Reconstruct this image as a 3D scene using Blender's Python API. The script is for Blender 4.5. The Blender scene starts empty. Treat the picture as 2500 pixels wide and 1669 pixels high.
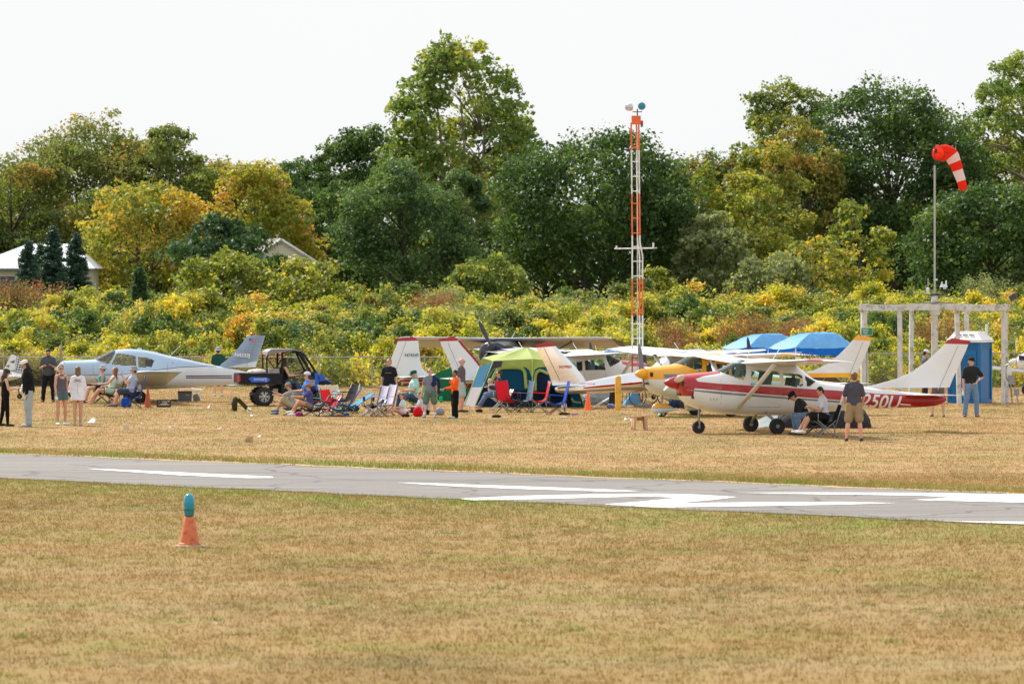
import bpy, math, random
import numpy as np
from mathutils import Vector, Matrix
sc = bpy.context.scene
R = math.radians
random.seed(7)
rng = np.random.default_rng(7)
# ---------------------------------------------------------------- camera, sky, sun, exposure
F = 13000.0; H = 4.0; HX = 1250.0; HY = 690.0      # focal length in photo pixels, eye height, horizon
cam_d = bpy.data.cameras.new('camera'); cam = bpy.data.objects.new('camera', cam_d)
sc.collection.objects.link(cam); sc.camera = cam
cam.location = (0, 0, H); cam.rotation_euler = (R(90), 0, 0)
cam_d.sensor_width = 36.0; cam_d.lens = F/2500*36.0; cam_d.shift_y = -144.5/2500
cam_d.clip_start = 1.0; cam_d.clip_end = 8000
cam_d.dof.use_dof = True; cam_d.dof.focus_distance = 158; cam_d.dof.aperture_fstop = 5.2
w = bpy.data.worlds.new('World'); sc.world = w; w.use_nodes = True
wn = w.node_tree; bg = wn.nodes['Background']
sky = wn.nodes.new('ShaderNodeTexSky'); sky.sky_type = 'NISHITA'; sky.sun_disc = False
sd = Vector((-0.50, 0.70, 0.86)).normalized()
sky.sun_elevation = math.asin(sd.z); sky.sun_rotation = math.atan2(sd.x, sd.y)
sky.air_density = 1.0; sky.dust_density = 2.0; sky.ozone_density = 1.0; sky.altitude = 200
# thin high overcast: milky white towards the horizon, a little of the blue left overhead
tc = wn.nodes.new('ShaderNodeTexCoord'); sp_ = wn.nodes.new('ShaderNodeSeparateXYZ'); wn.links.new(tc.outputs['Generated'], sp_.inputs[0])
mr_ = wn.nodes.new('ShaderNodeMapRange'); wn.links.new(sp_.outputs[2], mr_.inputs[0]); mr_.inputs[1].default_value = 0.0; mr_.inputs[2].default_value = 0.7
mr_.inputs[3].default_value = 0.97; mr_.inputs[4].default_value = 0.70
ns_ = wn.nodes.new('ShaderNodeTexNoise'); ns_.inputs['Scale'].default_value = 6.0; ns_.inputs['Detail'].default_value = 4; wn.links.new(tc.outputs['Generated'], ns_.inputs[0])
cr_ = wn.nodes.new('ShaderNodeValToRGB'); wn.links.new(ns_.outputs[0], cr_.inputs[0])
cr_.color_ramp.elements[0].color = (5.95, 6.05, 6.2, 1); cr_.color_ramp.elements[1].color = (6.35, 6.4, 6.45, 1)
mx_ = wn.nodes.new('ShaderNodeMix'); mx_.data_type = 'RGBA'; wn.links.new(mr_.outputs[0], mx_.inputs[0]); wn.links.new(sky.outputs[0], mx_.inputs[6]); wn.links.new(cr_.outputs[0], mx_.inputs[7])
gn_ = wn.nodes.new('ShaderNodeMapRange'); wn.links.new(sp_.outputs[2], gn_.inputs[0]); gn_.inputs[1].default_value = 0.10; gn_.inputs[2].default_value = 0.6; gn_.inputs[3].default_value = 1.0; gn_.inputs[4].default_value = 1.35
vm_ = wn.nodes.new('ShaderNodeVectorMath'); vm_.operation = 'SCALE'; wn.links.new(mx_.outputs[2], vm_.inputs[0]); wn.links.new(gn_.outputs[0], vm_.inputs['Scale'])
wn.links.new(vm_.outputs[0], bg.inputs[0]); bg.inputs[1].default_value = 0.125
sl = bpy.data.lights.new('sun', 'SUN'); sun = bpy.data.objects.new('sun', sl); sc.collection.objects.link(sun)
sl.energy = 4.9; sl.angle = R(0.6); sl.color = (1.0, 0.94, 0.84)
sun.rotation_euler = sd.to_track_quat('Z', 'Y').to_euler()
sc.view_settings.view_transform = 'Standard'; sc.view_settings.look = 'None'
sc.view_settings.exposure = 0.30; sc.view_settings.gamma = 1.0
try:
    sc.cycles.max_bounces = 6; sc.cycles.transparent_max_bounces = 16; sc.cycles.sample_clamp_indirect = 6
    sc.cycles.diffuse_bounces = 3; sc.cycles.glossy_bounces = 3; sc.cycles.transmission_bounces = 3
except Exception: pass

def G(px, py, z=0.0):                       # point of the ground seen at a photo pixel
    Y = (H-z)*F/(py-HY); return Vector(((px-HX)*Y/F, Y, z))
def P(px, py, Y):                           # point at distance Y seen at a photo pixel
    return Vector(((px-HX)*Y/F, Y, H+(HY-py)*Y/F))
def zone(x0, y0, s): return lambda x, y: (x0+x/s, y0+y/s)
r1 = zone(0, 780, 5.228); r2 = zone(340, 780, 5.228); r3 = zone(560, 780, 5.228); r4 = zone(880, 780, 5.228)
r5 = zone(1120, 780, 5.228); r6 = zone(1420, 780, 5.228); r7 = zone(1760, 780, 5.228); r8 = zone(2080, 780, 4.481)
r9 = zone(2060, 660, 4.611)

# ---------------------------------------------------------------- materials
MATS = {}
def lin(c):
    return tuple(((v/12.92) if v <= 0.04045 else ((v+0.055)/1.055)**2.4) for v in c)
def nd(nt, t, **kw):
    n = nt.nodes.new(t)
    for k, v in kw.items():
        if k.startswith('i_'): n.inputs[int(k[2:])].default_value = v
        else: setattr(n, k, v)
    return n
def newmat(name):
    m = bpy.data.materials.new(name); m.use_nodes = True
    return m, m.node_tree, m.node_tree.nodes['Principled BSDF']
def math_n(nt, op, a, b=None, clamp=False):
    n = nt.nodes.new('ShaderNodeMath'); n.operation = op; n.use_clamp = clamp
    for i, v in enumerate((a, b)):
        if v is None: continue
        if isinstance(v, (int, float)): n.inputs[i].default_value = v
        else: nt.links.new(v, n.inputs[i])
    return n.outputs[0]
def mixc(nt, fac, a, b, mode='MIX'):
    n = nt.nodes.new('ShaderNodeMix'); n.data_type = 'RGBA'; n.blend_type = mode
    for s, v in ((0, fac), (6, a), (7, b)):
        if isinstance(v, (int, float)): n.inputs[s].default_value = v
        elif isinstance(v, tuple): n.inputs[s].default_value = v if len(v) == 4 else (*v, 1)
        else: nt.links.new(v, n.inputs[s])
    return n.outputs[2]
def noise_n(nt, co, scale, detail=3, rough=0.55, dist=0.0):
    n = nt.nodes.new('ShaderNodeTexNoise'); n.inputs['Scale'].default_value = scale
    n.inputs['Detail'].default_value = detail; n.inputs['Roughness'].default_value = rough
    n.inputs['Distortion'].default_value = dist
    if co is not None: nt.links.new(co, n.inputs['Vector'])
    return n.outputs[0]
def ramp(nt, fac, stops):
    n = nt.nodes.new('ShaderNodeValToRGB'); cr = n.color_ramp
    while len(cr.elements) < len(stops): cr.elements.new(0.5)
    for e, (p, c) in zip(cr.elements, stops):
        e.position = p; e.color = c if len(c) == 4 else (*c, 1)
    nt.links.new(fac, n.inputs[0]); return n.outputs[0]
def objco(nt): return nt.nodes.new('ShaderNodeTexCoord').outputs['Object']
def geoco(nt): return nt.nodes.new('ShaderNodeNewGeometry').outputs['Position']
def mat(name, col, rough=0.6, metal=0.0, var=0.12, scale=3.0, bump=0.0, bscale=40.0, coat=0.0, spec=0.5, grime=None):
    """painted or fabric surface: base colour broken up by a soft two-scale mottling"""
    if name in MATS: return MATS[name]
    m, nt, b = newmat(name); co = objco(nt)
    f = noise_n(nt, co, scale, 4, 0.6)
    f2 = ramp(nt, f, [(0.3, (0, 0, 0)), (0.7, (1, 1, 1))])
    c0 = tuple(max(0, v*(1-var)) for v in col); c1 = tuple(min(1, v*(1+var*0.7)) for v in col)
    c = mixc(nt, f2, c0, c1)
    if grime:
        g = ramp(nt, noise_n(nt, co, grime[1], 6, 0.7), [(0.52, (0, 0, 0)), (0.72, (1, 1, 1))])
        c = mixc(nt, g, c, grime[0])
    nt.links.new(c, b.inputs['Base Color'])
    b.inputs['Roughness'].default_value = rough; b.inputs['Metallic'].default_value = metal
    b.inputs['Coat Weight'].default_value = coat; b.inputs['Specular IOR Level'].default_value = spec
    if bump:
        bn = nd(nt, 'ShaderNodeBump'); bn.inputs['Strength'].default_value = bump; bn.inputs['Distance'].default_value = 0.02
        nt.links.new(noise_n(nt, co, bscale, 3), bn.inputs['Height']); nt.links.new(bn.outputs[0], b.inputs['Normal'])
    MATS[name] = m; return m
def cloth(name, col, trans=0.0, var=0.15, rough=0.85, scale=6.0):
    """fabric: wrinkle bump and, where thin, light passing through"""
    if name in MATS: return MATS[name]
    m = mat(name, col, rough, var=var, scale=scale, bump=0.5, bscale=14.0, spec=0.2)
    if trans > 0:
        nt = m.node_tree; b = nt.nodes['Principled BSDF']; out = nt.nodes['Material Output']
        t = nd(nt, 'ShaderNodeBsdfTranslucent'); nt.links.new(b.inputs['Base Color'].links[0].from_socket, t.inputs[0])
        mx = nd(nt, 'ShaderNodeMixShader'); mx.inputs[0].default_value = trans
        nt.links.new(b.outputs[0], mx.inputs[1]); nt.links.new(t.outputs[0], mx.inputs[2]); nt.links.new(mx.outputs[0], out.inputs[0])
    return m
def glass(name, tint, opac=0.25, rough=0.05):
    if name in MATS: return MATS[name]
    m, nt, b = newmat(name); out = nt.nodes['Material Output']
    nt.nodes.remove(b)
    tr = nd(nt, 'ShaderNodeBsdfTransparent'); tr.inputs[0].default_value = (*tint, 1)
    gl = nd(nt, 'ShaderNodeBsdfPrincipled'); gl.inputs['Base Color'].default_value = (*[t*0.35 for t in tint], 1)
    gl.inputs['Roughness'].default_value = rough
    fr = nd(nt, 'ShaderNodeFresnel'); fr.inputs[0].default_value = 1.5
    fac = math_n(nt, 'ADD', fr.outputs[0], opac, True)
    mx = nd(nt, 'ShaderNodeMixShader'); nt.links.new(fac, mx.inputs[0])
    nt.links.new(tr.outputs[0], mx.inputs[1]); nt.links.new(gl.outputs[0], mx.inputs[2]); nt.links.new(mx.outputs[0], out.inputs[0])
    MATS[name] = m; return m
def band_mat(name, base, bands, rough=0.28, zr=(-0.5, 3.0), xr=(-7.0, 4.0), metal=0.0, coat=0.3, yabs=False):
    """paint scheme laid out along the thing itself: each band = (colour, [(x, z_low, z_high), ...]); later bands lie over earlier"""
    m, nt, b = newmat(name); co = objco(nt)
    sep = nd(nt, 'ShaderNodeSeparateXYZ'); nt.links.new(co, sep.inputs[0])
    nx = nd(nt, 'ShaderNodeMapRange'); nt.links.new(sep.outputs[0], nx.inputs[0])
    nx.inputs[1].default_value = xr[0]; nx.inputs[2].default_value = xr[1]
    f = ramp(nt, noise_n(nt, co, 1.3, 5, 0.6), [(0.3, (0, 0, 0)), (0.7, (1, 1, 1))])
    def vary(c): return mixc(nt, f, tuple(v*0.92 for v in c), tuple(min(1, v*1.03) for v in c))
    col = vary(base)
    def curve(pts):
        fc = nd(nt, 'ShaderNodeFloatCurve'); cu = fc.mapping.curves[0]
        pts = sorted(((x-xr[0])/(xr[1]-xr[0]), (z-zr[0])/(zr[1]-zr[0])) for x, z in pts)
        if pts[0][0] > 0: pts = [(0, pts[0][1])] + pts
        if pts[-1][0] < 1: pts = pts + [(1, pts[-1][1])]
        while len(cu.points) < len(pts): cu.points.new(0.5, 0.5)
        for p, (x, y) in zip(cu.points, pts): p.location = (x, min(1, max(0, y))); p.handle_type = 'VECTOR'
        fc.mapping.update(); nt.links.new(nx.outputs[0], fc.inputs[1])
        return math_n(nt, 'MULTIPLY_ADD', fc.outputs[0], zr[1]-zr[0]) , fc
    for c, pts in bands:
        xs = [p[0] for p in pts]
        lo, n1 = curve([(p[0], p[1]) for p in pts]); lo.node.inputs[2].default_value = zr[0]
        hi, n2 = curve([(p[0], p[2]) for p in pts]); hi.node.inputs[2].default_value = zr[0]
        a = math_n(nt, 'GREATER_THAN', sep.outputs[2], lo); d = math_n(nt, 'LESS_THAN', sep.outputs[2], hi)
        e = math_n(nt, 'GREATER_THAN', sep.outputs[0], min(xs)); g = math_n(nt, 'LESS_THAN', sep.outputs[0], max(xs))
        fac = math_n(nt, 'MULTIPLY', math_n(nt, 'MULTIPLY', a, d), math_n(nt, 'MULTIPLY', e, g))
        col = mixc(nt, fac, col, vary(c))
    # faint streaks of oil and dust
    mp = nd(nt, 'ShaderNodeMapping'); nt.links.new(co, mp.inputs[0]); mp.inputs['Scale'].default_value = (1.2, 4, 5)
    g = ramp(nt, noise_n(nt, mp.outputs[0], 1.5, 6, 0.7), [(0.55, (0, 0, 0)), (0.8, (0.35, 0.35, 0.35))])
    col = mixc(nt, g, col, (0.42, 0.38, 0.32))
    nt.links.new(col, b.inputs['Base Color']); b.inputs['Roughness'].default_value = rough
    b.inputs['Metallic'].default_value = metal; b.inputs['Coat Weight'].default_value = coat; b.inputs['Coat Roughness'].default_value = 0.1
    return m

# ---------------------------------------------------------------- mesh building
class MB:
    def __init__(s): s.v = []; s.f = []; s.m = []; s.n = 0
    def add(s, vs, fs, mi=0):
        o = len(s.v); s.v += [tuple(v) for v in vs]; s.f += [tuple(i+o for i in f) for f in fs]; s.m += [mi]*len(fs); return s
    def box(s, c, d, rot=None, mi=0, taper=1.0):
        c = Vector(c); M = rot if rot is not None else Matrix.Identity(3); vs = []
        for k in (-1, 1):
            t = taper if k > 0 else 1.0
            for i, j in ((-1, -1), (1, -1), (1, 1), (-1, 1)): vs.append(c + M @ Vector((i*d[0]/2*t, j*d[1]/2*t, k*d[2]/2)))
        return s.add(vs, [(3, 2, 1, 0), (4, 5, 6, 7), (0, 1, 5, 4), (1, 2, 6, 5), (2, 3, 7, 6), (3, 0, 4, 7)], mi)
    def loft(s, rings, mi=0, caps=True, closed=True):
        n = len(rings[0]); vs = [p for r in rings for p in r]; fs = []
        for i in range(len(rings)-1):
            for j in range(n if closed else n-1):
                a = i*n+j; b = i*n+(j+1) % n; fs.append((a, b, b+n, a+n))
        if caps and closed: fs.append(tuple(range(n-1, -1, -1))); fs.append(tuple(range((len(rings)-1)*n, len(rings)*n)))
        return s.add(vs, fs, mi)
    def tube(s, pts, rad, n=8, mi=0, flat=1.0, side=None, caps=True):
        pts = [Vector(p) for p in pts]; k = len(pts)
        if not hasattr(rad, '__len__'): rad = [rad]*k
        t = (pts[1]-pts[0]).normalized()
        u = Vector(side) if side is not None else (Vector((0, 0, 1)) if abs(t.z) < 0.9 else Vector((1, 0, 0)))
        rings = []
        for i in range(k):
            t = (pts[min(i+1, k-1)]-pts[max(i-1, 0)]).normalized()
            u = u - t*u.dot(t)
            if u.length < 1e-6: u = t.orthogonal()
            u.normalize(); w_ = t.cross(u)
            r = rad[i]; ra, rb = (r if hasattr(r, '__len__') else (r, r*flat))
            rings.append([pts[i] + u*(ra*math.cos(2*math.pi*j/n)) + w_*(rb*math.sin(2*math.pi*j/n)) for j in range(n)])
        return s.loft(rings, mi, caps)
    def capsule(s, pts, rad, n=10, flat=1.0, side=None, mi=0):
        """tube with rounded ends"""
        pts = [Vector(p) for p in pts]; rad = list(rad) if hasattr(rad, '__len__') else [rad]*len(pts)
        def r0(x): return x[0] if hasattr(x, '__len__') else x
        def sc_(x, k): return (x[0]*k, x[1]*k) if hasattr(x, '__len__') else x*k
        a = (pts[0]-pts[1]).normalized(); b = (pts[-1]-pts[-2]).normalized()
        P0 = [pts[0]+a*r0(rad[0])*0.95, pts[0]+a*r0(rad[0])*0.6] ; P1 = [pts[-1]+b*r0(rad[-1])*0.6, pts[-1]+b*r0(rad[-1])*0.95]
        return s.tube(P0+pts+P1, [sc_(rad[0], .25), sc_(rad[0], .78)]+rad+[sc_(rad[-1], .78), sc_(rad[-1], .25)], n, mi, flat, side)
    def ball(s, c, r, rot=None, nu=14, nv=9, mi=0):
        c = Vector(c); r = r if hasattr(r, '__len__') else (r, r, r); M = rot if rot is not None else Matrix.Identity(3)
        rings = []
        for i in range(nv):
            ph = -math.pi/2 + math.pi*(i+0.12)/(nv-1+0.24)
            rings.append([c + M @ Vector((r[0]*math.cos(ph)*math.cos(2*math.pi*j/nu), r[1]*math.cos(ph)*math.sin(2*math.pi*j/nu), r[2]*math.sin(ph))) for j in range(nu)])
        return s.loft(rings, mi)
    def lathe(s, c, prof, axis=(0, 0, 1), n=20, mi=0, caps=True):
        c = Vector(c); a = Vector(axis).normalized(); q = a.to_track_quat('Z', 'Y').to_matrix()
        return s.loft([[c + q @ Vector((r*math.cos(2*math.pi*j/n), r*math.sin(2*math.pi*j/n), h)) for j in range(n)] for r, h in prof], mi, caps)
    def prism(s, pts, off, mi=0):
        """polygon pushed along the vector off (centred)"""
        off = Vector(off); pts = [Vector(p) for p in pts]; n = len(pts)
        vs = [p-off/2 for p in pts]+[p+off/2 for p in pts]
        fs = [tuple(range(n-1, -1, -1)), tuple(range(n, 2*n))]+[(i, (i+1) % n, (i+1) % n+n, i+n) for i in range(n)]
        return s.add(vs, fs, mi)
    def wing(s, secs, nrm, mi=0, n=10):
        """aerofoil loft: sections (leading edge, trailing edge, thickness)"""
        nrm = Vector(nrm).normalized(); rings = []
        def yt(x): return 2.9*(0.2969*math.sqrt(x)-0.126*x-0.3516*x*x+0.2843*x**3-0.1036*x**4)*1.72
        xs = [(1-math.cos(math.pi*i/n))/2 for i in range(n+1)]
        for le, te, th in secs:
            le = Vector(le); te = Vector(te); c = te-le
            up = [le+c*x+nrm*(th*yt(x)*0.6) for x in reversed(xs)]; lo = [le+c*x-nrm*(th*yt(x)*0.4) for x in xs[1:-1]]
            rings.append(up+lo)
        return s.loft(rings, mi)
    def build(s, name, mats, parent=None, smooth=35, loc=None, **props):
        me = bpy.data.meshes.new(name); me.from_pydata(s.v, [], s.f)
        mats = mats if isinstance(mats, (list, tuple)) else [mats]
        for m in mats: me.materials.append(m)
        if len(mats) > 1: me.polygons.foreach_set('material_index', s.m)
        me.update()
        if smooth is not None:
            me.polygons.foreach_set('use_smooth', [True]*len(me.polygons))
            if smooth < 180: me.set_sharp_from_angle(angle=R(smooth))
        o = bpy.data.objects.new(name, me); sc.collection.objects.link(o)
        if parent: o.parent = parent
        if loc is not None: o.location = loc
        for k, v in props.items(): o[k] = v
        return o
def recalc(o):
    import bmesh
    bm = bmesh.new(); bm.from_mesh(o.data); bmesh.ops.recalc_face_normals(bm, faces=bm.faces); bm.to_mesh(o.data); bm.free(); return o
def remesh(o, vox, smooth_it=2, disp=0.0, dscale=0.2):
    m = o.modifiers.new('remesh', 'REMESH'); m.mode = 'VOXEL'; m.voxel_size = vox; m.use_smooth_shade = True
    if smooth_it:
        s_ = o.modifiers.new('smooth', 'SMOOTH'); s_.factor = 0.6; s_.iterations = smooth_it
    if disp:
        t = bpy.data.textures.get('folds') or bpy.data.textures.new('folds', 'CLOUDS')
        t.noise_scale = dscale
        d = o.modifiers.new('folds', 'DISPLACE'); d.texture = t; d.strength = disp; d.texture_coords = 'LOCAL'
    return o
def thing(name, label, cat, loc=(0, 0, 0), rotz=0.0, group=None):
    o = bpy.data.objects.new(name, None); sc.collection.objects.link(o); o.empty_display_size = 0.2
    o.location = loc; o.rotation_euler = (0, 0, rotz); o['label'] = label; o['category'] = cat
    if group: o['group'] = group
    return o
def tag(o, label, cat, group=None):
    o['label'] = label; o['category'] = cat
    if group: o['group'] = group
    return o
def dup(root, loc=None, rotz=None, scale=None, label=None):
    r = root.copy(); sc.collection.objects.link(r)
    if loc is not None: r.location = loc
    if rotz is not None: r.rotation_euler = (0, 0, rotz)
    if scale is not None: r.scale = scale if hasattr(scale, '__len__') else (scale,)*3
    if label: r['label'] = label
    for ch in root.children:
        c = ch.copy(); sc.collection.objects.link(c); c.parent = r
        for g in ch.children:
            d = g.copy(); sc.collection.objects.link(d); d.parent = c
    return r
def text(body, size, m, parent, M, name='lettering', extrude=0.002, shear=0.0, bold=0.0, align='CENTER'):
    cu = bpy.data.curves.new(name, 'FONT'); cu.body = body; cu.size = size; cu.extrude = extrude; cu.shear = shear; cu.offset = bold
    cu.align_x = align; cu.align_y = 'CENTER'; cu.resolution_u = 3
    t = bpy.data.objects.new(name+'_c', cu); sc.collection.objects.link(t)
    bpy.context.view_layer.update()
    me = bpy.data.meshes.new_from_object(t.evaluated_get(bpy.context.evaluated_depsgraph_get()))
    bpy.data.objects.remove(t); bpy.data.curves.remove(cu)
    me.materials.clear(); me.materials.append(m)
    o = bpy.data.objects.new(name, me); sc.collection.objects.link(o)
    if parent: o.parent = parent
    me.transform(M)
    return o
def frame(c, right, up):
    """matrix whose x = right, y = up, for lettering"""
    x = Vector(right).normalized(); y = Vector(up); y = (y-x*y.dot(x)).normalized(); z = x.cross(y)
    M = Matrix((x, y, z)).transposed().to_4x4(); M.translation = Vector(c); return M
# ---------------------------------------------------------------- ground, runway, grass
A0 = G(0, 1168); A1 = G(2500, 1282); RD = (A1-A0).normalized(); RN = Vector((-RD.y, RD.x, 0)); RW = 9.35
def terrain(X, Y):
    t = np.clip((Y-206)/125.0, 0, 1); t = t*t*(3-2*t)
    return 1.7*t + np.where(Y > 212, 0.12*np.sin(X*0.35+Y*0.11)+0.1*np.sin(X*0.13-Y*0.23), 0)*t
def tz(X, Y): return float(terrain(np.array([X]), np.array([Y]))[0])
def grass_colour(nt):
    co = geoco(nt); sep = nd(nt, 'ShaderNodeSeparateXYZ'); nt.links.new(co, sep.inputs[0])
    dv = nd(nt, 'ShaderNodeVectorMath', operation='DOT_PRODUCT'); nt.links.new(co, dv.inputs[0]); dv.inputs[1].default_value = RN
    d = math_n(nt, 'SUBTRACT', dv.outputs['Value'], A0.dot(RN))
    mp = nd(nt, 'ShaderNodeMapping'); nt.links.new(co, mp.inputs[0]); mp.inputs['Scale'].default_value = (0.5, 0.28, 1)
    big = noise_n(nt, mp.outputs[0], 0.55, 4, 0.6); med = noise_n(nt, co, 1.6, 4, 0.65); fine = noise_n(nt, co, 14, 3, 0.7)
    bigf = noise_n(nt, mp.outputs[0], 0.55, 2, 0.5)
    near = ramp(nt, big, [(0.30, lin((.46, .41, .26))), (0.44, lin((.54, .465, .31))), (0.55, lin((.60, .52, .37))), (0.68, lin((.51, .47, .29))), (0.8, lin((.43, .46, .25)))])
    far = ramp(nt, bigf, [(0.28, lin((.53, .48, .33))), (0.42, lin((.60, .51, .36))), (0.55, lin((.66, .55, .405))), (0.7, lin((.59, .53, .37)))])
    sd_ = math_n(nt, 'MULTIPLY', math_n(nt, 'SUBTRACT', d, 4.0), 1.0, True)
    c = mixc(nt, sd_, near, far)
    # mowing lines on the far field, along the view's width
    w1 = noise_n(nt, None, 1.0, 2); n = w1.node
    m2 = nd(nt, 'ShaderNodeMapping'); nt.links.new(co, m2.inputs[0]); m2.inputs['Scale'].default_value = (0.02, 0.45, 0); m2.inputs['Rotation'].default_value = (0, 0, 0.06)
    nt.links.new(m2.outputs[0], n.inputs[0])
    st = ramp(nt, w1, [(0.40, (0, 0, 0)), (0.60, (1, 1, 1))])
    c = mixc(nt, math_n(nt, 'MULTIPLY', st, 0.45), c, lin((.58, .45, .26)))
    # green: strips along the runway edges, patches elsewhere
    e1 = math_n(nt, 'SUBTRACT', 1.0, math_n(nt, 'DIVIDE', math_n(nt, 'ABSOLUTE', math_n(nt, 'SUBTRACT', d, RW+0.6)), 3.4), True)
    e1 = math_n(nt, 'MULTIPLY', e1, math_n(nt, 'GREATER_THAN', d, RW-0.2))
    e2 = math_n(nt, 'SUBTRACT', 1.0, math_n(nt, 'DIVIDE', math_n(nt, 'ABSOLUTE', math_n(nt, 'ADD', d, 1.0)), 6.5), True)
    e2 = math_n(nt, 'MULTIPLY', e2, math_n(nt, 'LESS_THAN', d, 0.4))
    gm = math_n(nt, 'ADD', math_n(nt, 'MULTIPLY', e1, 1.15), math_n(nt, 'MULTIPLY', e2, 0.75))
    mpp = nd(nt, 'ShaderNodeMapping'); nt.links.new(co, mpp.inputs[0]); mpp.inputs['Scale'].default_value = (0.5, 0.2, 1)
    pat = ramp(nt, noise_n(nt, mpp.outputs[0], 1.6, 4, 0.6), [(0.40, (0, 0, 0)), (0.66, (1, 1, 1))])
    bigp = ramp(nt, noise_n(nt, co, 0.16, 3, 0.6), [(0.46, (0, 0, 0)), (0.62, (1, 1, 1))])
    g = math_n(nt, 'ADD', math_n(nt, 'MULTIPLY', gm, math_n(nt, 'ADD', math_n(nt, 'MULTIPLY', pat, 0.6), 0.35)), math_n(nt, 'MULTIPLY', math_n(nt, 'MULTIPLY', pat, bigp), 0.5), True)
    c = mixc(nt, g, c, lin((.48, .51, .25)))
    # field runs green-grey under the thicket
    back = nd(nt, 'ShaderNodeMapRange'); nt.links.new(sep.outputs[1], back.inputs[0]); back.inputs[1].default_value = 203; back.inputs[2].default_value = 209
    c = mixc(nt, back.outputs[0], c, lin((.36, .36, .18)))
    # dry thatch: speckle
    sp = ramp(nt, fine, [(0.36, (0.80, 0.79, 0.75)), (0.5, (1, 1, 1)), (0.68, (1.16, 1.14, 1.1))])
    return mixc(nt, 1.0, c, sp, 'MULTIPLY'), co
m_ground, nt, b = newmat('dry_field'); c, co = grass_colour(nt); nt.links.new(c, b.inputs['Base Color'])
b.inputs['Roughness'].default_value = 0.95; b.inputs['Specular IOR Level'].default_value = 0.1
bn = nd(nt, 'ShaderNodeBump'); bn.inputs['Strength'].default_value = 0.8; bn.inputs['Distance'].default_value = 0.05
nt.links.new(noise_n(nt, co, 9, 5, 0.75), bn.inputs['Height']); nt.links.new(bn.outputs[0], b.inputs['Normal'])
xs = np.unique(np.concatenate([np.linspace(-3000, -120, 10), np.linspace(-120, 120, 97), np.linspace(120, 3000, 10)]))
ys = np.unique(np.concatenate([np.linspace(-300, 40, 6), np.linspace(40, 520, 145), np.linspace(520, 5000, 14)]))
XX, YY = np.meshgrid(xs, ys); ZZ = terrain(XX, YY)
vs = np.stack([XX, YY, ZZ], -1).reshape(-1, 3); nx = len(xs)
mb = MB(); mb.v = vs.tolist(); mb.f = [(j*nx+i, j*nx+i+1, (j+1)*nx+i+1, (j+1)*nx+i) for j in range(len(ys)-1) for i in range(nx-1)]; mb.m = [0]*len(mb.f)
mb.build('ground', m_ground, smooth=180, kind='structure')

# runway
m_asph, nt, b = newmat('asphalt'); co = geoco(nt)
mp = nd(nt, 'ShaderNodeMapping'); nt.links.new(co, mp.inputs[0]); mp.inputs['Rotation'].default_value = (0, 0, -math.atan2(RD.y, RD.x)); mp.inputs['Scale'].default_value = (0.15, 1.2, 1)
mr = nd(nt, 'ShaderNodeMapping'); nt.links.new(co, mr.inputs[0]); mr.inputs['Rotation'].default_value = (0, 0, -math.atan2(RD.y, RD.x))
streak = noise_n(nt, mr.outputs[0], 1.0, 5, 0.65); mr.inputs['Scale'].default_value = (0.06, 1.6, 1)
c = ramp(nt, streak, [(0.3, lin((.425, .41, .40))), (0.5, lin((.485, .47, .455))), (0.7, lin((.535, .52, .50)))])
c = mixc(nt, 1.0, c, ramp(nt, noise_n(nt, co, 30, 3, 0.8), [(0.3, (.78, .78, .78)), (0.7, (1.15, 1.15, 1.15))]), 'MULTIPLY')
vo = nd(nt, 'ShaderNodeTexVoronoi'); vo.feature = 'DISTANCE_TO_EDGE'; vo.inputs['Scale'].default_value = 0.28
wj = nd(nt, 'ShaderNodeVectorMath', operation='ADD'); nt.links.new(co, wj.inputs[0])
nj = nt.nodes.new('ShaderNodeTexNoise'); nj.inputs['Scale'].default_value = 0.9; nt.links.new(co, nj.inputs[0]); nt.links.new(nj.outputs[1], wj.inputs[1])
nt.links.new(wj.outputs[0], vo.inputs['Vector'])
ck = math_n(nt, 'LESS_THAN', vo.outputs['Distance'], 0.014)
c = mixc(nt, math_n(nt, 'MULTIPLY', ck, 0.75), c, lin((.33, .31, .31)))
nt.links.new(c, b.inputs['Base Color']); b.inputs['Roughness'].default_value = 0.9; b.inputs['Specular IOR Level'].default_value = 0.25
bn = nd(nt, 'ShaderNodeBump'); bn.inputs['Strength'].default_value = 0.3; bn.inputs['Distance'].default_value = 0.01
nt.links.new(noise_n(nt, co, 60, 3, 0.7), bn.inputs['Height']); nt.links.new(bn.outputs[0], b.inputs['Normal'])
mb = MB(); L0, L1, step = -260, 160, 0.35; far = []; near = []; k = L0
ed = random.Random(3)
def wob(t, s): return 0.10*math.sin(t*0.9+s)+0.07*math.sin(t*2.7+s*2)+0.06*ed.uniform(-1, 1)
while k <= L1:
    near.append(A0+RD*k+RN*wob(k, 0)); far.append(A0+RD*k+RN*(RW+wob(k, 4))); k += step
vs = []
for a, c_ in zip(near, far): vs += [(a.x, a.y, 0.012), (c_.x, c_.y, 0.012)]
mb.add(vs, [(2*i, 2*i+2, 2*i+3, 2*i+1) for i in range(len(near)-1)])
mb.build('runway', m_asph, smooth=None, kind='structure')
# bare sandy lip along the far edge
mb = MB(); vs = []
for i, c_ in enumerate(far):
    wdt = 0.16+0.10*abs(math.sin(i*0.21))+0.08*ed.random()
    a = c_-RN*0.05; d_ = c_+RN*wdt; vs += [(a.x, a.y, 0.018), (d_.x, d_.y, 0.018)]
mb.add(vs, [(2*i, 2*i+2, 2*i+3, 2*i+1) for i in range(len(far)-1)])
mb.build('path_edge', mat('sandy_lip', lin((.74, .60, .44)), 0.95, var=0.25, scale=6), smooth=None, kind='structure')
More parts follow.
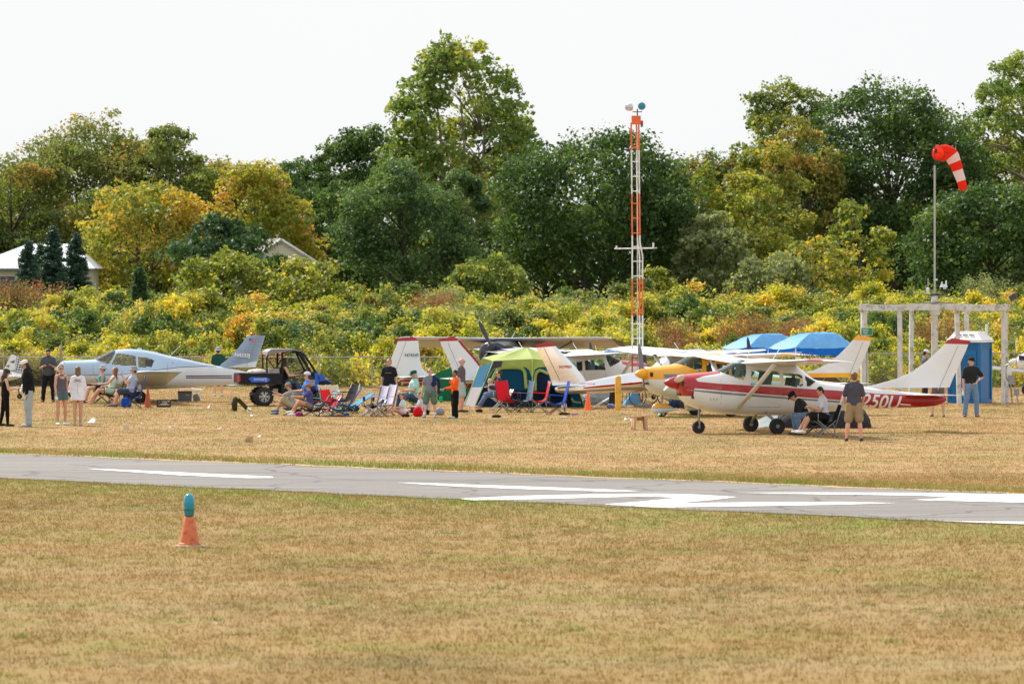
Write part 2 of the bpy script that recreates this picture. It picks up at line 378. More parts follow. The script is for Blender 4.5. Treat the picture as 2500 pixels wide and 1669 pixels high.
# painted markings
m_paint = mat('runway_paint', (0.78, 0.78, 0.76), 0.7, var=0.08, scale=2, grime=((0.50, 0.49, 0.48), 5.0))
marks = {
 'runway_dash': [[(212, 1146), (245, 1145.6), (665, 1165), (668, 1168), (600, 1168.5), (440, 1161.5)], [(968, 1179.5), (1010, 1180), (1250, 1188), (1480, 1196.5), (1563, 1200.5), (1500, 1202), (1250, 1194.5), (1100, 1188)]],
 'runway_numeral': [[(1120, 1219), (1250, 1212.6), (1450, 1208), (1605, 1206.7), (1700, 1209), (1799, 1215), (1740, 1222), (1648, 1230), (1850, 1228), (2050, 1227), (2190, 1229.8), (2050, 1233.5), (1850, 1237), (1607, 1240.6), (1475, 1233), (1560, 1226.5), (1656, 1217), (1600, 1213.8), (1500, 1215), (1250, 1221.5), (1150, 1223)]],
 'runway_number': [[(1806, 1204.5), (2000, 1204), (2250, 1204.8), (2520, 1209), (2700, 1214), (2520, 1216), (2470, 1217.5), (2600, 1220), (2600, 1232), (2480, 1228), (2350, 1225), (2225, 1221.8), (2330, 1216.5), (2250, 1211.5), (2000, 1208)]],
 'runway_edge_mark': [[(2280, 1272.5), (2400, 1275), (2520, 1275.5), (2800, 1277), (2800, 1293), (2500, 1281.5), (2380, 1277)]]}
for nm, polys in marks.items():
    mb = MB()
    for pl in polys:
        pts = [G(*p) for p in pl]; mb.add([(p.x, p.y, 0.020) for p in pts], [tuple(range(len(pts)))])
    o = mb.build(nm, m_paint, smooth=None, kind='structure')
    import bmesh
    bm = bmesh.new(); bm.from_mesh(o.data); bmesh.ops.triangulate(bm, faces=bm.faces, ngon_method='EAR_CLIP'); bmesh.ops.recalc_face_normals(bm, faces=bm.faces)
    bm.to_mesh(o.data); bm.free()

# grass blades: one sheet of tufts over the parts of the field the camera can see
def blades(name, n_t, y0, y1, hgt, wid, per, dens_fn, m, seed, spread=0.05, **props):
    g = np.random.default_rng(seed)
    Y = np.sqrt(g.uniform(y0**2, y1**2, n_t)); X = g.uniform(-0.5, 0.5, n_t)*Y*0.215
    d = (X-A0.x)*RN.x+(Y-A0.y)*RN.y
    keep = ((d < 0.05) | (d > RW+0.02)) & (g.random(n_t) < dens_fn(X, Y, d)); X, Y, d = X[keep], Y[keep], d[keep]
    n = len(X)*per; X = np.repeat(X, per)+g.normal(0, spread, n); Y = np.repeat(Y, per)+g.normal(0, spread, n); d = np.repeat(d, per)
    hh = hgt(d, n, g); a = g.uniform(0, 2*np.pi, n); ww = wid*g.uniform(0.6, 1.4, n)
    z0 = terrain(X, Y)
    lean = g.normal(0, 0.45, (n, 2))*hh[:, None]
    dx, dy = np.cos(a)*ww/2, np.sin(a)*ww/2
    v = np.empty((n, 3, 3))
    v[:, 0] = np.stack([X-dx, Y-dy, z0], -1); v[:, 1] = np.stack([X+dx, Y+dy, z0], -1); v[:, 2] = np.stack([X+lean[:, 0], Y+lean[:, 1], z0+hh], -1)
    me = bpy.data.meshes.new(name); me.vertices.add(n*3); me.loops.add(n*3); me.polygons.add(n)
    me.vertices.foreach_set('co', v.reshape(-1)); me.loops.foreach_set('vertex_index', np.arange(n*3, dtype=np.int32))
    me.polygons.foreach_set('loop_start', np.arange(0, n*3, 3, dtype=np.int32)); me.polygons.foreach_set('loop_total', np.full(n, 3, dtype=np.int32))
    at = me.attributes.new('tint', 'FLOAT', 'FACE'); at.data.foreach_set('value', g.random(n).astype(np.float32))
    me.materials.append(m); me.update(); o = bpy.data.objects.new(name, me); sc.collection.objects.link(o); o['kind'] = 'stuff'
    for k_, v_ in props.items(): o[k_] = v_
    return o
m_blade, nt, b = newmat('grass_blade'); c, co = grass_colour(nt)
at = nd(nt, 'ShaderNodeAttribute', attribute_name='tint')
c = mixc(nt, 1.0, c, ramp(nt, at.outputs['Fac'], [(0.0, (.86, .84, .72)), (0.35, (1.05, 1.03, .95)), (0.75, (1.22, 1.17, 1.06)), (1.0, (1.45, 1.38, 1.28))]), 'MULTIPLY')
nt.links.new(c, b.inputs['Base Color']); b.inputs['Roughness'].default_value = 0.8; b.inputs['Specular IOR Level'].default_value = 0.15
tr = nd(nt, 'ShaderNodeBsdfTranslucent'); nt.links.new(c, tr.inputs[0]); mx = nd(nt, 'ShaderNodeMixShader'); mx.inputs[0].default_value = 0.4
nt.links.new(b.outputs[0], mx.inputs[1]); nt.links.new(tr.outputs[0], mx.inputs[2]); nt.links.new(mx.outputs[0], nt.nodes['Material Output'].inputs[0])
def dn(X, Y, d): return np.full(len(X), 1.0)
def hn(d, n, g): return g.uniform(0.02, 0.055, n)+0.035*np.clip(1-np.abs(d+0.4)/0.9, 0, 1)*g.random(n)
blades('grass_foreground', 62000, 50, 112, hn, 0.012, 4, dn, m_blade, 11, label='short dry tan grass in front of the runway')
def hf(d, n, g): return g.uniform(0.015, 0.04, n)+np.where((d > RW) & (d < RW+2.2), 0.10*g.random(n), 0)
def dfar(X, Y, d): return np.where((d > RW) & (d < RW+2.6), 1.0, 0.7)
blades('grass_field', 120000, 96, 206, hf, 0.02, 4, dfar, m_blade, 12, spread=0.08, label='mown tan grass of the parking field')

# broad leaved weeds and taller tufts in the foreground turf
g = np.random.default_rng(31)
def tufts(name, n, y0, y1, k, r, hh, ww, m, seed, label):
    g = np.random.default_rng(seed); Y0_ = np.sqrt(g.uniform(y0**2, y1**2, n)); X0_ = g.uniform(-.5, .5, n)*Y0_*.205
    d = (X0_-A0.x)*RN.x+(Y0_-A0.y)*RN.y; kp = (d < -.2) | (d > RW+.3); X0_, Y0_ = X0_[kp], Y0_[kp]; n = len(X0_); sz = g.uniform(.5, 1.5, n)
    X = np.repeat(X0_, k)+g.normal(0, r, n*k)*np.repeat(sz, k); Y = np.repeat(Y0_, k)+g.normal(0, r, n*k)*np.repeat(sz, k); a = g.uniform(0, 6.28, n*k); h_ = hh*g.uniform(.4, 1.3, n*k)*np.repeat(sz, k); w2 = ww*g.uniform(.6, 1.3, n*k)
    ln = g.normal(0, .7, (n*k, 2))*h_[:, None]; dx, dy = np.cos(a)*w2/2, np.sin(a)*w2/2; N = n*k; v = np.empty((N, 3, 3)); z = np.zeros(N)
    v[:, 0] = np.stack([X-dx, Y-dy, z], -1); v[:, 1] = np.stack([X+dx, Y+dy, z], -1); v[:, 2] = np.stack([X+ln[:, 0], Y+ln[:, 1], h_], -1)
    me = bpy.data.meshes.new(name); me.vertices.add(N*3); me.loops.add(N*3); me.polygons.add(N); me.vertices.foreach_set('co', v.reshape(-1)); me.loops.foreach_set('vertex_index', np.arange(N*3, dtype=np.int32))
    me.polygons.foreach_set('loop_start', np.arange(0, N*3, 3, dtype=np.int32)); me.polygons.foreach_set('loop_total', np.full(N, 3, dtype=np.int32)); me.materials.append(m); me.update()
    o = bpy.data.objects.new(name, me); sc.collection.objects.link(o); o['kind'] = 'stuff'; o['label'] = label
tufts('weed_tufts', 130, 52, 112, 22, .08, .05, .016, cloth('weed_green', lin((.40, .48, .22)), .4, .2), 41, 'low green weeds dotted through the dry foreground grass')
tufts('straw_tufts', 300, 52, 112, 22, .12, .06, .010, cloth('straw_tall', lin((.74, .64, .46)), .4, .15), 42, 'taller bleached straw tufts in the foreground grass')
tufts('rust_tufts', 260, 52, 112, 22, .12, .05, .014, cloth('rust_grass', lin((.56, .42, .26)), .4, .15), 43, 'rusty brown dead tufts in the foreground grass')
# ---------------------------------------------------------------- trees and thicket
def leaf_mat(name, stops, trans=0.46, rough=0.55):
    m, nt, b = newmat(name)
    at = nd(nt, 'ShaderNodeAttribute', attribute_name='tint')
    c = ramp(nt, at.outputs['Fac'], stops)
    nt.links.new(c, b.inputs['Base Color']); b.inputs['Roughness'].default_value = rough; b.inputs['Specular IOR Level'].default_value = 0.35
    t = nd(nt, 'ShaderNodeBsdfTranslucent'); c2 = mixc(nt, 1.0, c, (1.2, 1.15, 0.6), 'MULTIPLY'); nt.links.new(c2, t.inputs[0])
    mx = nd(nt, 'ShaderNodeMixShader'); mx.inputs[0].default_value = trans
    nt.links.new(b.outputs[0], mx.inputs[1]); nt.links.new(t.outputs[0], mx.inputs[2]); nt.links.new(mx.outputs[0], nt.nodes['Material Output'].inputs[0])
    return m
def S(*cs): return [(p, lin(c)) for p, c in cs]
LM = {
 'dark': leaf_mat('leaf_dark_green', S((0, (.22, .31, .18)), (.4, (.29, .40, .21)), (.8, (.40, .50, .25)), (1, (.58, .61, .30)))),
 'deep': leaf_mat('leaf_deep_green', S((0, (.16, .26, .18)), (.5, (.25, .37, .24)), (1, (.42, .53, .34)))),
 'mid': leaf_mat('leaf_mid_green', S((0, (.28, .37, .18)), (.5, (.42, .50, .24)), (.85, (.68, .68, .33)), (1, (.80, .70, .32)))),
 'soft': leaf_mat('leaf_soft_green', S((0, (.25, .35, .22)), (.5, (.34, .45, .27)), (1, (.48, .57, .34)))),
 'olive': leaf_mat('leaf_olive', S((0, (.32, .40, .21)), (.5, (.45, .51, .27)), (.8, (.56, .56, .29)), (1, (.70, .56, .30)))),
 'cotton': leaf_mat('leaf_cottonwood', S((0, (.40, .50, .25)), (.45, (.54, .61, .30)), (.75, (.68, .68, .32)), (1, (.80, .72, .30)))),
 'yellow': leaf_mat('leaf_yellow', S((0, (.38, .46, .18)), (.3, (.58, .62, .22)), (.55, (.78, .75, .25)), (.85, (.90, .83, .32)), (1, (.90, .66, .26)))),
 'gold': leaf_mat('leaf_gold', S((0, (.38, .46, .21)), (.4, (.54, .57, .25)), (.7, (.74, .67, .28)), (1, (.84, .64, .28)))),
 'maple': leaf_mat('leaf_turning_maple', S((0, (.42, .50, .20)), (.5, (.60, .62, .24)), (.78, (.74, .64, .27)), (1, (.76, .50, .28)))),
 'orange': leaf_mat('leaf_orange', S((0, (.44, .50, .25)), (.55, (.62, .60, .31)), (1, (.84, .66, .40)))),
 'lime': leaf_mat('leaf_lime', S((0, (.34, .42, .18)), (.45, (.54, .58, .25)), (.8, (.80, .78, .34)), (1, (.84, .68, .32)))),
 'sage': leaf_mat('leaf_sage', S((0, (.38, .43, .28)), (.5, (.52, .56, .38)), (1, (.70, .72, .55)))),
 'red': leaf_mat('leaf_russet', S((0, (.40, .35, .22)), (.4, (.52, .44, .29)), (.8, (.62, .42, .32)), (1, (.70, .38, .32)))),
 'spruce': leaf_mat('leaf_spruce', S((0, (.18, .26, .21)), (.6, (.26, .37, .30)), (1, (.38, .49, .40))), trans=0.1),
 'thick': leaf_mat('leaf_thicket_mix', S((0, (.30, .40, .18)), (.35, (.46, .54, .24)), (.6, (.68, .68, .28)), (.85, (.82, .77, .32)), (1, (.78, .58, .30)))),
 'straw': leaf_mat('stem_straw', S((0, (.42, .42, .26)), (.5, (.58, .55, .36)), (1, (.74, .70, .48)))),
}
m_bark = mat('bark', lin((.36, .32, .28)), 0.95, var=0.35, scale=4, bump=0.6)
m_bark_p = mat('bark_pale', lin((.52, .48, .42)), 0.95, var=0.3, scale=4, bump=0.5)
def leaves(name, C_, N_, T_, size, m, parent, g, asp=0.75, kind=None):
    """one leaf-cluster face per point: C centre, N preferred normal, T tint"""
    n = len(C_); rnd = g.normal(size=(n, 3)); nn = N_*0.8+rnd*0.75; nn /= np.linalg.norm(nn, axis=1)[:, None]
    a = np.cross(nn, g.normal(size=(n, 3))); a /= np.linalg.norm(a, axis=1)[:, None]; b = np.cross(nn, a)
    s = size*(0.45+1.1*g.random(n)**1.5)[:, None]*1.08
    v = np.empty((n, 4, 3)); bend = nn*s*0.22
    v[:, 0] = C_-a*s*0.55; v[:, 1] = C_-b*s*0.5*asp+bend; v[:, 2] = C_+a*s*0.55; v[:, 3] = C_+b*s*0.5*asp+bend*0.4
    me = bpy.data.meshes.new(name); me.vertices.add(n*4); me.loops.add(n*4); me.polygons.add(n)
    me.vertices.foreach_set('co', v.reshape(-1)); me.loops.foreach_set('vertex_index', np.arange(n*4, dtype=np.int32))
    me.polygons.foreach_set('loop_start', np.arange(0, n*4, 4, dtype=np.int32)); me.polygons.foreach_set('loop_total', np.full(n, 4, dtype=np.int32))
    at = me.attributes.new('tint', 'FLOAT', 'FACE'); at.data.foreach_set('value', np.clip(T_, 0, 1).astype(np.float32))
    me.materials.append(m); me.update(); o = bpy.data.objects.new(name, me); sc.collection.objects.link(o)
    if parent: o.parent = parent
    if kind: o['kind'] = kind
    return o
def shell_points(g, cen, rad, n, inner=0.35, up=0.0):
    """points spread over the outer part of an ellipsoid, fewer on its underside"""
    d = g.normal(size=(n, 3)); d /= np.linalg.norm(d, axis=1)[:, None]
    d[:, 2] = np.where((d[:, 2] < -0.3) & (g.random(n) < 0.6), -d[:, 2], d[:, 2])
    r = inner+(1-inner)*g.random(n)**0.45; r *= 1+0.10*np.sin(d[:, 0]*9+cen[0]*3)*np.sin(d[:, 2]*8+cen[1]*5)
    return np.asarray(cen)+d*r[:, None]*np.asarray(rad), d
def crown_clumps(kind, W, Ht, base, g, k):
    """clump centres and radii filling a crown W wide between heights base and Ht"""
    out = []
    ch = Ht-base
    for i in range(k):
        for _ in range(40):
            u = g.uniform(0.0, 1.0); ang = g.uniform(0, 2*np.pi)
            if kind == 'round': prof = math.sqrt(max(0.02, 1-(2*u-0.85)**2/1.35))
            elif kind == 'dome': prof = math.sqrt(max(0.03, 1-u**3.0))*(0.8+0.2*min(1, u*3))
            elif kind == 'tall': prof = (0.62+0.45*math.sin(min(1, u*1.25)*math.pi*0.8))*math.sqrt(max(0.03, 1-u**4.5))
            elif kind == 'cone': prof = (1-u)**0.85
            elif kind == 'fan': prof = (0.35+0.75*u)*math.sqrt(max(0.05, 1-max(0, (u-0.6)/0.42)**2))
            else: prof = 1
            if g.random() < prof+0.15: break
        rr = prof*g.uniform(0.35, 1.0)**0.4
        cr = W*g.uniform(0.10, 0.19)*(1.0 if kind != 'tall' else 0.8)
        x = math.cos(ang)*max(0, rr*W/2-cr*0.25); y = math.sin(ang)*max(0, rr*W/2-cr*0.5)
        z = base+cr*0.6+u*max(0.1, ch-cr*1.5)
        out.append((np.array([x, y, z]), np.array([cr, cr, cr*g.uniform(0.6, 0.95)])))
    return out
def tree(label, cx, wpx, top, Yd, leaf='dark', kind='round', dens=1.0, bare=0.18, k=46, size=0.25, seed=1, group=None, cat='tree', name='deciduous_tree', warm=0.0, trunk=1.0, clear=0.35, bark=None, stems=1, zb=None, spread=1.0):
    g = np.random.default_rng(seed*17+5)
    X = (cx-HX)*Yd/F; z0 = tz(X, Yd) if zb is None else zb; s = Yd/F; W = wpx*s*1.2; Ht = H+(HY-top)*s-z0
    root = thing(name, label, cat, (X, Yd, z0), 0, group)
    base = Ht*bare; cl = crown_clumps(kind, W, Ht, base, g, k)
    mb = MB(); m_b = bark or m_bark
    for st in range(stems):
        ox = 0 if stems == 1 else W*0.10*(st-(stems-1)/2)
        tr = 0.030*Ht*trunk/(stems**0.5); top_z = Ht*(0.80 if kind != 'dome' else 0.55)
        pts = [Vector((ox*(0.4+u*1.6)+math.sin(u*5+seed+st)*0.02*Ht*u, math.cos(u*4+seed)*0.015*Ht, u*top_z)) for u in (0, .04, .15, .3, .5, .75, 1)]
        mb.tube(pts, [tr*1.5, tr*1.1, tr, tr*.85, tr*.62, tr*.35, tr*.08], 9)
    for i, (c, r) in enumerate(cl):
        if i % 2 and k > 30: continue
        u = min(0.8, max(0.12, (c[2]-0.35*(abs(c[0])+abs(c[1])))/max(top_z, 1))); b0 = pts[0].lerp(pts[-1], u); b0.z = u*top_z
        mid = b0.lerp(Vector(c), 0.5)+Vector((0, 0, 0.10*(Vector(c)-b0).length)); q = tr*(0.42-0.3*u)
        mb.tube([b0, mid, Vector(c)], [q, q*.6, q*.15], 5)
    mb.build('trunk', m_b, root, 180)
    Cs, Ns, Ts = [], [], []
    surf = sum(r[0]**2 for c, r in cl); tot = dens*W*(Ht-base)*spread*135*(0.30/size)**1.7
    for c, r in cl:
        n = int(tot*r[0]**2/surf); n0 = int(n*.38); p, d = shell_points(g, c, r*1.05, n0, clear); pp, dd = [p], [d]
        for q_ in range(7):
            dq = g.normal(size=3); dq /= np.linalg.norm(dq); dq[2] = abs(dq[2])*0.8 if g.random() < .7 else dq[2]
            rq = r*g.uniform(.28, .50); a1, a2 = shell_points(g, c+dq*r*g.uniform(.75, 1.12), rq*np.array([1, 1, g.uniform(.7, 1.5)]), (n-n0)//7, .1); pp.append(a1); dd.append(a2)
        p = np.concatenate(pp)+g.normal(0, size*.35, (sum(len(x) for x in pp), 3)); d = np.concatenate(dd); n = len(p)
        tone = g.normal(0, 0.16)
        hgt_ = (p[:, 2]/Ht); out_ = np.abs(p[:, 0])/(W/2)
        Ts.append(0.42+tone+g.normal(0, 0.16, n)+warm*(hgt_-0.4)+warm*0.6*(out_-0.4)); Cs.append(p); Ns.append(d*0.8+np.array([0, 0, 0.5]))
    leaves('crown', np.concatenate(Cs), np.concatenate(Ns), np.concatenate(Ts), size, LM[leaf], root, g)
    return root
def spruce(label, cx, wpx, top, Yd, seed, name='spruce_tree', leaf='spruce', group=None):
    g = np.random.default_rng(seed); X = (cx-HX)*Yd/F; z0 = tz(X, Yd); s = Yd/F; W = wpx*s*1.35; Ht = H+(HY-top)*s-z0
    root = thing(name, label, 'tree', (X, Yd, z0), 0, group)
    MB().tube([(0, 0, 0), (0, 0, Ht*.6), (0, 0, Ht*.97)], [.16, .09, .02], 8).build('trunk', m_bark, root, 180)
    Cs, Ns, Ts = [], [], []
    nb = 150
    for i in range(nb):
        u = 1-(i/nb)**0.8*0.96; L = W/2*(1-u)**0.8*g.uniform(0.75, 1.15)+0.12; a = g.uniform(0, 2*np.pi)
        n = int(50+L*170); t = g.random(n)**0.7
        p = np.stack([np.cos(a)*t*L, np.sin(a)*t*L, u*Ht-0.28*t*L+0.25*(t*L)*t**2], -1)+g.normal(0, 0.10, (n, 3))*np.array([1, 1, .6])
        Cs.append(p); Ns.append(np.tile([0, 0, 1.0], (n, 1))); Ts.append(0.3+0.4*t+g.normal(0, .15, n))
    leaves('crown', np.concatenate(Cs), np.concatenate(Ns), np.concatenate(Ts), 0.16, LM[leaf], root, g, asp=0.4)
    return root
# back row and large trees, left to right
tree('olive oak with bronzed top at the left edge of the woods', 30, 300, 335, 430, 'olive', 'dome', warm=.25, seed=1, bare=.05)
tree('broad olive oak with rusty crown, tallest of the left woods', 225, 430, 280, 440, 'olive', 'dome', warm=.3, seed=2, k=84, bare=.05)
tree('olive oak with open crown right of the tallest left oak', 420, 250, 294, 436, 'olive', 'dome', warm=.2, seed=3, k=60, bare=.12)
tree('dusty green oak filling the gap behind the golden locust', 300, 260, 420, 425, 'olive', 'round', warm=.1, seed=4)
tree('pale green tree behind the turning maple', 520, 200, 385, 450, 'soft', 'dome', seed=5)
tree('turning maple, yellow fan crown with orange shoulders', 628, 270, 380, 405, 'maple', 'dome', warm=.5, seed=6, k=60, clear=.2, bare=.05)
tree('mid green tree showing between the maple and the dark woods', 765, 220, 350, 440, 'soft', 'dome', seed=7, k=50, bare=.02)
tree('green tree low behind the maple at the skyline', 690, 150, 400, 446, 'mid', 'dome', seed=40)
tree('dark green oak rising left of the cottonwood', 900, 260, 288, 430, 'dark', 'dome', seed=8, k=66, bare=.1)
tree('dark green oak in shade below the skyline left of the elm', 800, 240, 420, 415, 'dark', 'dome', seed=9, bare=.02)
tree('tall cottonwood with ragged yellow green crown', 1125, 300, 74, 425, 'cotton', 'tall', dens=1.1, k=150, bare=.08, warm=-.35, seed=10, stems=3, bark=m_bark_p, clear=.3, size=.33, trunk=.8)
tree('slim leaning cottonwood limb tree right of the tall cottonwood', 1250, 110, 240, 428, 'cotton', 'tall', dens=.55, k=26, bare=.3, warm=-.6, seed=11, bark=m_bark_p, trunk=.6)
tree('olive tree thinning below the tall cottonwood', 1175, 200, 480, 418, 'olive', 'round', dens=.7, seed=12, bare=.05)
tree('soft dark elm with feathery crown in front of the cottonwood', 985, 270, 372, 372, 'soft', 'round', k=64, seed=13, size=.2, bare=.12, dens=1.1)
tree('smaller feathery elm beside the soft dark elm', 1120, 150, 388, 378, 'soft', 'tall', k=40, seed=14, size=.2, bare=.1)
tree('massive dark green maple behind the beacon tower', 1455, 440, 294, 385, 'dark', 'dome', k=96, seed=15, bare=.10, dens=1.15, stems=2)
tree('dark green maple flank low on the right of the massive maple', 1600, 150, 440, 392, 'dark', 'round', k=44, seed=16, bare=.05)
tree('small far dark tree at the skyline right of the massive maple', 1660, 130, 352, 470, 'deep', 'round', k=24, seed=17)
tree('rust tinted oak at the skyline behind the thin birches', 1745, 240, 366, 440, 'olive', 'dome', warm=.3, seed=18, bare=.02)
tree('pale olive gold tree between the dark maple and the birch', 1715, 150, 395, 396, 'maple', 'dome', warm=.15, seed=71, bare=.02, dens=.9)
tree('yellow green birch clump left of the apricot oak', 1835, 170, 405, 394, 'lime', 'dome', seed=72, bare=.02, dens=.8)
tree('light olive tree closing the skyline behind the pear tree', 500, 150, 395, 432, 'cotton', 'dome', seed=73, bare=.05, dens=.9)
tree('grey green willow low in front of the right woods', 1745, 180, 500, 380, 'sage', 'dome', k=40, seed=19, bare=.04)
tree('thin yellow birch with bare pale stem', 1870, 190, 330, 402, 'gold', 'tall', dens=.6, k=40, seed=20, bark=m_bark_p, stems=2, trunk=.5, warm=-.2)
tree('bright green oak on the skyline left of the great oak', 1930, 270, 182, 440, 'mid', 'dome', k=64, seed=21, bare=.1)
tree('apricot topped oak in front of the bright green oak', 1955, 190, 266, 415, 'orange', 'dome', warm=.2, k=50, seed=22, bare=.1)
tree('great dark green oak, largest of the right woods', 2175, 430, 168, 420, 'dark', 'dome', k=100, seed=23, dens=1.15, bare=.06)
tree('small yellow leaved poplar in front of the great oak', 2095, 150, 480, 372, 'lime', 'tall', dens=.5, k=30, seed=24, bare=.1, trunk=.6)
tree('olive scrub tree left of the yellow poplar', 1980, 220, 560, 366, 'gold', 'round', dens=.65, k=40, seed=25, bare=.02)
tree('rusty far oak between the great oak and the right edge', 2410, 190, 288, 450, 'orange', 'dome', k=36, seed=26, bare=.02)
tree('tall yellow green cottonwood at the right edge', 2515, 280, 98, 425, 'cotton', 'tall', k=100, seed=27, dens=1.0, warm=-.3, bark=m_bark_p)
tree('dark green maple behind the windsock pole', 2420, 330, 432, 350, 'dark', 'round', k=70, seed=28, bare=.04, dens=1.1)
tree('golden locust in front of the left oaks', 355, 280, 424, 375, 'gold', 'round', k=64, warm=.25, seed=29, bare=.12, dens=.85, stems=2)
tree('round glossy dark pear tree beside the house gable', 545, 220, 517, 352, 'deep', 'round', k=44, seed=30, bare=.15)
tree('dark green tree in front of the house gable corner', 655, 80, 585, 346, 'deep', 'round', k=18, seed=31, bare=.1)
tree('bright green sumac clump below the pear tree', 545, 190, 602, 318, 'lime', 'round', k=44, seed=32, bare=.02, size=.22)
tree('bright green sumac clump in front of the house gable', 735, 220, 622, 318, 'lime', 'round', k=44, seed=33, bare=.02, size=.22)
tree('low green tree under the feathery elm', 1190, 160, 610, 345, 'mid', 'round', k=30, seed=34, bare=.02, size=.24)
tree('bush willow right of the beacon tower', 1600, 90, 648, 330, 'lime', 'round', k=18, seed=35, bare=.02, size=.22)
tree('grey green scrub willow at the foot of the right woods', 1880, 160, 600, 355, 'sage', 'round', k=30, seed=36, bare=.02)
LMK2 = ['the left edge', 'the spruces', 'the elm', 'the elm trunk', 'the maple trunk', 'the beacon lamp side', 'the willow', 'the pale birch', 'the canopies', 'the windsock mast', 'the right edge', 'the yellow poplar', 'the portable toilet', 'the pear tree', 'the gable', 'the juniper']
for i, (cx, tp, wd, lf) in enumerate([(-60, 380, 240, 'olive'), (120, 470, 220, 'olive'), (860, 520, 200, 'dark'), (1060, 560, 200, 'olive'), (1330, 480, 200, 'dark'), (1560, 420, 180, 'dark'), (1700, 470, 180, 'olive'),
                              (1820, 430, 180, 'olive'), (2020, 380, 200, 'olive'), (2290, 420, 180, 'dark'), (2560, 400, 220, 'olive'), (2060, 560, 180, 'dark'), (2320, 560, 180, 'dark'), (440, 560, 200, 'olive'), (700, 560, 200, 'gold'), (210, 560, 200, 'olive')]):
    tree('shaded %s understory tree in the woods above %s' % ({'olive': 'olive', 'dark': 'dark green', 'gold': 'golden'}[lf], LMK2[i]), cx, wd*1.25, tp, 452+(i % 3)*6, lf, 'dome', k=40, seed=60+i, bare=.0, dens=1.1, size=.34, group='understory trees')
sp = [('tall narrow blue spruce left of the white roof', 68, 64, 590, 335, 51), ('tallest blue spruce of the row in front of the white roof', 130, 84, 556, 338, 52),
      ('blue spruce right of the tallest one at the roof end', 186, 74, 572, 340, 53), ('small blue spruce between the two taller ones', 100, 44, 598, 342, 54)]
for l, cx, wd, tp, Yd, sd_ in sp: spruce(l, cx, wd, tp, Yd, sd_)
spruce('small dark juniper column in the left thicket', 341, 34, 657, 300, 55, 'juniper_tree', 'deep')

# thicket shrubs: prototypes, then copies row by row
def shrub(kind, leaf, seed, Wm, Hm, n, size, cat='shrub', loose=1.0, warm=0.0):
    g = np.random.default_rng(seed); root = thing('shrub', '', cat)
    k = int(17+g.integers(0, 9)); mb = MB(); Cs, Ns, Ts = [], [], []
    for i in range(k):
        a = g.uniform(0, 2*np.pi); r = Wm/2*math.sqrt(g.random())*0.95; h = Hm*g.uniform(0.22, 0.92)*(1-0.25*(r/(Wm/2))**2)
        c = np.array([math.cos(a)*r, math.sin(a)*r, h]); cr = Wm*g.uniform(0.07, 0.17)
        mb.tube([(c[0]*.15, c[1]*.15, 0), (c[0]*.6, c[1]*.6, h*.55), tuple(c)], [.03, .02, .006], 4)
        m_ = n//k; p, d = shell_points(g, c, np.array([cr, cr, cr*g.uniform(.8, 1.2)]), m_, 0.15)
        if kind == 'tall': # upright stalks
            p = c+np.stack([g.normal(0, cr*.45, m_), g.normal(0, cr*.45, m_), g.uniform(-h*.8, Hm-h*0.7, m_)*.7], -1)
        p = p+g.normal(0, size*loose, p.shape); p[:, 2] = np.abs(p[:, 2])
        Cs.append(p); Ns.append(d*.6+np.array([0, 0, .5])); Ts.append(.45+g.normal(0, .27)+g.normal(0, .16, m_)+warm*(p[:, 2]/Hm-.5))
    # skirt to the ground
    m_ = n//5; a = g.uniform(0, 2*np.pi, m_); r = Wm/2*.8*np.sqrt(g.random(m_))
    Cs.append(np.stack([np.cos(a)*r, np.sin(a)*r, g.uniform(0.02, Hm*.45, m_)], -1)); Ns.append(np.tile([0, -.3, .8], (m_, 1))); Ts.append(.35+g.normal(0, .18, m_))
    mb.build('stems', m_bark, root, 180)
    leaves('foliage', np.concatenate(Cs), np.concatenate(Ns), np.concatenate(Ts), size, LM[leaf], root, g, asp=0.7 if kind != 'tall' else 0.35)
    return root
kinds = {'yellow': ('yellow leaved grape and bramble shrub in the thicket', 'yellow', 'mound'), 'lime': ('yellow green shrub in the thicket', 'lime', 'mound'),
 'mid': ('mid green leafy shrub in the thicket', 'mid', 'mound'), 'dark': ('dark green bushy shrub in the thicket', 'dark', 'mound'), 'deep': ('very dark glossy shrub in the thicket', 'deep', 'mound'),
 'sage': ('grey green goldenrod and willow shrub in the thicket', 'sage', 'tall'), 'red': ('russet red turning shrub in the thicket', 'red', 'tall'),
 'olive': ('olive brown shrub in the thicket', 'olive', 'mound'), 'gold': ('gold and orange turning shrub in the thicket', 'gold', 'mound'), 'straw': ('straw coloured tall weeds before the thicket', 'straw', 'tall')}
protos = {}
for i, (kk, (lab, lf, kd)) in enumerate(kinds.items()):
    protos[kk] = []
    for j in range(3 if kk != 'straw' else 1):
        p = shrub(kd, lf, 200+i*7+j, 2.6, 2.2, 5200 if kd == 'mound' else 5200, 0.12 if kd == 'mound' else 0.10, warm=.2 if kk in ('gold', 'mid') else 0)
        p['label'] = lab; p['group'] = lab.replace(' shrub in the thicket', ' shrubs of the thicket').replace('weeds before', 'weeds along'); protos[kk].append([p, False])
LMK = ['the left edge', 'the bearded man', 'the blue plane nose', 'the blue plane cabin', 'the blue plane tail cone', 'the man in green', 'the blue plane fin', 'the utility vehicle', 'the red folding chairs', 'the blond man', 'the upright fin', 'the maroon edged fin', 'the navy propeller', 'the tent peak', 'the polished fin', 'the beacon tower', 'the yellow nose cone', 'the red nose cone', 'the red wing tip', 'the left canopy', 'the right canopy', 'the yellow fin cap', 'the leftmost timber post', 'the windsock mast', 'the portable toilet', 'the right edge']
ROWS = ['front', 'second', 'third', 'fourth', 'fifth', 'sixth', 'seventh', 'eighth', 'ninth', 'rearmost']
used_lab = {}
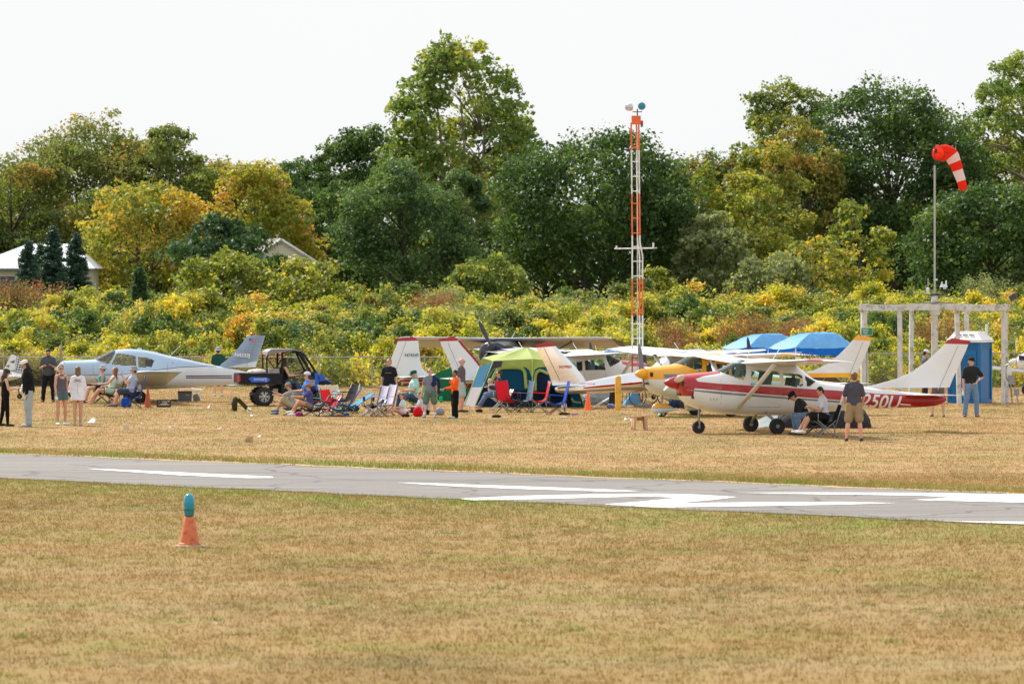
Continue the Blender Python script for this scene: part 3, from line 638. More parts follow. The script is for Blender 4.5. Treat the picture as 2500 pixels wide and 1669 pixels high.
def shrub_label(kk, px, row):
    base = kinds[kk][0].replace(' in the thicket', '').replace(' before the thicket', '').replace(' and bramble', '').replace(' and willow', '')
    lb = '%s, %s thicket row above %s' % (base, ROWS[row], LMK[min(25, max(0, int(px/100)))])
    used_lab[lb] = used_lab.get(lb, 0)+1
    return lb if used_lab[lb] == 1 else lb+[', further right', ', farthest right', ', rightmost'][min(2, used_lab[lb]-2)]
def put_shrub(kk, X, Y, sx, sz, rs, row=0):
    e = protos[kk][rs.randrange(len(protos[kk]))]
    loc = (X, Y, tz(X, Y)-0.05); rz = rs.uniform(0, 6.28); scl = (sx, sx*rs.uniform(.85, 1.15), sz)
    if not e[1]:
        e[1] = True; e[0].location = loc; e[0].rotation_euler = (0, 0, rz); e[0].scale = scl; e[0]['label'] = shrub_label(kk, HX+X*F/Y, row)
    else: dup(e[0], loc, rz, scl, shrub_label(kk, HX+X*F/Y, row))
rs = random.Random(21)
# colour of the thicket by area of the photo, as seen
def thicket_kind(px, row):
    u = rs.random()
    if row <= 1:
        if px < 330: t = [('yellow', .34), ('lime', .3), ('mid', .2), ('gold', .1), ('dark', .06)]
        elif px < 480: t = [('sage', .45), ('yellow', .2), ('mid', .2), ('red', .15)]
        elif px < 760: t = [('red', .22), ('yellow', .38), ('olive', .2), ('gold', .1), ('lime', .1)]
        else: t = [('yellow', .42), ('lime', .2), ('gold', .12), ('mid', .1), ('red', .08), ('olive', .08)]
    elif row <= 4:
        if px < 300: t = [('dark', .28), ('deep', .14), ('lime', .2), ('mid', .2), ('yellow', .18)]
        elif px < 560: t = [('sage', .25), ('mid', .3), ('lime', .2), ('dark', .15), ('olive', .1)]
        elif px < 900: t = [('red', .16), ('olive', .26), ('lime', .18), ('gold', .14), ('mid', .14), ('deep', .12)]
        else: t = [('yellow', .26), ('lime', .14), ('mid', .12), ('sage', .08), ('red', .08), ('olive', .12), ('dark', .12), ('gold', .08)]
    else:
        t = [('lime', .2), ('mid', .16), ('dark', .09), ('sage', .12), ('yellow', .2), ('red', .05), ('olive', .16)]
    for kk, p in t:
        u -= p
        if u <= 0: return kk
    return t[0][0]
rows = [208.5, 214, 221, 230, 241, 254, 269, 286, 304, 322]
cnt = 0
for ri, Yr in enumerate(rows):
    span = Yr*0.215; step = 1.75+ri*0.16; x = -span/2-1
    while x < span/2+1:
        X = x+rs.uniform(-.5, .5); Y = Yr+rs.uniform(-2.2, 2.2)*(0.35+ri*0.2); px = HX+X*F/Y
        hscale = rs.uniform(.60, 1.2)*(0.84+ri*0.035)
        hscale *= .62 if ri == 0 else (.86 if ri > 5 else 1)
        put_shrub(thicket_kind(px, ri), X, Y, rs.uniform(.7, 1.1)*(1+ri*.05), hscale, rs, ri); cnt += 1
        x += step*rs.uniform(.8, 1.2)
for i in range(26):
    X = -22+i*1.8+rs.uniform(-.5, .5); Y = 206.2+rs.uniform(-.6, .8)
    put_shrub('straw', X, Y, .75, rs.uniform(.3, .6), rs)
for v_ in protos.values():
    for o_, used_ in v_:
        if not used_:
            for c_ in list(o_.children): bpy.data.objects.remove(c_)
            bpy.data.objects.remove(o_)
# undergrowth between the shrubs
g = np.random.default_rng(77); n = 170000
Y = np.sqrt(g.uniform(206.5**2, 336**2, n)); X = g.uniform(-.5, .5, n)*Y*.22; hh = g.random(n)**1.4*(0.9+0.006*(Y-206))*(.6+.5*np.sin(X*.9+Y*.31)**2+.25*np.sin(X*2.3-Y*.7))
p = np.stack([X, Y, terrain(X, Y)+hh], -1)
leaves('undergrowth', p, np.tile([0, -.4, .8], (n, 1)), np.clip(.5+.5*np.sin(X*.8+Y*.23)*np.sin(X*.31-Y*.4)+g.normal(0, .22, n), 0, 1), 0.14, LM['thick'], None, g, kind='stuff')['label'] = 'mixed green undergrowth beneath the thicket shrubs'
# vines creeping over the fence line
n = 26000; X = g.uniform(-22, 24, n); dens_ = 0.5+0.5*np.sin(X*1.1)*np.sin(X*.37+1); keep = (g.random(n) < np.clip(dens_+.05, 0, 1)) & (X > -7.8); X = X[keep]; n = len(X)
top_ = 0.95+.25*np.sin(X*.9)+.15*np.sin(X*2.3)
p = np.stack([X, 204.0+g.normal(0, .35, n), top_*g.random(n)**.5*(.8+.5*np.sin(X*5)**2)], -1)
leaves('vine_growth', p, np.tile([0, -.6, .6], (n, 1)), np.clip(.35+.3*np.sin(X*3)+g.normal(0, .22, n), 0, 1), 0.13, LM['yellow'], None, g, kind='stuff')['label'] = 'yellow vines hanging over the chain link fence'
# ---------------------------------------------------------------- fence, houses, tower, windsock ring, toilet, lights
YF = 202.5
m_galv = mat('galvanised', lin((.62, .62, .60)), 0.45, 0.6, var=.2)
m_white = mat('white_paint', (.72, .72, .70), 0.55, var=.08, grime=(lin((.45, .42, .38)), 2.5))
m_wwood = mat('weathered_white_wood', (.62, .61, .58), 0.85, var=.15, scale=5, bump=.3, grime=(lin((.42, .39, .35)), 3.5))
m_orange = mat('orange_paint', lin((.90, .42, .18)), 0.5, var=.12, grime=(lin((.6, .35, .22)), 4))
m_black = mat('black_plastic', (.018, .018, .02), 0.5, var=.3)
m_dark = mat('dark_metal', (.05, .05, .055), 0.45, 0.4, var=.2)
m_grey = mat('grey_metal', (.30, .31, .32), 0.45, 0.3, var=.15)
m_rust = mat('rusted_steel', lin((.36, .28, .22)), 0.8, var=.3)
m_wire, nt, b = newmat('chain_link'); co = objco(nt); sep = nd(nt, 'ShaderNodeSeparateXYZ'); nt.links.new(co, sep.inputs[0])
def dia(sgn):
    a = math_n(nt, 'ADD', sep.outputs[0], math_n(nt, 'MULTIPLY', sep.outputs[2], sgn)); f = math_n(nt, 'FRACT', math_n(nt, 'MULTIPLY', a, 1/0.075)); return math_n(nt, 'LESS_THAN', f, 0.035)
k = math_n(nt, 'MAXIMUM', dia(1.0), dia(-1.0)); tr = nd(nt, 'ShaderNodeBsdfTransparent'); mx = nd(nt, 'ShaderNodeMixShader')
nt.links.new(k, mx.inputs[0]); nt.links.new(tr.outputs[0], mx.inputs[1]); nt.links.new(b.outputs[0], mx.inputs[2]); nt.links.new(mx.outputs[0], nt.nodes['Material Output'].inputs[0])
b.inputs['Base Color'].default_value = (.35, .35, .34, 1); b.inputs['Metallic'].default_value = .6; b.inputs['Roughness'].default_value = .45
def fh(x): return 1.17+max(0, (x-2)*0.0105)
f = thing('chain_link_fence', 'low galvanised chain link fence running along the foot of the thicket', 'fence', (0, YF, 0))
mb = MB(); mb.tube([(x, 0, fh(x)+.012*math.sin(x*1.9)) for x in np.arange(-24, 25, 1.0)], .020, 6); mb.build('top_rail', m_galv, f, 180)
mb = MB(); xs_ = np.arange(-24, 24.1, 1.0)
mb.add([p for x in xs_ for p in ((x, .03, .02), (x, .03, fh(x)))], [(2*i, 2*i+2, 2*i+3, 2*i+1) for i in range(len(xs_)-1)]); mb.build('wire_mesh', m_wire, f, None)
for i in range(24):
    x = (782.8-HX)*YF/F-2.0*8+i*2.0-0.05; mb = MB(); mb.tube([(x, 0, 0), (x, 0, fh(x)+.03)], .027, 8); mb.ball((x, 0, fh(x)+.04), .04, nu=8, nv=5); mb.build('post', m_galv, f)

# houses behind the thicket
def shingle(name, col):
    m, nt, b = newmat(name); co = objco(nt); br = nd(nt, 'ShaderNodeTexBrick'); nt.links.new(co, br.inputs[0]); br.inputs['Scale'].default_value = 3.0
    br.inputs['Color1'].default_value = (*col, 1); br.inputs['Color2'].default_value = (*[c*.8 for c in col], 1); br.inputs['Mortar'].default_value = (*[c*.55 for c in col], 1); br.inputs['Mortar Size'].default_value = .01
    nt.links.new(br.outputs[0], b.inputs[0]); b.inputs['Roughness'].default_value = .9; return m
m_sid, nt, b = newmat('lap_siding'); co = objco(nt); sep = nd(nt, 'ShaderNodeSeparateXYZ'); nt.links.new(co, sep.inputs[0])
fr_ = math_n(nt, 'FRACT', math_n(nt, 'MULTIPLY', sep.outputs[2], 5.0)); nt.links.new(ramp(nt, fr_, [(0, lin((.55, .52, .45))), (.12, lin((.80, .77, .68))), (1, lin((.84, .81, .72)))]), b.inputs[0]); b.inputs['Roughness'].default_value = .7
# left: low house with a broad white metal hip roof
Yh = 365; s = Yh/F; h = thing('house', 'low cream house with white metal hip roof behind the blue spruces', 'house', P(95, 700, Yh)*1, 0); h.location.z = 1.7
def loc_(px, py, dy=0.0): p = P(px, py, Yh); return (p.x-h.location.x, dy, p.z-1.7)
e = loc_(-70, 655)[2]; rz_ = loc_(0, 594)[2]; xl = loc_(-90, 0)[0]; xr_ = loc_(232, 0)[0]; xa = loc_(54, 0)[0]; xb = loc_(166, 0)[0]
MB().box(((xl+xr_)/2, 4.5, e/2), (xr_-xl-.8, 8.2, e)).build('wall', mat('cream_wall', lin((.80, .78, .68)), .8), h)
mb = MB(); mb.add([(xl, 0, e), (xr_, 0, e), (xr_, 9, e), (xl, 9, e), (xa, 4.5, rz_), (xb, 4.5, rz_)], [(0, 1, 5, 4), (1, 2, 5), (2, 3, 4, 5), (3, 0, 4), (3, 2, 1, 0)])
mb.build('roof', mat('white_metal_roof', (.66, .70, .74), .35, .2, var=.05), h, None)
MB().box(((xl+xr_)/2, -.06, e-.08), (xr_-xl, .1, .16)).build('gutter', mat('gutter_dark', (.12, .12, .13), .5), h)
for wx in (xl+3, xl+6): MB().box((wx, .38, e-1.1), (1.0, .08, 1.1)).build('window', glass('house_glass', (.25, .3, .33), .6), h)
# right: gable house
h2 = thing('gable_house', 'cream sided house gable with brown shingle roof above the sumac', 'house', (0, 0, 0), 0); Yg = 372
def q_(px, py, y=Yg): return P(px, py, y)
ap = q_(686, 581); lf = q_(618, 645); rt = q_(790, 648); cz = 1.7
wl = [Vector((ap.x-4.6, Yg, cz)), Vector((ap.x+3.0, Yg, cz)), Vector((ap.x+3.0, Yg, ap.z-1.95)), Vector((ap.x, Yg, ap.z-.05)), Vector((ap.x-3.0, Yg, ap.z-1.95)), Vector((ap.x-4.6, Yg, ap.z-2.9))]
mb = MB(); mb.prism([Vector((ap.x-3.2, Yg+.2, cz)), Vector((ap.x+3.2, Yg+.2, cz)), Vector((ap.x+3.2, Yg+.2, ap.z-2.1)), Vector((ap.x, Yg+.2, ap.z-.12)), Vector((ap.x-3.2, Yg+.2, ap.z-2.1))], (0, .3, 0)); recalc(mb.build('wall', m_sid, h2))
mb = MB(); d = Vector((-1.6, 7.0, 0))
A_ = Vector((ap.x, Yg-.15, ap.z)); L_ = Vector((ap.x-3.6, Yg-.15, ap.z-2.3)); R_ = Vector((ap.x+3.7, Yg-.15, ap.z-2.35)); dn_ = Vector((0, 0, -.14))
for a_, b_ in ((A_, L_), (A_, R_)): mb.add([a_, b_, b_+d, a_+d, a_+dn_, b_+dn_, b_+d+dn_, a_+d+dn_], [(0, 1, 2, 3), (7, 6, 5, 4), (0, 4, 5, 1), (1, 5, 6, 2), (2, 6, 7, 3), (3, 7, 4, 0)])
recalc(mb.build('roof', shingle('brown_shingle', lin((.50, .43, .37))), h2, None))
mb = MB()
for a_, b_ in ((A_, L_), (A_, R_)): mb.tube([a_+Vector((0, -.04, -.1)), b_+Vector((0, -.04, -.1))], .1, 4)
mb.build('bargeboard', m_white, h2, None)
MB().box((ap.x-2.2, Yg+4, ap.z-3.0), (5.0, 6, 2.6)).build('side_wall', m_sid, h2)

# beacon tower
bt = G(1557, 987); Yt = bt.y; st = Yt/F
T = thing('beacon_tower', 'orange and white banded lattice beacon tower standing behind the yellow bollard', 'tower', (bt.x, Yt, 0))
def zt(py): return H+(HY-py)*st
def xt(px): return (px-HX)*st-bt.x
bands = [(988, 868, 'o', 22), (868, 770, 'w', 24), (770, 680, 'o', 24), (680, 575, 'w', 24), (575, 473, 'o', 17), (473, 367, 'w', 16), (367, 300, 'o', 16)]
def halfw(py): return (0.17 if py > 625 else (0.17-(625-py)/32*0.045 if py > 593 else 0.125))
def corners(py):
    w_ = halfw(py); cx = xt(1556 if py > 600 else 1553-(600-py)*0.010)
    return [Vector((cx-w_, -.10, zt(py))), Vector((cx+w_, -.06, zt(py))), Vector((cx+w_*.45, .2, zt(py)))]
k = 0
for a, b_, c_, _ in bands:
    ys_ = sorted(set([a, b_]+[y for y in (625, 593) if b_ < y < a]), reverse=True)
    mb = MB()
    for j in range(3):
        mb.tube([corners(y)[j] for y in ys_], .026, 6)
    y = a-6
    while y > b_+4:
        cs = corners(y)
        for i, j in ((0, 1), (1, 2), (2, 0)): mb.tube([cs[i], cs[j]], .016, 5)
        y -= 36
    mb.build('tower_section', m_orange if c_ == 'o' else m_white, T)
MB().tube([(xt(1556), .02, 0), (xt(1556), .02, zt(310))], .012, 6).build('conduit', m_white, T)
MB().box((xt(1553), .02, (zt(283)+zt(304))/2), (.30, .30, zt(283)-zt(304))).build('equipment_box', m_orange, T)
mb = MB(); zz = zt(607); mb.tube([(xt(1500), 0, zz), (xt(1604), 0, zz+.02)], .022, 6); mb.tube([(xt(1505), 0, zz), (xt(1505), 0, zz+.1)], .03, 6); mb.tube([(xt(1595), 0, zz), (xt(1595), 0, zz+.2)], .03, 6); mb.build('cross_arm', m_white, T)
mb = MB(); mb.tube([(xt(1556), 0, zt(283)), (xt(1556), 0, zt(266))], .02, 6); mb.tube([(xt(1545), 0, zt(272)), (xt(1545), 0, zt(273.5)), (xt(1567), 0, zt(273.5)), (xt(1567), 0, zt(272))], .015, 6); mb.build('lamp_bracket', m_dark, T)
c = Vector((xt(1541.5), 0, zt(260.5))); b1 = MB().lathe(c+Vector((-.08, -.03, -.02)), [(.02, -.12), (.09, -.10), (.125, -.02), (.13, .05), (.12, .09)], (.9, .45, .1), 18).build('beacon_lamp', mat('brushed_white', (.6, .6, .6), .3, .5), T)
c = Vector((xt(1567), 0, zt(259.5))); b2 = MB().lathe(c, [(.02, .14), (.09, .11), (.125, .04), (.13, -.05), (.12, -.08)], (.1, 1, 0), 18).build('beacon_lamp', mat('grey_housing', (.25, .27, .28), .35, .5), T)
MB().lathe(c+Vector((-.008, -.082, 0)), [(.0, -.02), (.07, -.016), (.105, 0), (.105, .01)], (.1, 1, 0), 18).build('lens', mat('teal_lens', lin((.05, .52, .62)), .12, var=.2), b2)
MB().lathe((xt(1567), -.05, zt(303)), [(.04, -.09), (.045, -.02), (.05, 0)], n=12).build('obstruction_light_base', mat('teal_grey', lin((.3, .5, .5)), .5), T)
MB().lathe((xt(1567), -.05, zt(303)), [(.045, 0), (.045, .07), (.03, .11), (.005, .12)], n=12).build('obstruction_light', mat('red_lens', lin((.85, .08, .12)), .2), T)

# yellow bollard, electric box
p = G(1509, 1001); B = tag(MB().lathe(p, [(.095, 0), (.095, 1.0), (.08, 1.05), (.045, 1.08), (.005, 1.085)], n=20).build('bollard', mat('bollard_yellow', lin((.88, .68, .20)), .55, var=.08, grime=(lin((.6, .45, .2)), 5)), None), 'tall round yellow bollard beside the grey electric box', 'bollard')
p = G(1525, 992); E = thing('electric_box', 'pale grey electric cabinet on thin legs beside the yellow bollard', 'electric box', p)
MB().box((0, 0, .74), (.22, .18, .50)).build('cabinet', mat('cabinet_grey', lin((.74, .76, .76)), .5), E); MB().box((.06, -.1, .80), (.03, .02, .03)).build('latch', m_black, E)
for x in (-.07, .07): MB().tube([(x, 0, 0), (x, 0, .5)], .014, 6).build('leg', m_galv, E)

# octagonal wind indicator frame
cc = G(2282, 984); Ys = cc.y; ss = Ys/F; O = thing('timber_ring_frame', 'weathered white timber ring on tall posts around the windsock mast', 'frame', (cc.x, Ys, 0))
zb_ = H+(HY-757)*ss; ztop = H+(HY-743)*ss; Rr = 2.52; pts = []
for k in range(8):
    a = R(14+45*k); x, y = Rr*math.cos(a), Rr*math.sin(a); pts.append(Vector((x, y, 0)))
    q = Matrix.Rotation(a, 3, 'Z'); mb = MB(); lean = random.uniform(-.03, .03)
    mb.loft([[Vector((x+lean*z_, y, z_)) + q @ Vector((i*.045, j*.07, 0)) for i, j in ((-1, -1), (1, -1), (1, 1), (-1, 1))] for z_ in (0, 1.2, zb_+.02)]); mb.build('post', m_wwood, O)
for k in range(8):
    a, b_ = pts[k], pts[(k+1) % 8]; d = (b_-a).normalized(); n_ = Vector((d.y, -d.x, 0)); mb = MB()
    mb.loft([[p_+n_*i*.05+Vector((0, 0, (zb_+ztop)/2+j*(ztop-zb_)/2+(.012 if k % 2 else -.012))) for i, j in ((-1, -1), (1, -1), (1, 1), (-1, 1))] for p_ in (a-d*.12, b_+d*.12)]); mb.build('beam', m_wwood, O)
Mst = thing('windsock_mast', 'white column mast with grey pole rising through the timber ring', 'mast', (cc.x, Ys, 0))
z1 = H+(HY-721)*ss
MB().lathe((0, 0, 0), [(.12, 0), (.115, 1.5), (.11, zb_-.15)], n=14).build('column', m_wwood, Mst)
MB().lathe((0, 0, 0), [(.16, zb_-.16), (.17, zb_-.14), (.17, zb_), (.13, zb_+.02), (.12, z1-.25), (.10, z1)], n=14).build('collar', m_white, Mst)
MB().lathe((0, 0, 0), [(.14, z1), (.15, z1+.02), (.15, z1+.06), (.06, z1+.08)], n=14).build('flange', m_rust, Mst)
MB().lathe((.02, 0, ztop+.03), [(.66, 0), (.67, .015), (.1, .06)], n=28).build('tin_disc', mat('rusty_black_tin', (.06, .045, .035), .8, var=.4), Mst)
zp = H+(HY-404)*ss; ztp = H+(HY-352)*ss
MB().tube([(0, 0, z1), (0, 0, zp)], .033, 10).build('pole', mat('grey_pole', lin((.66, .68, .66)), .4, .3), Mst)
MB().tube([(0, 0, zp), (0, 0, ztp)], .012, 8).build('top_rod', m_dark, Mst)
mb = MB(); mb.tube([(-.22, 0, z1+.3), (-.2, 0, z1), (.35, 0, z1+.02), (.36, 0, z1+.2)], .018, 6); mb.build('instrument_arm', m_dark, Mst)
mb = MB(); mb.lathe((-.22, 0, z1+.05), [(.04, 0), (.045, .2), (.01, .22), (.012, .5), (.004, .51)], n=8); mb.tube([(-.27, 0, z1+.05), (-.29, 0, z1+.35)], .008, 5); mb.build('antenna', m_white, Mst)
mb = MB(); mb.box((.30, 0, z1+.32), (.26, .2, .10), taper=.7); mb.tube([(.24, 0, z1+.36), (.24, 0, z1+.46)], .02, 6); mb.tube([(.38, 0, z1+.36), (.38, 0, z1+.50)], .025, 6); mb.box((.33, 0, z1+.25), (.1, .12, .08)); mb.build('weather_sensor', mat('sensor_white', (.7, .72, .74), .4), Mst)
MB().box((.03, 0, z1+.52), (.12, .06, .06)).build('junction_box', m_white, Mst)
# windsock: hoop, frame and drooping cone, striped
W = thing('windsock', 'orange and white striped windsock drooping from its black swivel', 'windsock', (cc.x, Ys, 0))
path = [(2290, 374), (2302, 373.5), (2316, 375), (2326, 386), (2334, 404), (2341, 424), (2348, 446), (2353, 464)]
rad = [19, 20, 19.5, 17.5, 14.5, 12.5, 11, 10]
def wp(px, py, dy=0): p_ = P(px, py, Ys); return Vector((p_.x-cc.x, dy, p_.z))
C3 = [wp(*p_) for p_ in path]; seg = []
from mathutils.geometry import interpolate_bezier
def fine(pts, rs_, n=4):
    o, r = [], []
    for i in range(len(pts)-1):
        for j in range(n):
            t = j/n; p0 = pts[max(i-1, 0)]; p1 = pts[i]; p2 = pts[i+1]; p3 = pts[min(i+2, len(pts)-1)]
            o.append(0.5*((2*p1)+(p2-p0)*t+(2*p0-5*p1+4*p2-p3)*t*t+(3*p1-p0-3*p2+p3)*t**3)); r.append(rs_[i]*(1-t)+rs_[i+1]*t)
    return o+[pts[-1]], r+[rs_[-1]]
CP, CR = fine(C3, rad, 5)
# tangent leans toward the camera at the mouth so that the open end shows
rings = []
for i, p_ in enumerate(CP):
    t = (CP[min(i+1, len(CP)-1)]-CP[max(i-1, 0)]).normalized(); u_ = i/(len(CP)-1)
    t = (t+Vector((0, 1, 0))*max(0, 1.15*(1-u_*2.6))).normalized()
    a1 = t.cross(Vector((0, 0, 1)) if abs(t.z) < .95 else Vector((1, 0, 0))).normalized(); a2 = t.cross(a1)
    wr = 1+.05*math.sin(i*1.7)
    rings.append([p_+(a1*math.cos(q)+a2*math.sin(q))*CR[i]*ss*(1+.03*math.sin(3*q+i*.9)) for q in [2*math.pi*j/24 for j in range(24)]])
m_so = cloth('windsock_orange', lin((.93, .22, .13)), .45, .05); m_sw = cloth('windsock_white', (.80, .78, .75), .45, .05)
cuts = [0, 13, 18, 23, 29, len(rings)-1]
for i in range(5):
    o = MB().loft(rings[cuts[i]:cuts[i+1]+1], caps=False).build('sleeve_band', m_so if i % 2 == 0 else m_sw, W, 180)
mb = MB(); r0 = rings[0]; mb.tube(r0+[r0[0]], .012, 6); cen = CP[0]
piv = wp(2281, 366); 
for j in (2, 8, 14, 20): mb.tube([piv+Vector((.02, 0, -.02)), r0[j]], .007, 5)
for j in range(0, 24, 6): mb.tube([r0[j], rings[8][j]], .006, 5)
mb.build('hoop', m_dark, W); MB().box(piv+Vector((.05, 0, -.03)), (.10, .08, .14)).build('swivel', m_black, W)
# floodlight and meter boxes at the right post
p = pts[0]; e = thing('floodlight', 'black floodlight angled up on the right end of the timber ring', 'floodlight', (cc.x+2.55, Ys+.6, ztop+.05))
MB().tube([(0, 0, -.1), (.06, 0, .1)], .02, 6).build('bracket', m_galv, e); MB().box((.10, 0, .2), (.28, .18, .18), Matrix.Rotation(R(-35), 3, 'Y'), taper=.8).build('lamp_head', mat('dull_black', (.05, .05, .055), .6), e)
e = thing('meter_board', 'grey electric meter boxes and conduit strapped to the right post', 'electric meter', (cc.x+2.55, Ys-.2, 0))
MB().box((-.1, -.1, 1.08), (.16, .12, .28)).build('upper_box', m_white, e); MB().box((-.03, -.1, .78), (.2, .14, .3)).build('meter', m_grey, e); MB().box((.14, -.1, .38), (.16, .12, .22)).build('lower_box', m_grey, e)
mb = MB(); mb.tube([(-.12, -.1, 1.3), (-.25, -.1, 1.25), (-.22, -.1, .9), (-.05, -.1, .6), (0, -.1, 0)], .025, 6); mb.tube([(.14, -.1, .3), (.2, -.1, 0)], .02, 6); mb.build('conduit', m_galv, e)
# green notice sign
p = P(2116, 809, Ys-1.2); e = thing('notice_sign', 'small green notice sign on a post behind the yellow topped tail', 'sign', (p.x, Ys-1.2, 0))
MB().tube([(0, .03, 0), (0, .03, p.z)], .025, 6).build('post', m_galv, e); MB().box((0, 0, p.z), (.38, .02, .26)).build('panel', mat('sign_white', (.7, .7, .7), .5), e); MB().box((-.0, -.012, p.z), (.35, .01, .23)).build('panel_face', mat('sign_green', lin((.10, .52, .36)), .5), e)
mb = MB()
for k in range(3): mb.box((-.04, -.019, p.z+.06-k*.06), (.2-.03*k, .004, .022))
mb.build('printed_lines', m_white, e)

# portable toilet
p = G(2368, 983); t = thing('portable_toilet', 'blue portable toilet with white roof behind the man in jeans', 'portable toilet', p, R(-24)); m_tb = mat('toilet_blue', lin((.02, .42, .66)), .45, var=.06)
hgt = (984-836)*p.y/F
MB().box((0, 0, .06), (1.18, 1.18, .12)).build('base', m_tb, t); MB().box((0, 0, .12+(hgt-.12)/2), (1.08, 1.08, hgt-.12)).build('cabin', m_tb, t)
mb = MB()
for sx in (-1, 1):
    for sy in (-1, 1): mb.box((sx*.54, sy*.54, hgt/2+.05), (.09, .09, hgt-.08))
for zz in (hgt-.18, hgt-.10, hgt-.02): mb.box((0, 0, zz), (1.16, 1.16, .03))
mb.build('corner_rib', m_tb, t)
d_ = MB().box((.04, -.555, hgt*.47), (.74, .04, hgt*.80)).build('door', m_tb, t); mb = MB(); mb.box((.04, -.58, hgt*.66), (.56, .02, hgt*.26)); mb.box((.04, -.58, hgt*.26), (.56, .02, hgt*.3)); mb.build('door_panel', mat('toilet_blue_d', lin((.02, .38, .60)), .5), d_); MB().box((-.26, -.60, hgt*.48), (.04, .03, .14)).build('handle', m_black, d_)
mb = MB(); mb.loft([[(i*a, j*a, z_) for i, j in ((-1, -1), (1, -1), (1, 1), (-1, 1))] for a, z_ in ((.62, hgt), (.62, hgt+.09), (.55, hgt+.14), (.40, hgt+.36))])
rf = mb.build('roof', mat('translucent_white', (.80, .81, .81), .5, var=.04), t); mb = MB()
for sx in (-.22, 0, .22): mb.box((sx, -.47, hgt+.25), (.16, .04, .03))
mb.build('vent_slot', m_grey, rf); MB().tube([(.45, .4, hgt+.2), (.45, .4, hgt+.6)], .05, 8).build('vent_pipe', m_white, t)

# canopies
m_can = cloth('canopy_blue_sheen', lin((.50, .76, .97)), .45, .10, scale=3, rough=.5)  # sunlit sheen put into the roof's lighter blue
def canopy(label, corners_px, peak_px, Yc, dep, lk):
    """corners_px: left, middle (near corner), right at the eave; peak"""
    l, m_, r = [P(*c_, Yc+dy) for c_, dy in zip(corners_px, (dep*.35, 0, dep*.55))]
    back = l+r-m_; top_z = (l.z+m_.z+r.z)/3; pk = P(*peak_px, (m_.y+back.y)/2)
    root = thing('canopy_tent', label, 'canopy', (m_.x, m_.y, 0), 0, 'blue canopy tents'); o_ = Vector((m_.x, m_.y, 0)); q = [v-o_ for v in (l, m_, r, back)]; pk = pk-o_
    mb = MB(); n = 10
    for i in range(4):
        a, b_ = q[i], q[(i+1) % 4]
        vs = []; fs = []
        for u in range(n+1):
            for v in range(n+1):
                t = v/n; e_ = a.lerp(b_, u/n); p_ = e_.lerp(pk, t); sag = .16*math.sin(math.pi*t)-.10*t*t-.05*math.sin(math.pi*u/n)*(1-t)+.018*math.sin(u*2.1+v*1.3)
                vs.append(p_+Vector((0, 0, sag)))
        for u in range(n):
            for v in range(n): fs.append((u*(n+1)+v, (u+1)*(n+1)+v, (u+1)*(n+1)+v+1, u*(n+1)+v+1))
        mb.add(vs, fs)
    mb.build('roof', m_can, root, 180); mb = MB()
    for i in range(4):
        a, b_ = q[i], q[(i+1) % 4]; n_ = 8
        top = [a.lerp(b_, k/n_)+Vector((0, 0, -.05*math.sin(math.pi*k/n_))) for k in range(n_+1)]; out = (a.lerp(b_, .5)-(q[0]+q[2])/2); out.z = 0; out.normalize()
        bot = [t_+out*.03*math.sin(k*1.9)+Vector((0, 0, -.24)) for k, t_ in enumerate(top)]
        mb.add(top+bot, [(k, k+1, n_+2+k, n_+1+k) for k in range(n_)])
    mb.build('valance', cloth('canopy_valance', lin((.10, .45, .82)), .3, .1), root, 180)  # same canopy in deeper blue, without the painted sheen
    for i in range(4):
        MB().tube([(q[i].x, q[i].y, 0), (q[i].x, q[i].y, q[i].z-.02)], .02, 6).build('leg', m_white, root)
    return root
canopy('blue canopy tent nearest the yellow topped tail', [r7(605, 370), r7(955, 355), r7(1690, 345)], r7(1280, 130), 183, 3.4, 0)
canopy('smaller looking blue canopy tent further left behind the wings', [r7(15, 372), r7(365, 345), r7(960, 350)], r7(655, 150), 189, 3.4, 0)

# runway edge light on its orange cone, concrete pad
p = G(462.6, 1333); L = thing('runway_edge_light', 'blue domed taxiway light on a squat orange cone', 'runway light', p)
MB().lathe((0, 0, 0), [(.27, 0), (.26, .018), (.2, .026)], n=28).build('concrete_pad', mat('pad', lin((.66, .58, .48)), .95, var=.2), L)
m_lc = mat('faded_orange_plastic', lin((.84, .44, .26)), .6, var=.12, scale=8, grime=(lin((.30, .22, .14)), 9.0))
MB().lathe((0, 0, .028), [(.17, 0), (.165, .02), (.150, .03), (.082, .41), (.075, .42)], n=28).build('cone', m_lc, L)
MB().lathe((-.005, 0, .44), [(.03, 0), (.07, .02), (.075, .10), (.088, .115), (.09, .13)], n=20).build('lamp_base', mat('teal_base', lin((.16, .46, .48)), .5, var=.3, scale=9), L)
MB().lathe((-.005, 0, .57), [(.076, 0), (.082, .05), (.082, .14), (.068, .195), (.04, .225), (.006, .235)], n=24).build('glass_dome', mat('blue_glass', lin((.0, .56, .68)), .12, var=.15, coat=.4), L)
# cones
def cone(label, px, py, h_, r_, m, name='traffic_cone'):
    p = G(px, py); c_ = thing(name, label, 'traffic cone', p, R(20)); MB().box((0, 0, .015), (r_*2.2, r_*2.2, .03)).build('base', m, c_); MB().lathe((0, 0, .03), [(r_*.92, 0), (r_*.22, h_-.05), (r_*.18, h_-.03), (.01, h_-.03)], n=20).build('cone', m, c_)
cone('orange cone with shade in its brownish colour beside the blue grey plane wheel', 360.7, 994.5, .64, .115, mat('cone_shaded', lin((.72, .36, .20)), .7, var=.1))  # brownish orange: shade put into the cone's colour
cone('bright orange cone in front of the polished plane', 1435.5, 1000.5, .585, .125, mat('cone_bright', lin((.98, .45, .18)), .6, var=.06))
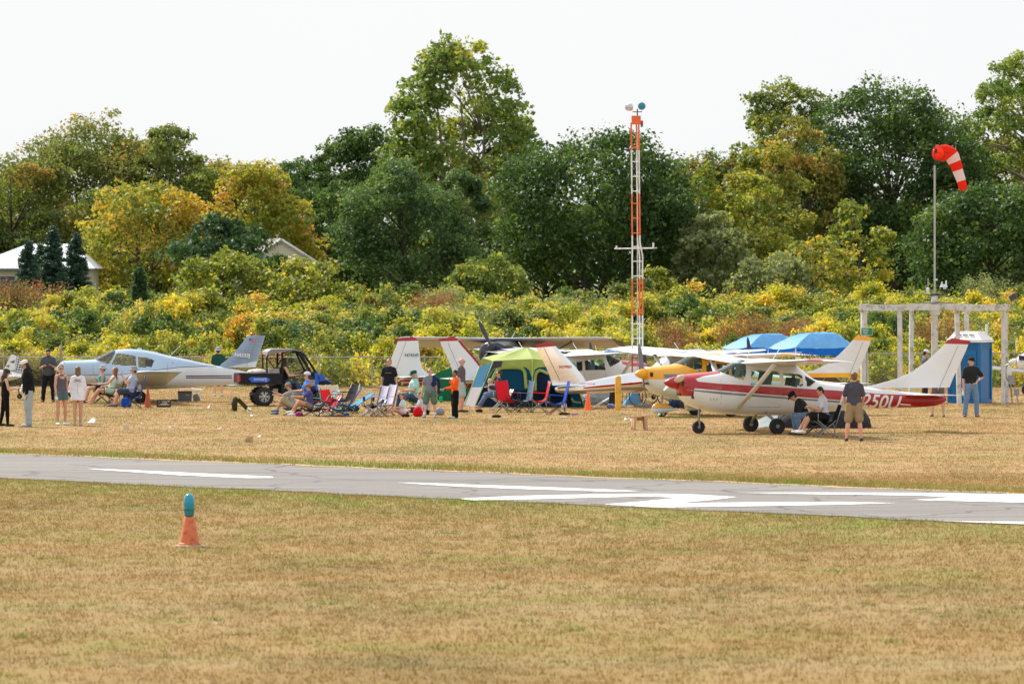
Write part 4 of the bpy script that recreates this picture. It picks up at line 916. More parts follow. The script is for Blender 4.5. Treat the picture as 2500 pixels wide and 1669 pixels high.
# ---------------------------------------------------------------- aircraft (local frame: nose +x, left wing +y, wheels on z=0)
def pchip(xs, ys, x):
    xs = np.asarray(xs, float); ys = np.asarray(ys, float); h = np.diff(xs); d = np.diff(ys)/h; m = np.zeros(len(xs))
    for i in range(1, len(xs)-1):
        if d[i-1]*d[i] > 0: w1 = 2*h[i]+h[i-1]; w2 = h[i]+2*h[i-1]; m[i] = (w1+w2)/(w1/d[i-1]+w2/d[i])
    m[0] = d[0]; m[-1] = d[-1]; k = np.clip(np.searchsorted(xs, x)-1, 0, len(xs)-2); t = (x-xs[k])/h[k]
    return ys[k]*(1+2*t)*(1-t)**2+m[k]*h[k]*t*(1-t)**2+ys[k+1]*t*t*(3-2*t)+m[k+1]*h[k]*t*t*(t-1)
def inpoly(px, pz, poly):
    c = np.zeros(px.shape, bool); n = len(poly)
    for i in range(n):
        x1, z1 = poly[i]; x2, z2 = poly[(i+1) % n]
        if z1 == z2: continue
        c ^= ((z1 > pz) != (z2 > pz)) & (px < (x2-x1)*(pz-z1)/(z2-z1)+x1)
    return c
class Hull:
    """body lofted through stations (x, top z, bottom z, half width, squareness, roof narrowing)"""
    def __init__(s, st): s.st = sorted(st); s.a = np.array(s.st, float)
    def at(s, x): return [pchip(s.a[:, 0], s.a[:, k], x) for k in range(1, 6)]
    def y(s, x, z):
        x = np.array([float(x)]); zt, zb, hw, p, tp = [float(v[0]) for v in s.at(x)]; zc = (zt+zb)/2; hz = (zt-zb)/2
        q = min(1, abs((z-zc)/hz)); c = (max(0, 1-q**p))**(1/p); return hw*c*(1-tp*max(0, (z-zc)/hz))
    def mesh(s, parent, m, wins, m_glass, dx=.022, nr=144, name='fuselage'):
        x0, x1 = s.a[0, 0], s.a[-1, 0]; n = int((x1-x0)/dx)+1; X = np.linspace(x0, x1, n)
        zt, zb, hw, p, tp = s.at(X); zc = (zt+zb)/2; hz = (zt-zb)/2; th = np.linspace(0, 2*np.pi, nr, endpoint=False)+np.pi/nr
        S_, C_ = np.sin(th), np.cos(th)
        e = 2/p[:, None]; sz = np.sign(S_)*np.abs(S_)**e; cy = np.sign(C_)*np.abs(C_)**e
        Z = zc[:, None]+hz[:, None]*sz; Yy = hw[:, None]*cy*(1-tp[:, None]*np.maximum(0, sz)); XX_ = np.repeat(X[:, None], nr, 1)
        V = np.stack([XX_, Yy, Z], -1); Vf = V.reshape(-1, 3)
        i, j = np.meshgrid(np.arange(n-1), np.arange(nr), indexing='ij'); j2 = (j+1) % nr
        Fq = np.stack([i*nr+j, i*nr+j2, (i+1)*nr+j2, (i+1)*nr+j], -1).reshape(-1, 4); cen = Vf[Fq].mean(1)
        used = np.zeros(len(Fq), bool); sel = []
        for nm, poly, side in wins:
            k = inpoly(cen[:, 0], cen[:, 2], poly) & ~used
            if side: k &= (cen[:, 1]*side > 0)
            used |= k; sel.append((nm, k))
        def mk(nm, fsel, mm, cap=False):
            mb = MB(); F_ = Fq[fsel]; u, inv = np.unique(F_, return_inverse=True); mb.v = Vf[u].tolist(); mb.f = inv.reshape(-1, 4).tolist(); mb.m = [0]*len(mb.f)
            if cap: mb.add(V[0].tolist(), [tuple(range(nr))]); mb.add(V[-1].tolist(), [tuple(range(nr-1, -1, -1))])
            return mb.build(nm, mm, parent, 50)
        o = mk(name, ~used, m, True)
        for nm, k in sel:
            if k.any(): mk(nm, k, m_glass)
        return o
def wheel(parent, c, r, w_, hub=None, fair=None, name='wheel'):
    m_t = mat('tyre', (.022, .022, .022), .85, var=.3); e = MB().lathe(c, [(r*.55, -w_*.42), (r*.8, -w_*.5), (r*.95, -w_*.4), (r, -w_*.15), (r, w_*.15), (r*.95, w_*.4), (r*.8, w_*.5), (r*.55, w_*.42)], (0, 1, 0), 26).build(name, m_t, parent)
    MB().lathe(c, [(.01, -w_*.46), (r*.22, -w_*.46), (r*.28, -w_*.34), (r*.56, -w_*.36), (r*.58, -w_*.42), (r*.58, w_*.42), (r*.56, w_*.36), (r*.28, w_*.34), (r*.22, w_*.46), (.01, w_*.46)], (0, 1, 0), 20).build('hub', hub or m_grey, e)
    return e
def fairing(parent, c, L, W_, Hh, m, name='wheel_fairing'):
    x, y, z = c; rings = []
    for t in np.linspace(0, 1, 15):
        f = (math.sin(math.pi*min(1, t*1.12)**.62))**.75 if t < .9 else .28*(1-(t-.9)/.1)+.08
        f = max(.06, f); rings.append([(x+L*(.42-t), y+W_/2*f*math.cos(q), z+Hh/2*f*math.sin(q)*(1 if math.sin(q) > 0 else .8)) for q in [2*math.pi*j/16 for j in range(16)]])
    return recalc(MB().loft(rings).build(name, m, parent, 60))
def prop(parent, x, z, ang, L, m_bl, m_sp, sp_len=.3, sp_r=.16, nb=2, tip=None):
    pr = MB().lathe((x-.02, 0, z), [(sp_r*.98, 0), (sp_r, .02), (sp_r*.93, sp_len*.3), (sp_r*.72, sp_len*.6), (sp_r*.36, sp_len*.88), (.012, sp_len)], (1, 0, 0), 24).build('spinner', m_sp, parent)
    for k in range(nb):
        a = R(ang)+2*math.pi*k/nb; d = Vector((0, math.cos(a), math.sin(a))); t = Vector((0, -math.sin(a), math.cos(a))); rings = []
        for u in (.06, .14, .25, .45, .65, .85, .97, 1.0):
            ch = L*(.07+.10*math.sin(min(1, u*1.15)*math.pi*.75))*(1 if u < .96 else .45); tw = R(62-48*u); cx = t*math.cos(tw)+Vector((1, 0, 0))*math.sin(tw); nn = d.cross(cx)
            c = Vector((x+.06, 0, z))+d*L*u; rings.append([c+cx*ch*.5*math.cos(q)+nn*ch*.10*math.sin(q) for q in [2*math.pi*j/10 for j in range(10)]])
        bl = recalc(MB().loft(rings).build('propeller_blade', m_bl, parent, 180))
        if tip: MB().loft([[p+(p-c)*.05 for p in r_] for r_ in rings[-2:]]).build('blade_tip', tip, bl)
CS = [  # high wing four seater, measured off the red and white one
 (2.34, 1.53, 1.16, .20, 2.2, 0), (2.28, 1.56, 1.02, .36, 2.4, 0), (2.12, 1.57, .82, .47, 2.6, 0), (1.85, 1.595, .68, .52, 2.7, 0), (1.35, 1.64, .55, .555, 2.9, .03), (1.12, 1.71, .52, .565, 3.0, .08), (.62, 1.93, .49, .57, 3.1, .12),
 (.3, 1.98, .48, .57, 3.2, .13), (-.4, 1.96, .475, .57, 3.2, .13), (-.95, 1.78, .49, .55, 3.0, .14), (-1.2, 1.60, .51, .52, 2.8, .12), (-1.5, 1.41, .53, .48, 2.6, .06), (-2.1, 1.305, .57, .405, 2.4, 0), (-2.75, 1.235, .605, .325, 2.3, 0),
 (-3.9, 1.085, .64, .20, 2.2, 0), (-4.7, 1.0, .67, .12, 2.1, 0), (-5.1, .95, .74, .07, 2, 0), (-5.22, .92, .82, .03, 2, 0)]
CW = [('windshield', [(1.30, 1.66), (1.05, 1.56), (.66, 1.40), (.56, 1.62), (.52, 2.2), (1.3, 2.2)], 0)]
for s_ in (1, -1):
    CW += [('window', [(.42, 1.66), (.46, 1.31), (-.34, 1.255), (-.34, 1.62), (-.28, 1.64), (.36, 1.68)], s_), ('window', [(-.45, 1.60), (-.45, 1.26), (-.50, 1.24), (-.95, 1.245), (-1.0, 1.28), (-1.0, 1.53), (-.9, 1.57)], s_), ('window', [(-1.09, 1.53), (-1.13, 1.245), (-1.2, 1.24), (-1.43, 1.37)], s_)]
CFIN = [(1.18, -2.75, -5.32), (1.27, -3.2, -5.36), (1.42, -3.8, -5.42), (1.62, -4.28, -5.52), (1.9, -4.68, -5.66), (2.2, -5.03, -5.80), (2.36, -5.18, -5.86)]
m_gl = glass('cabin_glass', (.80, .95, .91), .03)
m_pw = mat('airplane_white', (.76, .765, .77), .28, var=.03, scale=1.0, coat=.3); m_seat = mat('seat_grey', (.22, .25, .24), .8)
def cessna(label, nose_px, nose_Y, rot, sc_=1.0, body=None, wing_m=None, tip_m=None, fin_m=None, cap_m=None, stab_m=None, fair=None, prop_ang=75, spin_m=None, blade_m=None, name='high_wing_plane', fin=CFIN, seam=(-5.0, -5.56), detail=True, z0=0.0, strut_m=None, tip_bits=None):
    f = Vector((math.cos(R(rot)), math.sin(R(rot)), 0)); X = (nose_px-HX)*nose_Y/F; o = Vector((X, nose_Y, 0))-f*2.72*sc_
    a = thing(name, label, 'airplane', (o.x, o.y, z0), R(rot)); a.scale = (sc_,)*3
    hull = Hull(CS); hull.mesh(a, body, CW, m_gl)
    wing_m = wing_m or m_pw
    for s_ in (1, -1):
        mb = MB(); mb.wing([((.66, 0, 1.86), (-.98, 0, 1.80), .20), ((.66, s_*.55, 1.865), (-.98, s_*.55, 1.80), .20), ((.66, s_*2.7, 1.93), (-.96, s_*2.7, 1.88), .19), ((.46, s_*5.15, 2.01), (-.72, s_*5.15, 1.975), .13)], (0, 0, 1)); recalc(mb.build('wing', wing_m, a, 50))
        mb = MB(); mb.wing([((.46, s_*5.15, 2.01), (-.72, s_*5.15, 1.975), .132), ((.40, s_*5.32, 2.005), (-.75, s_*5.32, 1.97), .10), ((.18, s_*5.42, 1.985), (-.78, s_*5.42, 1.96), .03)], (0, 0, 1)); recalc(mb.build('wing_tip', tip_m or wing_m, a, 50))
        mb = MB(); mb.tube([(.85, s_*.50, .62), (.66, s_*1.6, 1.22), (.50, s_*2.75, 1.88)], [.075, .075, .075], 10, flat=.36, side=(1, 0, 0)); mb.build('wing_strut', strut_m or wing_m, a, 180)
        # flap and aileron seams as thin grooves
        mb = MB(); mb.tube([(-.52, s_*.7, 1.945), (-.50, s_*2.6, 2.005)], .006, 4); mb.tube([(-.50, s_*2.7, 2.01), (-.42, s_*5.0, 2.055)], .006, 4); mb.build('control_seam', m_grey, a)
    mb = MB(); mb.wing([((x0, 0, z), (x1, 0, z+(-.02 if z > 2 else 0)), .10-.025*(z-1.2)) for z, x0, x1 in fin], (0, 1, 0)); recalc(mb.build('fin', fin_m or m_pw, a, 50))
    zt_, xa_, xb_ = fin[-1]; z2 = zt_+.17
    mb = MB(); mb.wing([((xa_, 0, zt_), (xb_, 0, zt_-.02), .075), ((xa_-.10, 0, zt_+.10), (xb_-.05, 0, zt_+.04), .06), ((xa_-.22, 0, z2-.02), (xb_-.08, 0, zt_+.07), .03)], (0, 1, 0)); cp = recalc(mb.build('fin_cap', cap_m or fin_m or m_pw, a, 50))
    if detail: MB().lathe((xa_-.3, 0, z2-.04), [(.02, 0), (.02, .04), (.004, .06)], n=8).build('beacon', mat('red_lens', lin((.85, .08, .12)), .2), cp)
    for s_ in (1, -1):
        mb = MB(); mb.wing([((-4.02, s_*.10, .99), (-5.15, s_*.05, .96), .10), ((-4.15, s_*.6, 1.0), (-5.12, s_*.6, .98), .09), ((-4.42, s_*1.62, 1.02), (-5.08, s_*1.62, 1.0), .06), ((-4.6, s_*1.72, 1.02), (-5.05, s_*1.72, 1.0), .02)], (0, 0, 1)); recalc(mb.build('tailplane', stab_m or m_pw, a, 50))
    # fin seams
    mb = MB()
    for y_ in (.028, -.028):
        mb.tube([(seam[0], y_, 1.12), (seam[1], y_*.7, 2.30)], .006, 4)
    mb.build('rudder_seam', m_grey, a)
    mb = MB()
    for s_ in (1, -1): mb.tube([(-.02, s_*.35, .56), (-.06, s_*.8, .40), (-.08, s_*1.12, .22)], [.05, .04, .032], 8)
    mb.tube([(1.72, 0, .72), (1.74, 0, .28)], .03, 8); mb.tube([(1.74, -.1, .30), (1.74, -.1, .16)], .02, 6); mb.tube([(1.74, .1, .30), (1.74, .1, .16)], .02, 6); mb.tube([(1.74, -.1, .30), (1.74, .1, .30)], .03, 6); mb.build('landing_gear', m_galv, a)
    for (x, y, r, w_) in ((-.08, 1.16, .215, .17), (-.08, -1.16, .215, .17), (1.74, 0, .175, .13)):
        wheel(a, (x, y, r-.01), r, w_)
        if fair: fairing(a, (x-.02, y, r+.06), .95, .26, .40, fair)
    prop(a, 2.36, 1.345, prop_ang, .98, blade_m or m_dark, spin_m or body, .36, .17)
    mb = MB()
    for y_ in (-.25, .25):
        mb.box((.15, y_, 1.05), (.42, .38, .12)); mb.box((-.10, y_, 1.34), (.12, .36, .52), Matrix.Rotation(R(-10), 3, 'Y')); mb.box((-.16, y_, 1.66), (.08, .2, .14))
        mb.box((-.62, y_, 1.0), (.4, .4, .12)); mb.box((-.86, y_, 1.24), (.12, .4, .45), Matrix.Rotation(R(-12), 3, 'Y'))
    mb.box((.74, 0, 1.28), (.1, .9, .26)); mb.lathe((.55, .25, 1.33), [(.13, 0), (.14, .01), (.13, .02)], (1, 0, .3), 14); mb.build('seat', m_seat, a)
    mb = MB(); mb.tube([(-.3, .1, 1.96), (-.5, .1, 2.25)], .012, 5); mb.tube([(.35, -.1, 1.97), (.30, -.1, 2.15)], .01, 5); mb.build('aerial', m_pw, a)
    if detail:
        mb = MB(); 
        for y_ in (.33, -.33): mb.box((2.29, y_*.9, 1.33), (.05, .18, .13))
        mb.box((2.28, 0, 1.05), (.05, .3, .08)); mb.build('cowl_intake', m_black, a)
        mb = MB()
        for x0 in (.47, -.38, -1.05): 
            for s_ in (1, -1): mb.tube([(x0, s_*(hull.y(x0, z_)+.003), z_) for z_ in (.72, .95, 1.2)], .005, 4)
        for s_ in (1, -1):
            mb.tube([(x_, s_*(hull.y(x_, .70)+.003), .70) for x_ in (.47, .1, -.38)], .005, 4); mb.tube([(1.28, s_*(hull.y(1.28, z_)+.003), z_) for z_ in (.66, .8, 1.0, 1.2, 1.4, 1.55)], .005, 4)
        mb.build('panel_seam', m_grey, a)
    return a, hull
def side_text(a, hull, body, x, z, size, m, slope=0.0, shear=0.0, bold=0.0, name='registration'):
    """lettering wrapped onto the left side of the body, reading nose to tail"""
    import bmesh
    o = text(body, size, m, a, frame((x, 1.0, z), (-1, 0, slope), (0, 0, 1)), name, 0, shear, bold)
    bm = bmesh.new(); bm.from_mesh(o.data)
    for _ in range(2):
        es = [e for e in bm.edges if e.calc_length() > .05]
        if es: bmesh.ops.subdivide_edges(bm, edges=es, cuts=1)
        bmesh.ops.triangulate(bm, faces=bm.faces)
    for v in bm.verts: v.co.y = hull.y(v.co.x, v.co.z)+.008
    bm.to_mesh(o.data); bm.free(); return o
RED = lin((.66, .07, .10)); WHT = (.74, .74, .73); GRY = lin((.46, .49, .51))
m_red = mat('signal_red', RED, .3, var=.08, coat=.3)
m_txtw = mat('lettering_white', (.78, .78, .77), .5, var=.03); m_txtk = mat('lettering_black', (.03, .03, .03), .5)
CF4 = [(1.0, -3.95, -5.30), (1.3, -4.15, -5.38), (1.62, -4.42, -5.50), (1.9, -4.68, -5.64), (2.2, -4.98, -5.80), (2.36, -5.12, -5.86)]
# --- the red and white plane in front
body7 = band_mat('paint_red_white', WHT, [
  (RED, [(3, 1.0, 2.0), (2.02, 1.0, 2.0), (2.0, 1.44, 2.0), (1.7, 1.53, 2.0), (1.22, 1.60, 2.0), (1.21, 1.7, 2.0)]),
  (RED, [(3, .9, 2.0), (2.36, .95, 2.0), (2.31, 1.18, 2.0), (2.2, 1.19, 2.0), (2.06, 1.21, 1.60), (1.9, 1.20, 1.385), (1.3, 1.145, 1.325), (.2, 1.05, 1.26), (-1.0, .955, 1.185), (-1.95, .88, 1.13), (-2.35, .84, 1.10), (-2.5, .73, 1.09), (-3.2, .65, 1.03), (-3.4, .3, 1.02), (-5.4, .3, .94)]),
  (GRY, [(2.2, 1.155, 1.18), (1.3, 1.045, 1.115), (.2, .965, 1.02), (-1.0, .88, .925), (-2.1, .79, .85), (-2.35, .78, .80)])])
a7, h7 = cessna('red, white and grey high wing airplane nearest the runway, numbered 250U on its tail', 1619, 141.3, 195, 1.0, body7, m_pw, band_mat('wing_tip_red', (.50, .52, .54), [(RED, [(.6, 0, 3), (.05, 0, 3)])]), m_pw, m_red, m_pw, None, 12, m_red, mat('blade_pale', (.62, .58, .52), .4))
side_text(a7, h7, 'N3250U', -2.93, .825, .515, m_txtw, -.075, .25, .008)
mb = MB(); pts = [(-3.86-.05*k, h7.y(-3.86-.05*k, .75)+.008, .745-.004*k) for k in range(7)]; mb.tube(pts, .014, 4, flat=.4, side=(0, 0, 1)); mb.build('registration_dash', m_txtw, a7)
mb = MB()
for k in range(3): x = 1.55-.085*k; mb.tube([(x, h7.y(x, .92)+.004, .955), (x+.035, h7.y(x, .90)+.004, .92), (x, h7.y(x, .88)+.004, .885)], .006, 4)
mb.build('cowl_louvre', m_grey, a7)
MB().prism([(2.12, h7.y(2.12, 1.05)+.002, 1.10), (2.05, h7.y(2.05, 1.05)+.004, 1.09), (2.0, h7.y(2.0, .95)+.004, .93), (2.06, h7.y(2.06, .95)+.002, .93)], (0, .012, 0)).build('cowl_duct', m_dark, a7)
# --- yellow and white plane behind it
YEL = lin((.93, .66, .12))
body6 = band_mat('paint_yellow_white', WHT, [(YEL, [(3, 1.19, 2.1), (1.5, 1.17, 2.1), (-.1, 1.17, 2.1), (-.8, 1.18, 1.26), (-3.2, 1.02, 1.14), (-5.4, .4, .99)]),
  (GRY, [(1.95, 1.30, 1.31), (1.93, 1.22, 1.34), (1.55, 1.16, 1.34), (1.0, 1.15, 1.34)])])
m_yel = mat('paint_yellow', YEL, .3, var=.06, coat=.3)
a6, h6 = cessna('yellow and white high wing airplane behind the red and white one, yellow fin cap', 1548.5, 158.7, 207, .955, body6, m_pw, band_mat('wing_tip_yellow', WHT, [(YEL, [(.6, 0, 3), (.0, 0, 3)])]), band_mat('fin_white_yellow', WHT, [(YEL, [(-6, .5, 1.32), (-2.5, .5, 1.32)])]), m_yel, m_pw, band_mat('fairing_yellow', WHT, [(m_y, z) for m_y, z in [(YEL, [(-2, .29, 1), (3, .29, 1)]), (lin((.3, .38, .42)), [(-2, .262, .28), (3, .262, .28)])]]), 105, m_yel, mat('blade_grey', (.16, .17, .19), .4))
text('CESSNA', .17, m_txtk, a6, frame((-.28, 5.425, 1.99), (-1, .03, -.01), (0, .1, 1)), 'wing_tip_lettering', .002, .1)
# --- polished plane facing right
m_pol = mat('polished_aluminium', (.80, .80, .80), .16, 1.0, var=.03, scale=1.2, bump=.06, bscale=5)
body5 = band_mat('polished_red_stripe', (.80, .80, .80), [(RED, [(3, 1.02, 1.10), (0, .97, 1.05), (-3.6, .85, .91), (-4.2, .84, .88)]), (lin((.45, .1, .1)), [(3, 1.13, 1.15), (-2, 1.08, 1.10)])], rough=.16, metal=1.0, coat=0)
def tailpx_plane(px, Yt, rot, sc_): # nose position from the rear corner of the fin
    f = Vector((math.cos(R(rot)), math.sin(R(rot)), 0)); n_ = Vector(((px-HX)*Yt/F, Yt, 0))+f*(5.9+2.72)*sc_; return HX+n_.x*F/n_.y, n_.y
npx, nY = tailpx_plane(1313, 170, 24, .92)
a5, h5 = cessna('polished bare metal high wing airplane facing right, with red fin cap', npx, nY, 24, .92, body5, m_pw, m_pw, m_pol, m_red, m_pol, m_pw, 80, m_red, None, z0=-.12, fin=CF4)
a5.rotation_euler = (0, -R(2.6), R(24)); a5.location.z = .02
text('N19461', .15, m_red, a5, frame((-4.78, -.05, 1.62), (1, 0, -.02), (0, 0, 1)), 'registration')
MB().wing([((-4.0, -.10, 1.022), (-4.3, -.06, 1.02), .05), ((-4.38, -1.6, 1.045), (-4.5, -1.6, 1.04), .04)], (0, 0, 1)).build('tailplane_edge', m_red, a5)
# --- white plane behind, red edged fin, facing right
body4 = band_mat('paint_white_maroon', WHT, [(lin((.70, .22, .30)), [(3, 1.38, 1.7), (1.5, 1.42, 1.75), (1.2, 1.5, 1.75)]), (lin((.55, .10, .15)), [(3, .75, .95), (-2, .72, .88), (-5.4, .66, .84)])])
npx, nY = tailpx_plane(1072, 177, 27, .94)
a4, h4 = cessna('white high wing airplane facing right with maroon edged swept fin behind the big tent', npx, nY, 27, .94, body4, m_pw, None, m_pw, m_red, m_pw, None, 70, mat('maroon', lin((.55, .1, .15)), .4), None, fin=CF4, z0=-.15)
MB().ball((.52, -.75, 1.93), (.30, .22, .07)).build('wing_root_fairing', mat('tip_blue', lin((.18, .42, .75)), .4), a4)
m_mar = mat('maroon_edge', lin((.62, .14, .19)), .4)
MB().tube([(-4.0, 0, 1.12), (-4.15, 0, 1.31), (-4.42, 0, 1.63), (-4.68, 0, 1.91), (-4.98, 0, 2.21), (-5.12, 0, 2.38)], [.045, .045, .05, .05, .05, .05], 8, flat=.7).build('fin_edge', m_mar, a4, 180)
# --- white plane with upright fin N74545, behind
body3 = band_mat('paint_white_red_black', WHT, [(lin((.72, .06, .08)), [(3, .80, .88), (-5.4, .80, .88)]), (lin((.72, .06, .08)), [(3, .68, .76), (-5.4, .68, .76)]), ((.02, .02, .02), [(3, .60, .655), (-5.4, .56, .655)]), (lin((.62, .60, .45)), [(3, .91, .955), (-5.4, .91, .955)])])
npx, nY = tailpx_plane(951, 183, 20, .90)
CF3 = [(1.0, -4.0, -5.75), (1.3, -4.35, -5.72), (1.6, -4.42, -5.58), (2.0, -4.46, -5.42), (2.32, -4.50, -5.30)]
a3, h3 = cessna('white plane with upright red capped fin numbered N74545 standing left of the tent', npx, nY, 20, .93, body3, m_pw, None, m_pw, m_red, m_pw, None, 70, m_pw, None, fin=CF3, seam=(-5.42, -4.98), z0=-.15)
text('N74545', .17, m_txtk, a3, frame((-4.77, -.06, 1.78), (1, 0, .0), (0, 0, 1)), 'registration')
# --- dark blue plane facing the camera over the tent
body2 = band_mat('paint_navy', lin((.13, .15, .24)), [], rough=.25)
f2 = -60; nY = 183.5; 
def dark_plane():
    rot = 256; sc_ = 1.0; f = Vector((math.cos(R(rot)), math.sin(R(rot)), 0)); px, Yn = 1189, 186; X = (px-HX)*Yn/F; o = Vector((X, Yn, 0))-f*2.75
    a = thing('bush_plane', 'dark navy high wing bush plane facing the camera over the green tent', 'airplane', (o.x, o.y, 0), R(rot)); zz = -.04; a.rotation_euler = (0, -R(11), R(rot))
    st = [(x, zt_+zz*(1 if x > .6 else .8), zb+zz*.75, hw*1.1, p, tp) for x, zt_, zb, hw, p, tp in CS]; hull = Hull(st)
    w_ = [(n_, [(x, z+zz*.9) for x, z in pl], sd_) for n_, pl, sd_ in CW]; hull.mesh(a, body2, w_, glass('dark_glass', (.55, .58, .5), .25))
    m_w2 = band_mat('wing_navy_edge', lin((.34, .32, .30)), [(lin((.75, .78, .86)), [(.52, 0, 4), (1.2, 0, 4)])])
    for s_ in (1, -1):
        mb = MB(); mb.wing([((.75, 0, 1.93), (-.95, 0, 1.86), .20), ((.75, s_*3.6, 1.97), (-.95, s_*3.6, 1.90), .18), ((.65, s_*3.9, 1.96), (-.9, s_*3.9, 1.90), .12)], (0, 0, 1)); recalc(mb.build('wing', m_w2, a, 50))
        mb = MB(); mb.wing([((.65, s_*3.9, 1.96), (-.9, s_*3.9, 1.90), .13), ((.2, s_*4.2, 1.88), (-.95, s_*4.2, 1.83), .04)], (0, 0, 1)); recalc(mb.build('wing_tip', m_dark, a, 50))
        MB().tube([(.6, s_*.5, .7), (.4, s_*2.4, 1.88)], .06, 8, flat=.4, side=(1, 0, 0)).build('wing_strut', m_dark, a, 180)
        MB().tube([(.5, s_*.5, .6), (.5, s_*1.1, .35)], .05, 8).build('gear_leg', m_dark, a); wheel(a, (.5, s_*1.15, .36), .37, .26)
        MB().wing([((-4.0, s_*.1, 1.05), (-5.0, s_*.05, 1.03), .08), ((-4.3, s_*1.6, 1.05), (-5.0, s_*1.6, 1.03), .05)], (0, 0, 1)).build('tailplane', body2, a)
    MB().wing([((x0, 0, z), (x1, 0, z), .09) for z, x0, x1 in CFIN], (0, 1, 0)).build('fin', body2, a, 50); wheel(a, (-4.6, 0, 1.0), .13, .1)
    prop(a, 2.38, 1.345+zz, 118, 1.05, m_dark, m_black, .22, .18, 3, mat('tip_green', lin((.05, .55, .42)), .5))
    mb = MB(); mb.box((2.30, .0, 1.12), (.08, .42, .2)); mb.build('cowl_intake', m_black, a); MB().tube([(-.2, 0, 2.0), (-.5, .1, 2.4)], .012, 5).build('aerial', m_pw, a)
dark_plane()

# --- low wing plane, light blue over white, facing left
BLU = lin((.66, .75, .83)); SIL = (.66, .69, .71)
rotc = 191; fc_ = Vector((math.cos(R(rotc)), math.sin(R(rotc)), 0)); lc = Vector((-fc_.y, fc_.x, 0)); wn_ = G(342, 983.5); oc = wn_-lc*1.52
def LC(px, py, yl=0.0):
    """local x, z of a photo pixel on the plane y=yl of the low wing plane"""
    d = Vector(((px-HX)/F, 1, (HY-py)/F)); o0 = Vector((0, 0, H)); n_ = lc; t = ((oc+lc*yl)-o0).dot(n_)/d.dot(n_); p = o0+d*t-oc; return (p.dot(fc_), p.z)
t_ = lambda px, py: LC(px, py, 0); q_ = lambda px, py: LC(px, py, .52)
topc = [t_(*p) for p in [(144, 890), (147, 884), (153, 880.5), (190, 879), (226, 877.5), (243, 871), (262, 861), (283, 853.6), (315, 851.7), (345, 853.5), (376, 859), (416.5, 869), (455, 877), (495, 886), (531, 893), (560, 899), (600, 908), (632, 916)]]
botc = [t_(*p) for p in [(144, 902), (147, 918), (153, 925), (190, 932), (226, 938), (243, 941), (262, 944), (283, 947), (315, 949.5), (345, 950), (376, 949.8), (416.5, 948), (455, 946), (495, 943.5), (531, 940.7), (560, 939), (600, 935), (632, 929)]]
hwc = [.12, .28, .38, .44, .50, .53, .56, .57, .57, .56, .54, .48, .40, .32, .25, .19, .12, .05]; pc = [2.2, 2.4, 2.5, 2.6, 2.8, 2.8, 2.7, 2.6, 2.6, 2.6, 2.5, 2.5, 2.5, 2.4, 2.4, 2.3, 2.2, 2]; tpc = [0, 0, 0, 0, .05, .15, .25, .3, .3, .28, .2, .1, .05, 0, 0, 0, 0, 0]
stc = [(a_[0], a_[1], b_[1], h_, p_, tp_) for a_, b_, h_, p_, tp_ in zip(topc, botc, hwc, pc, tpc)]
hc = Hull(stc); ac = thing('low_wing_plane', 'light blue and white low wing airplane numbered N4333J facing left', 'airplane', oc, R(rotc))
wins = [('windshield', [q_(229, 876), q_(262, 888), q_(269, 886), q_(283, 862), q_(287, 846), q_(225, 846)], 0)]
for s_ in (1, -1):
    wins += [('window', [q_(272.5, 889), q_(286, 864), q_(294, 862.5), q_(333, 869), q_(333, 894.5)], s_), ('window', [q_(338, 870), q_(361, 873.5), q_(377.5, 879), q_(370.5, 896), q_(338, 895)], s_)]
bl = [q_(147, 915.5), q_(230, 915.5), q_(300, 913), q_(345, 906), q_(407, 900), q_(440, 896), q_(500, 893.5), q_(533, 894), q_(560, 899)]
k1 = [q_(147, 917), q_(230, 917), q_(300, 914.5), q_(345, 907.5), q_(407, 901), q_(440, 897.3), q_(500, 895), q_(533, 895.5)]
k2 = [q_(455, 918), q_(570, 917.5)]; k3 = [q_(455, 922), q_(570, 922.5)]
bodyc = band_mat('paint_blue_silver', SIL, [(BLU, [(x, z, 3) for x, z in bl]), ((.05, .06, .08), [(x, z, z+.022) for x, z in k1]), ((.05, .06, .08), [(x, z-.02, z+.02) for x, z in k2]), ((.05, .06, .08), [(x, z-.022, z+.018) for x, z in k3])], zr=(-.5, 3.0), xr=(-7, 4), rough=.25)
hc.mesh(ac, bodyc, wins, glass('cabin_glass_clear', (.86, .88, .86), .1))
m_blu = mat('paint_light_blue', BLU, .25, var=.05, coat=.3); m_sil = mat('paint_silver_white', SIL, .3, var=.06)
m_under = band_mat('wing_blue_tip', SIL, [], rough=.3)
le_r = LC(292, 938, .55); te_r = LC(398, 948, .55)
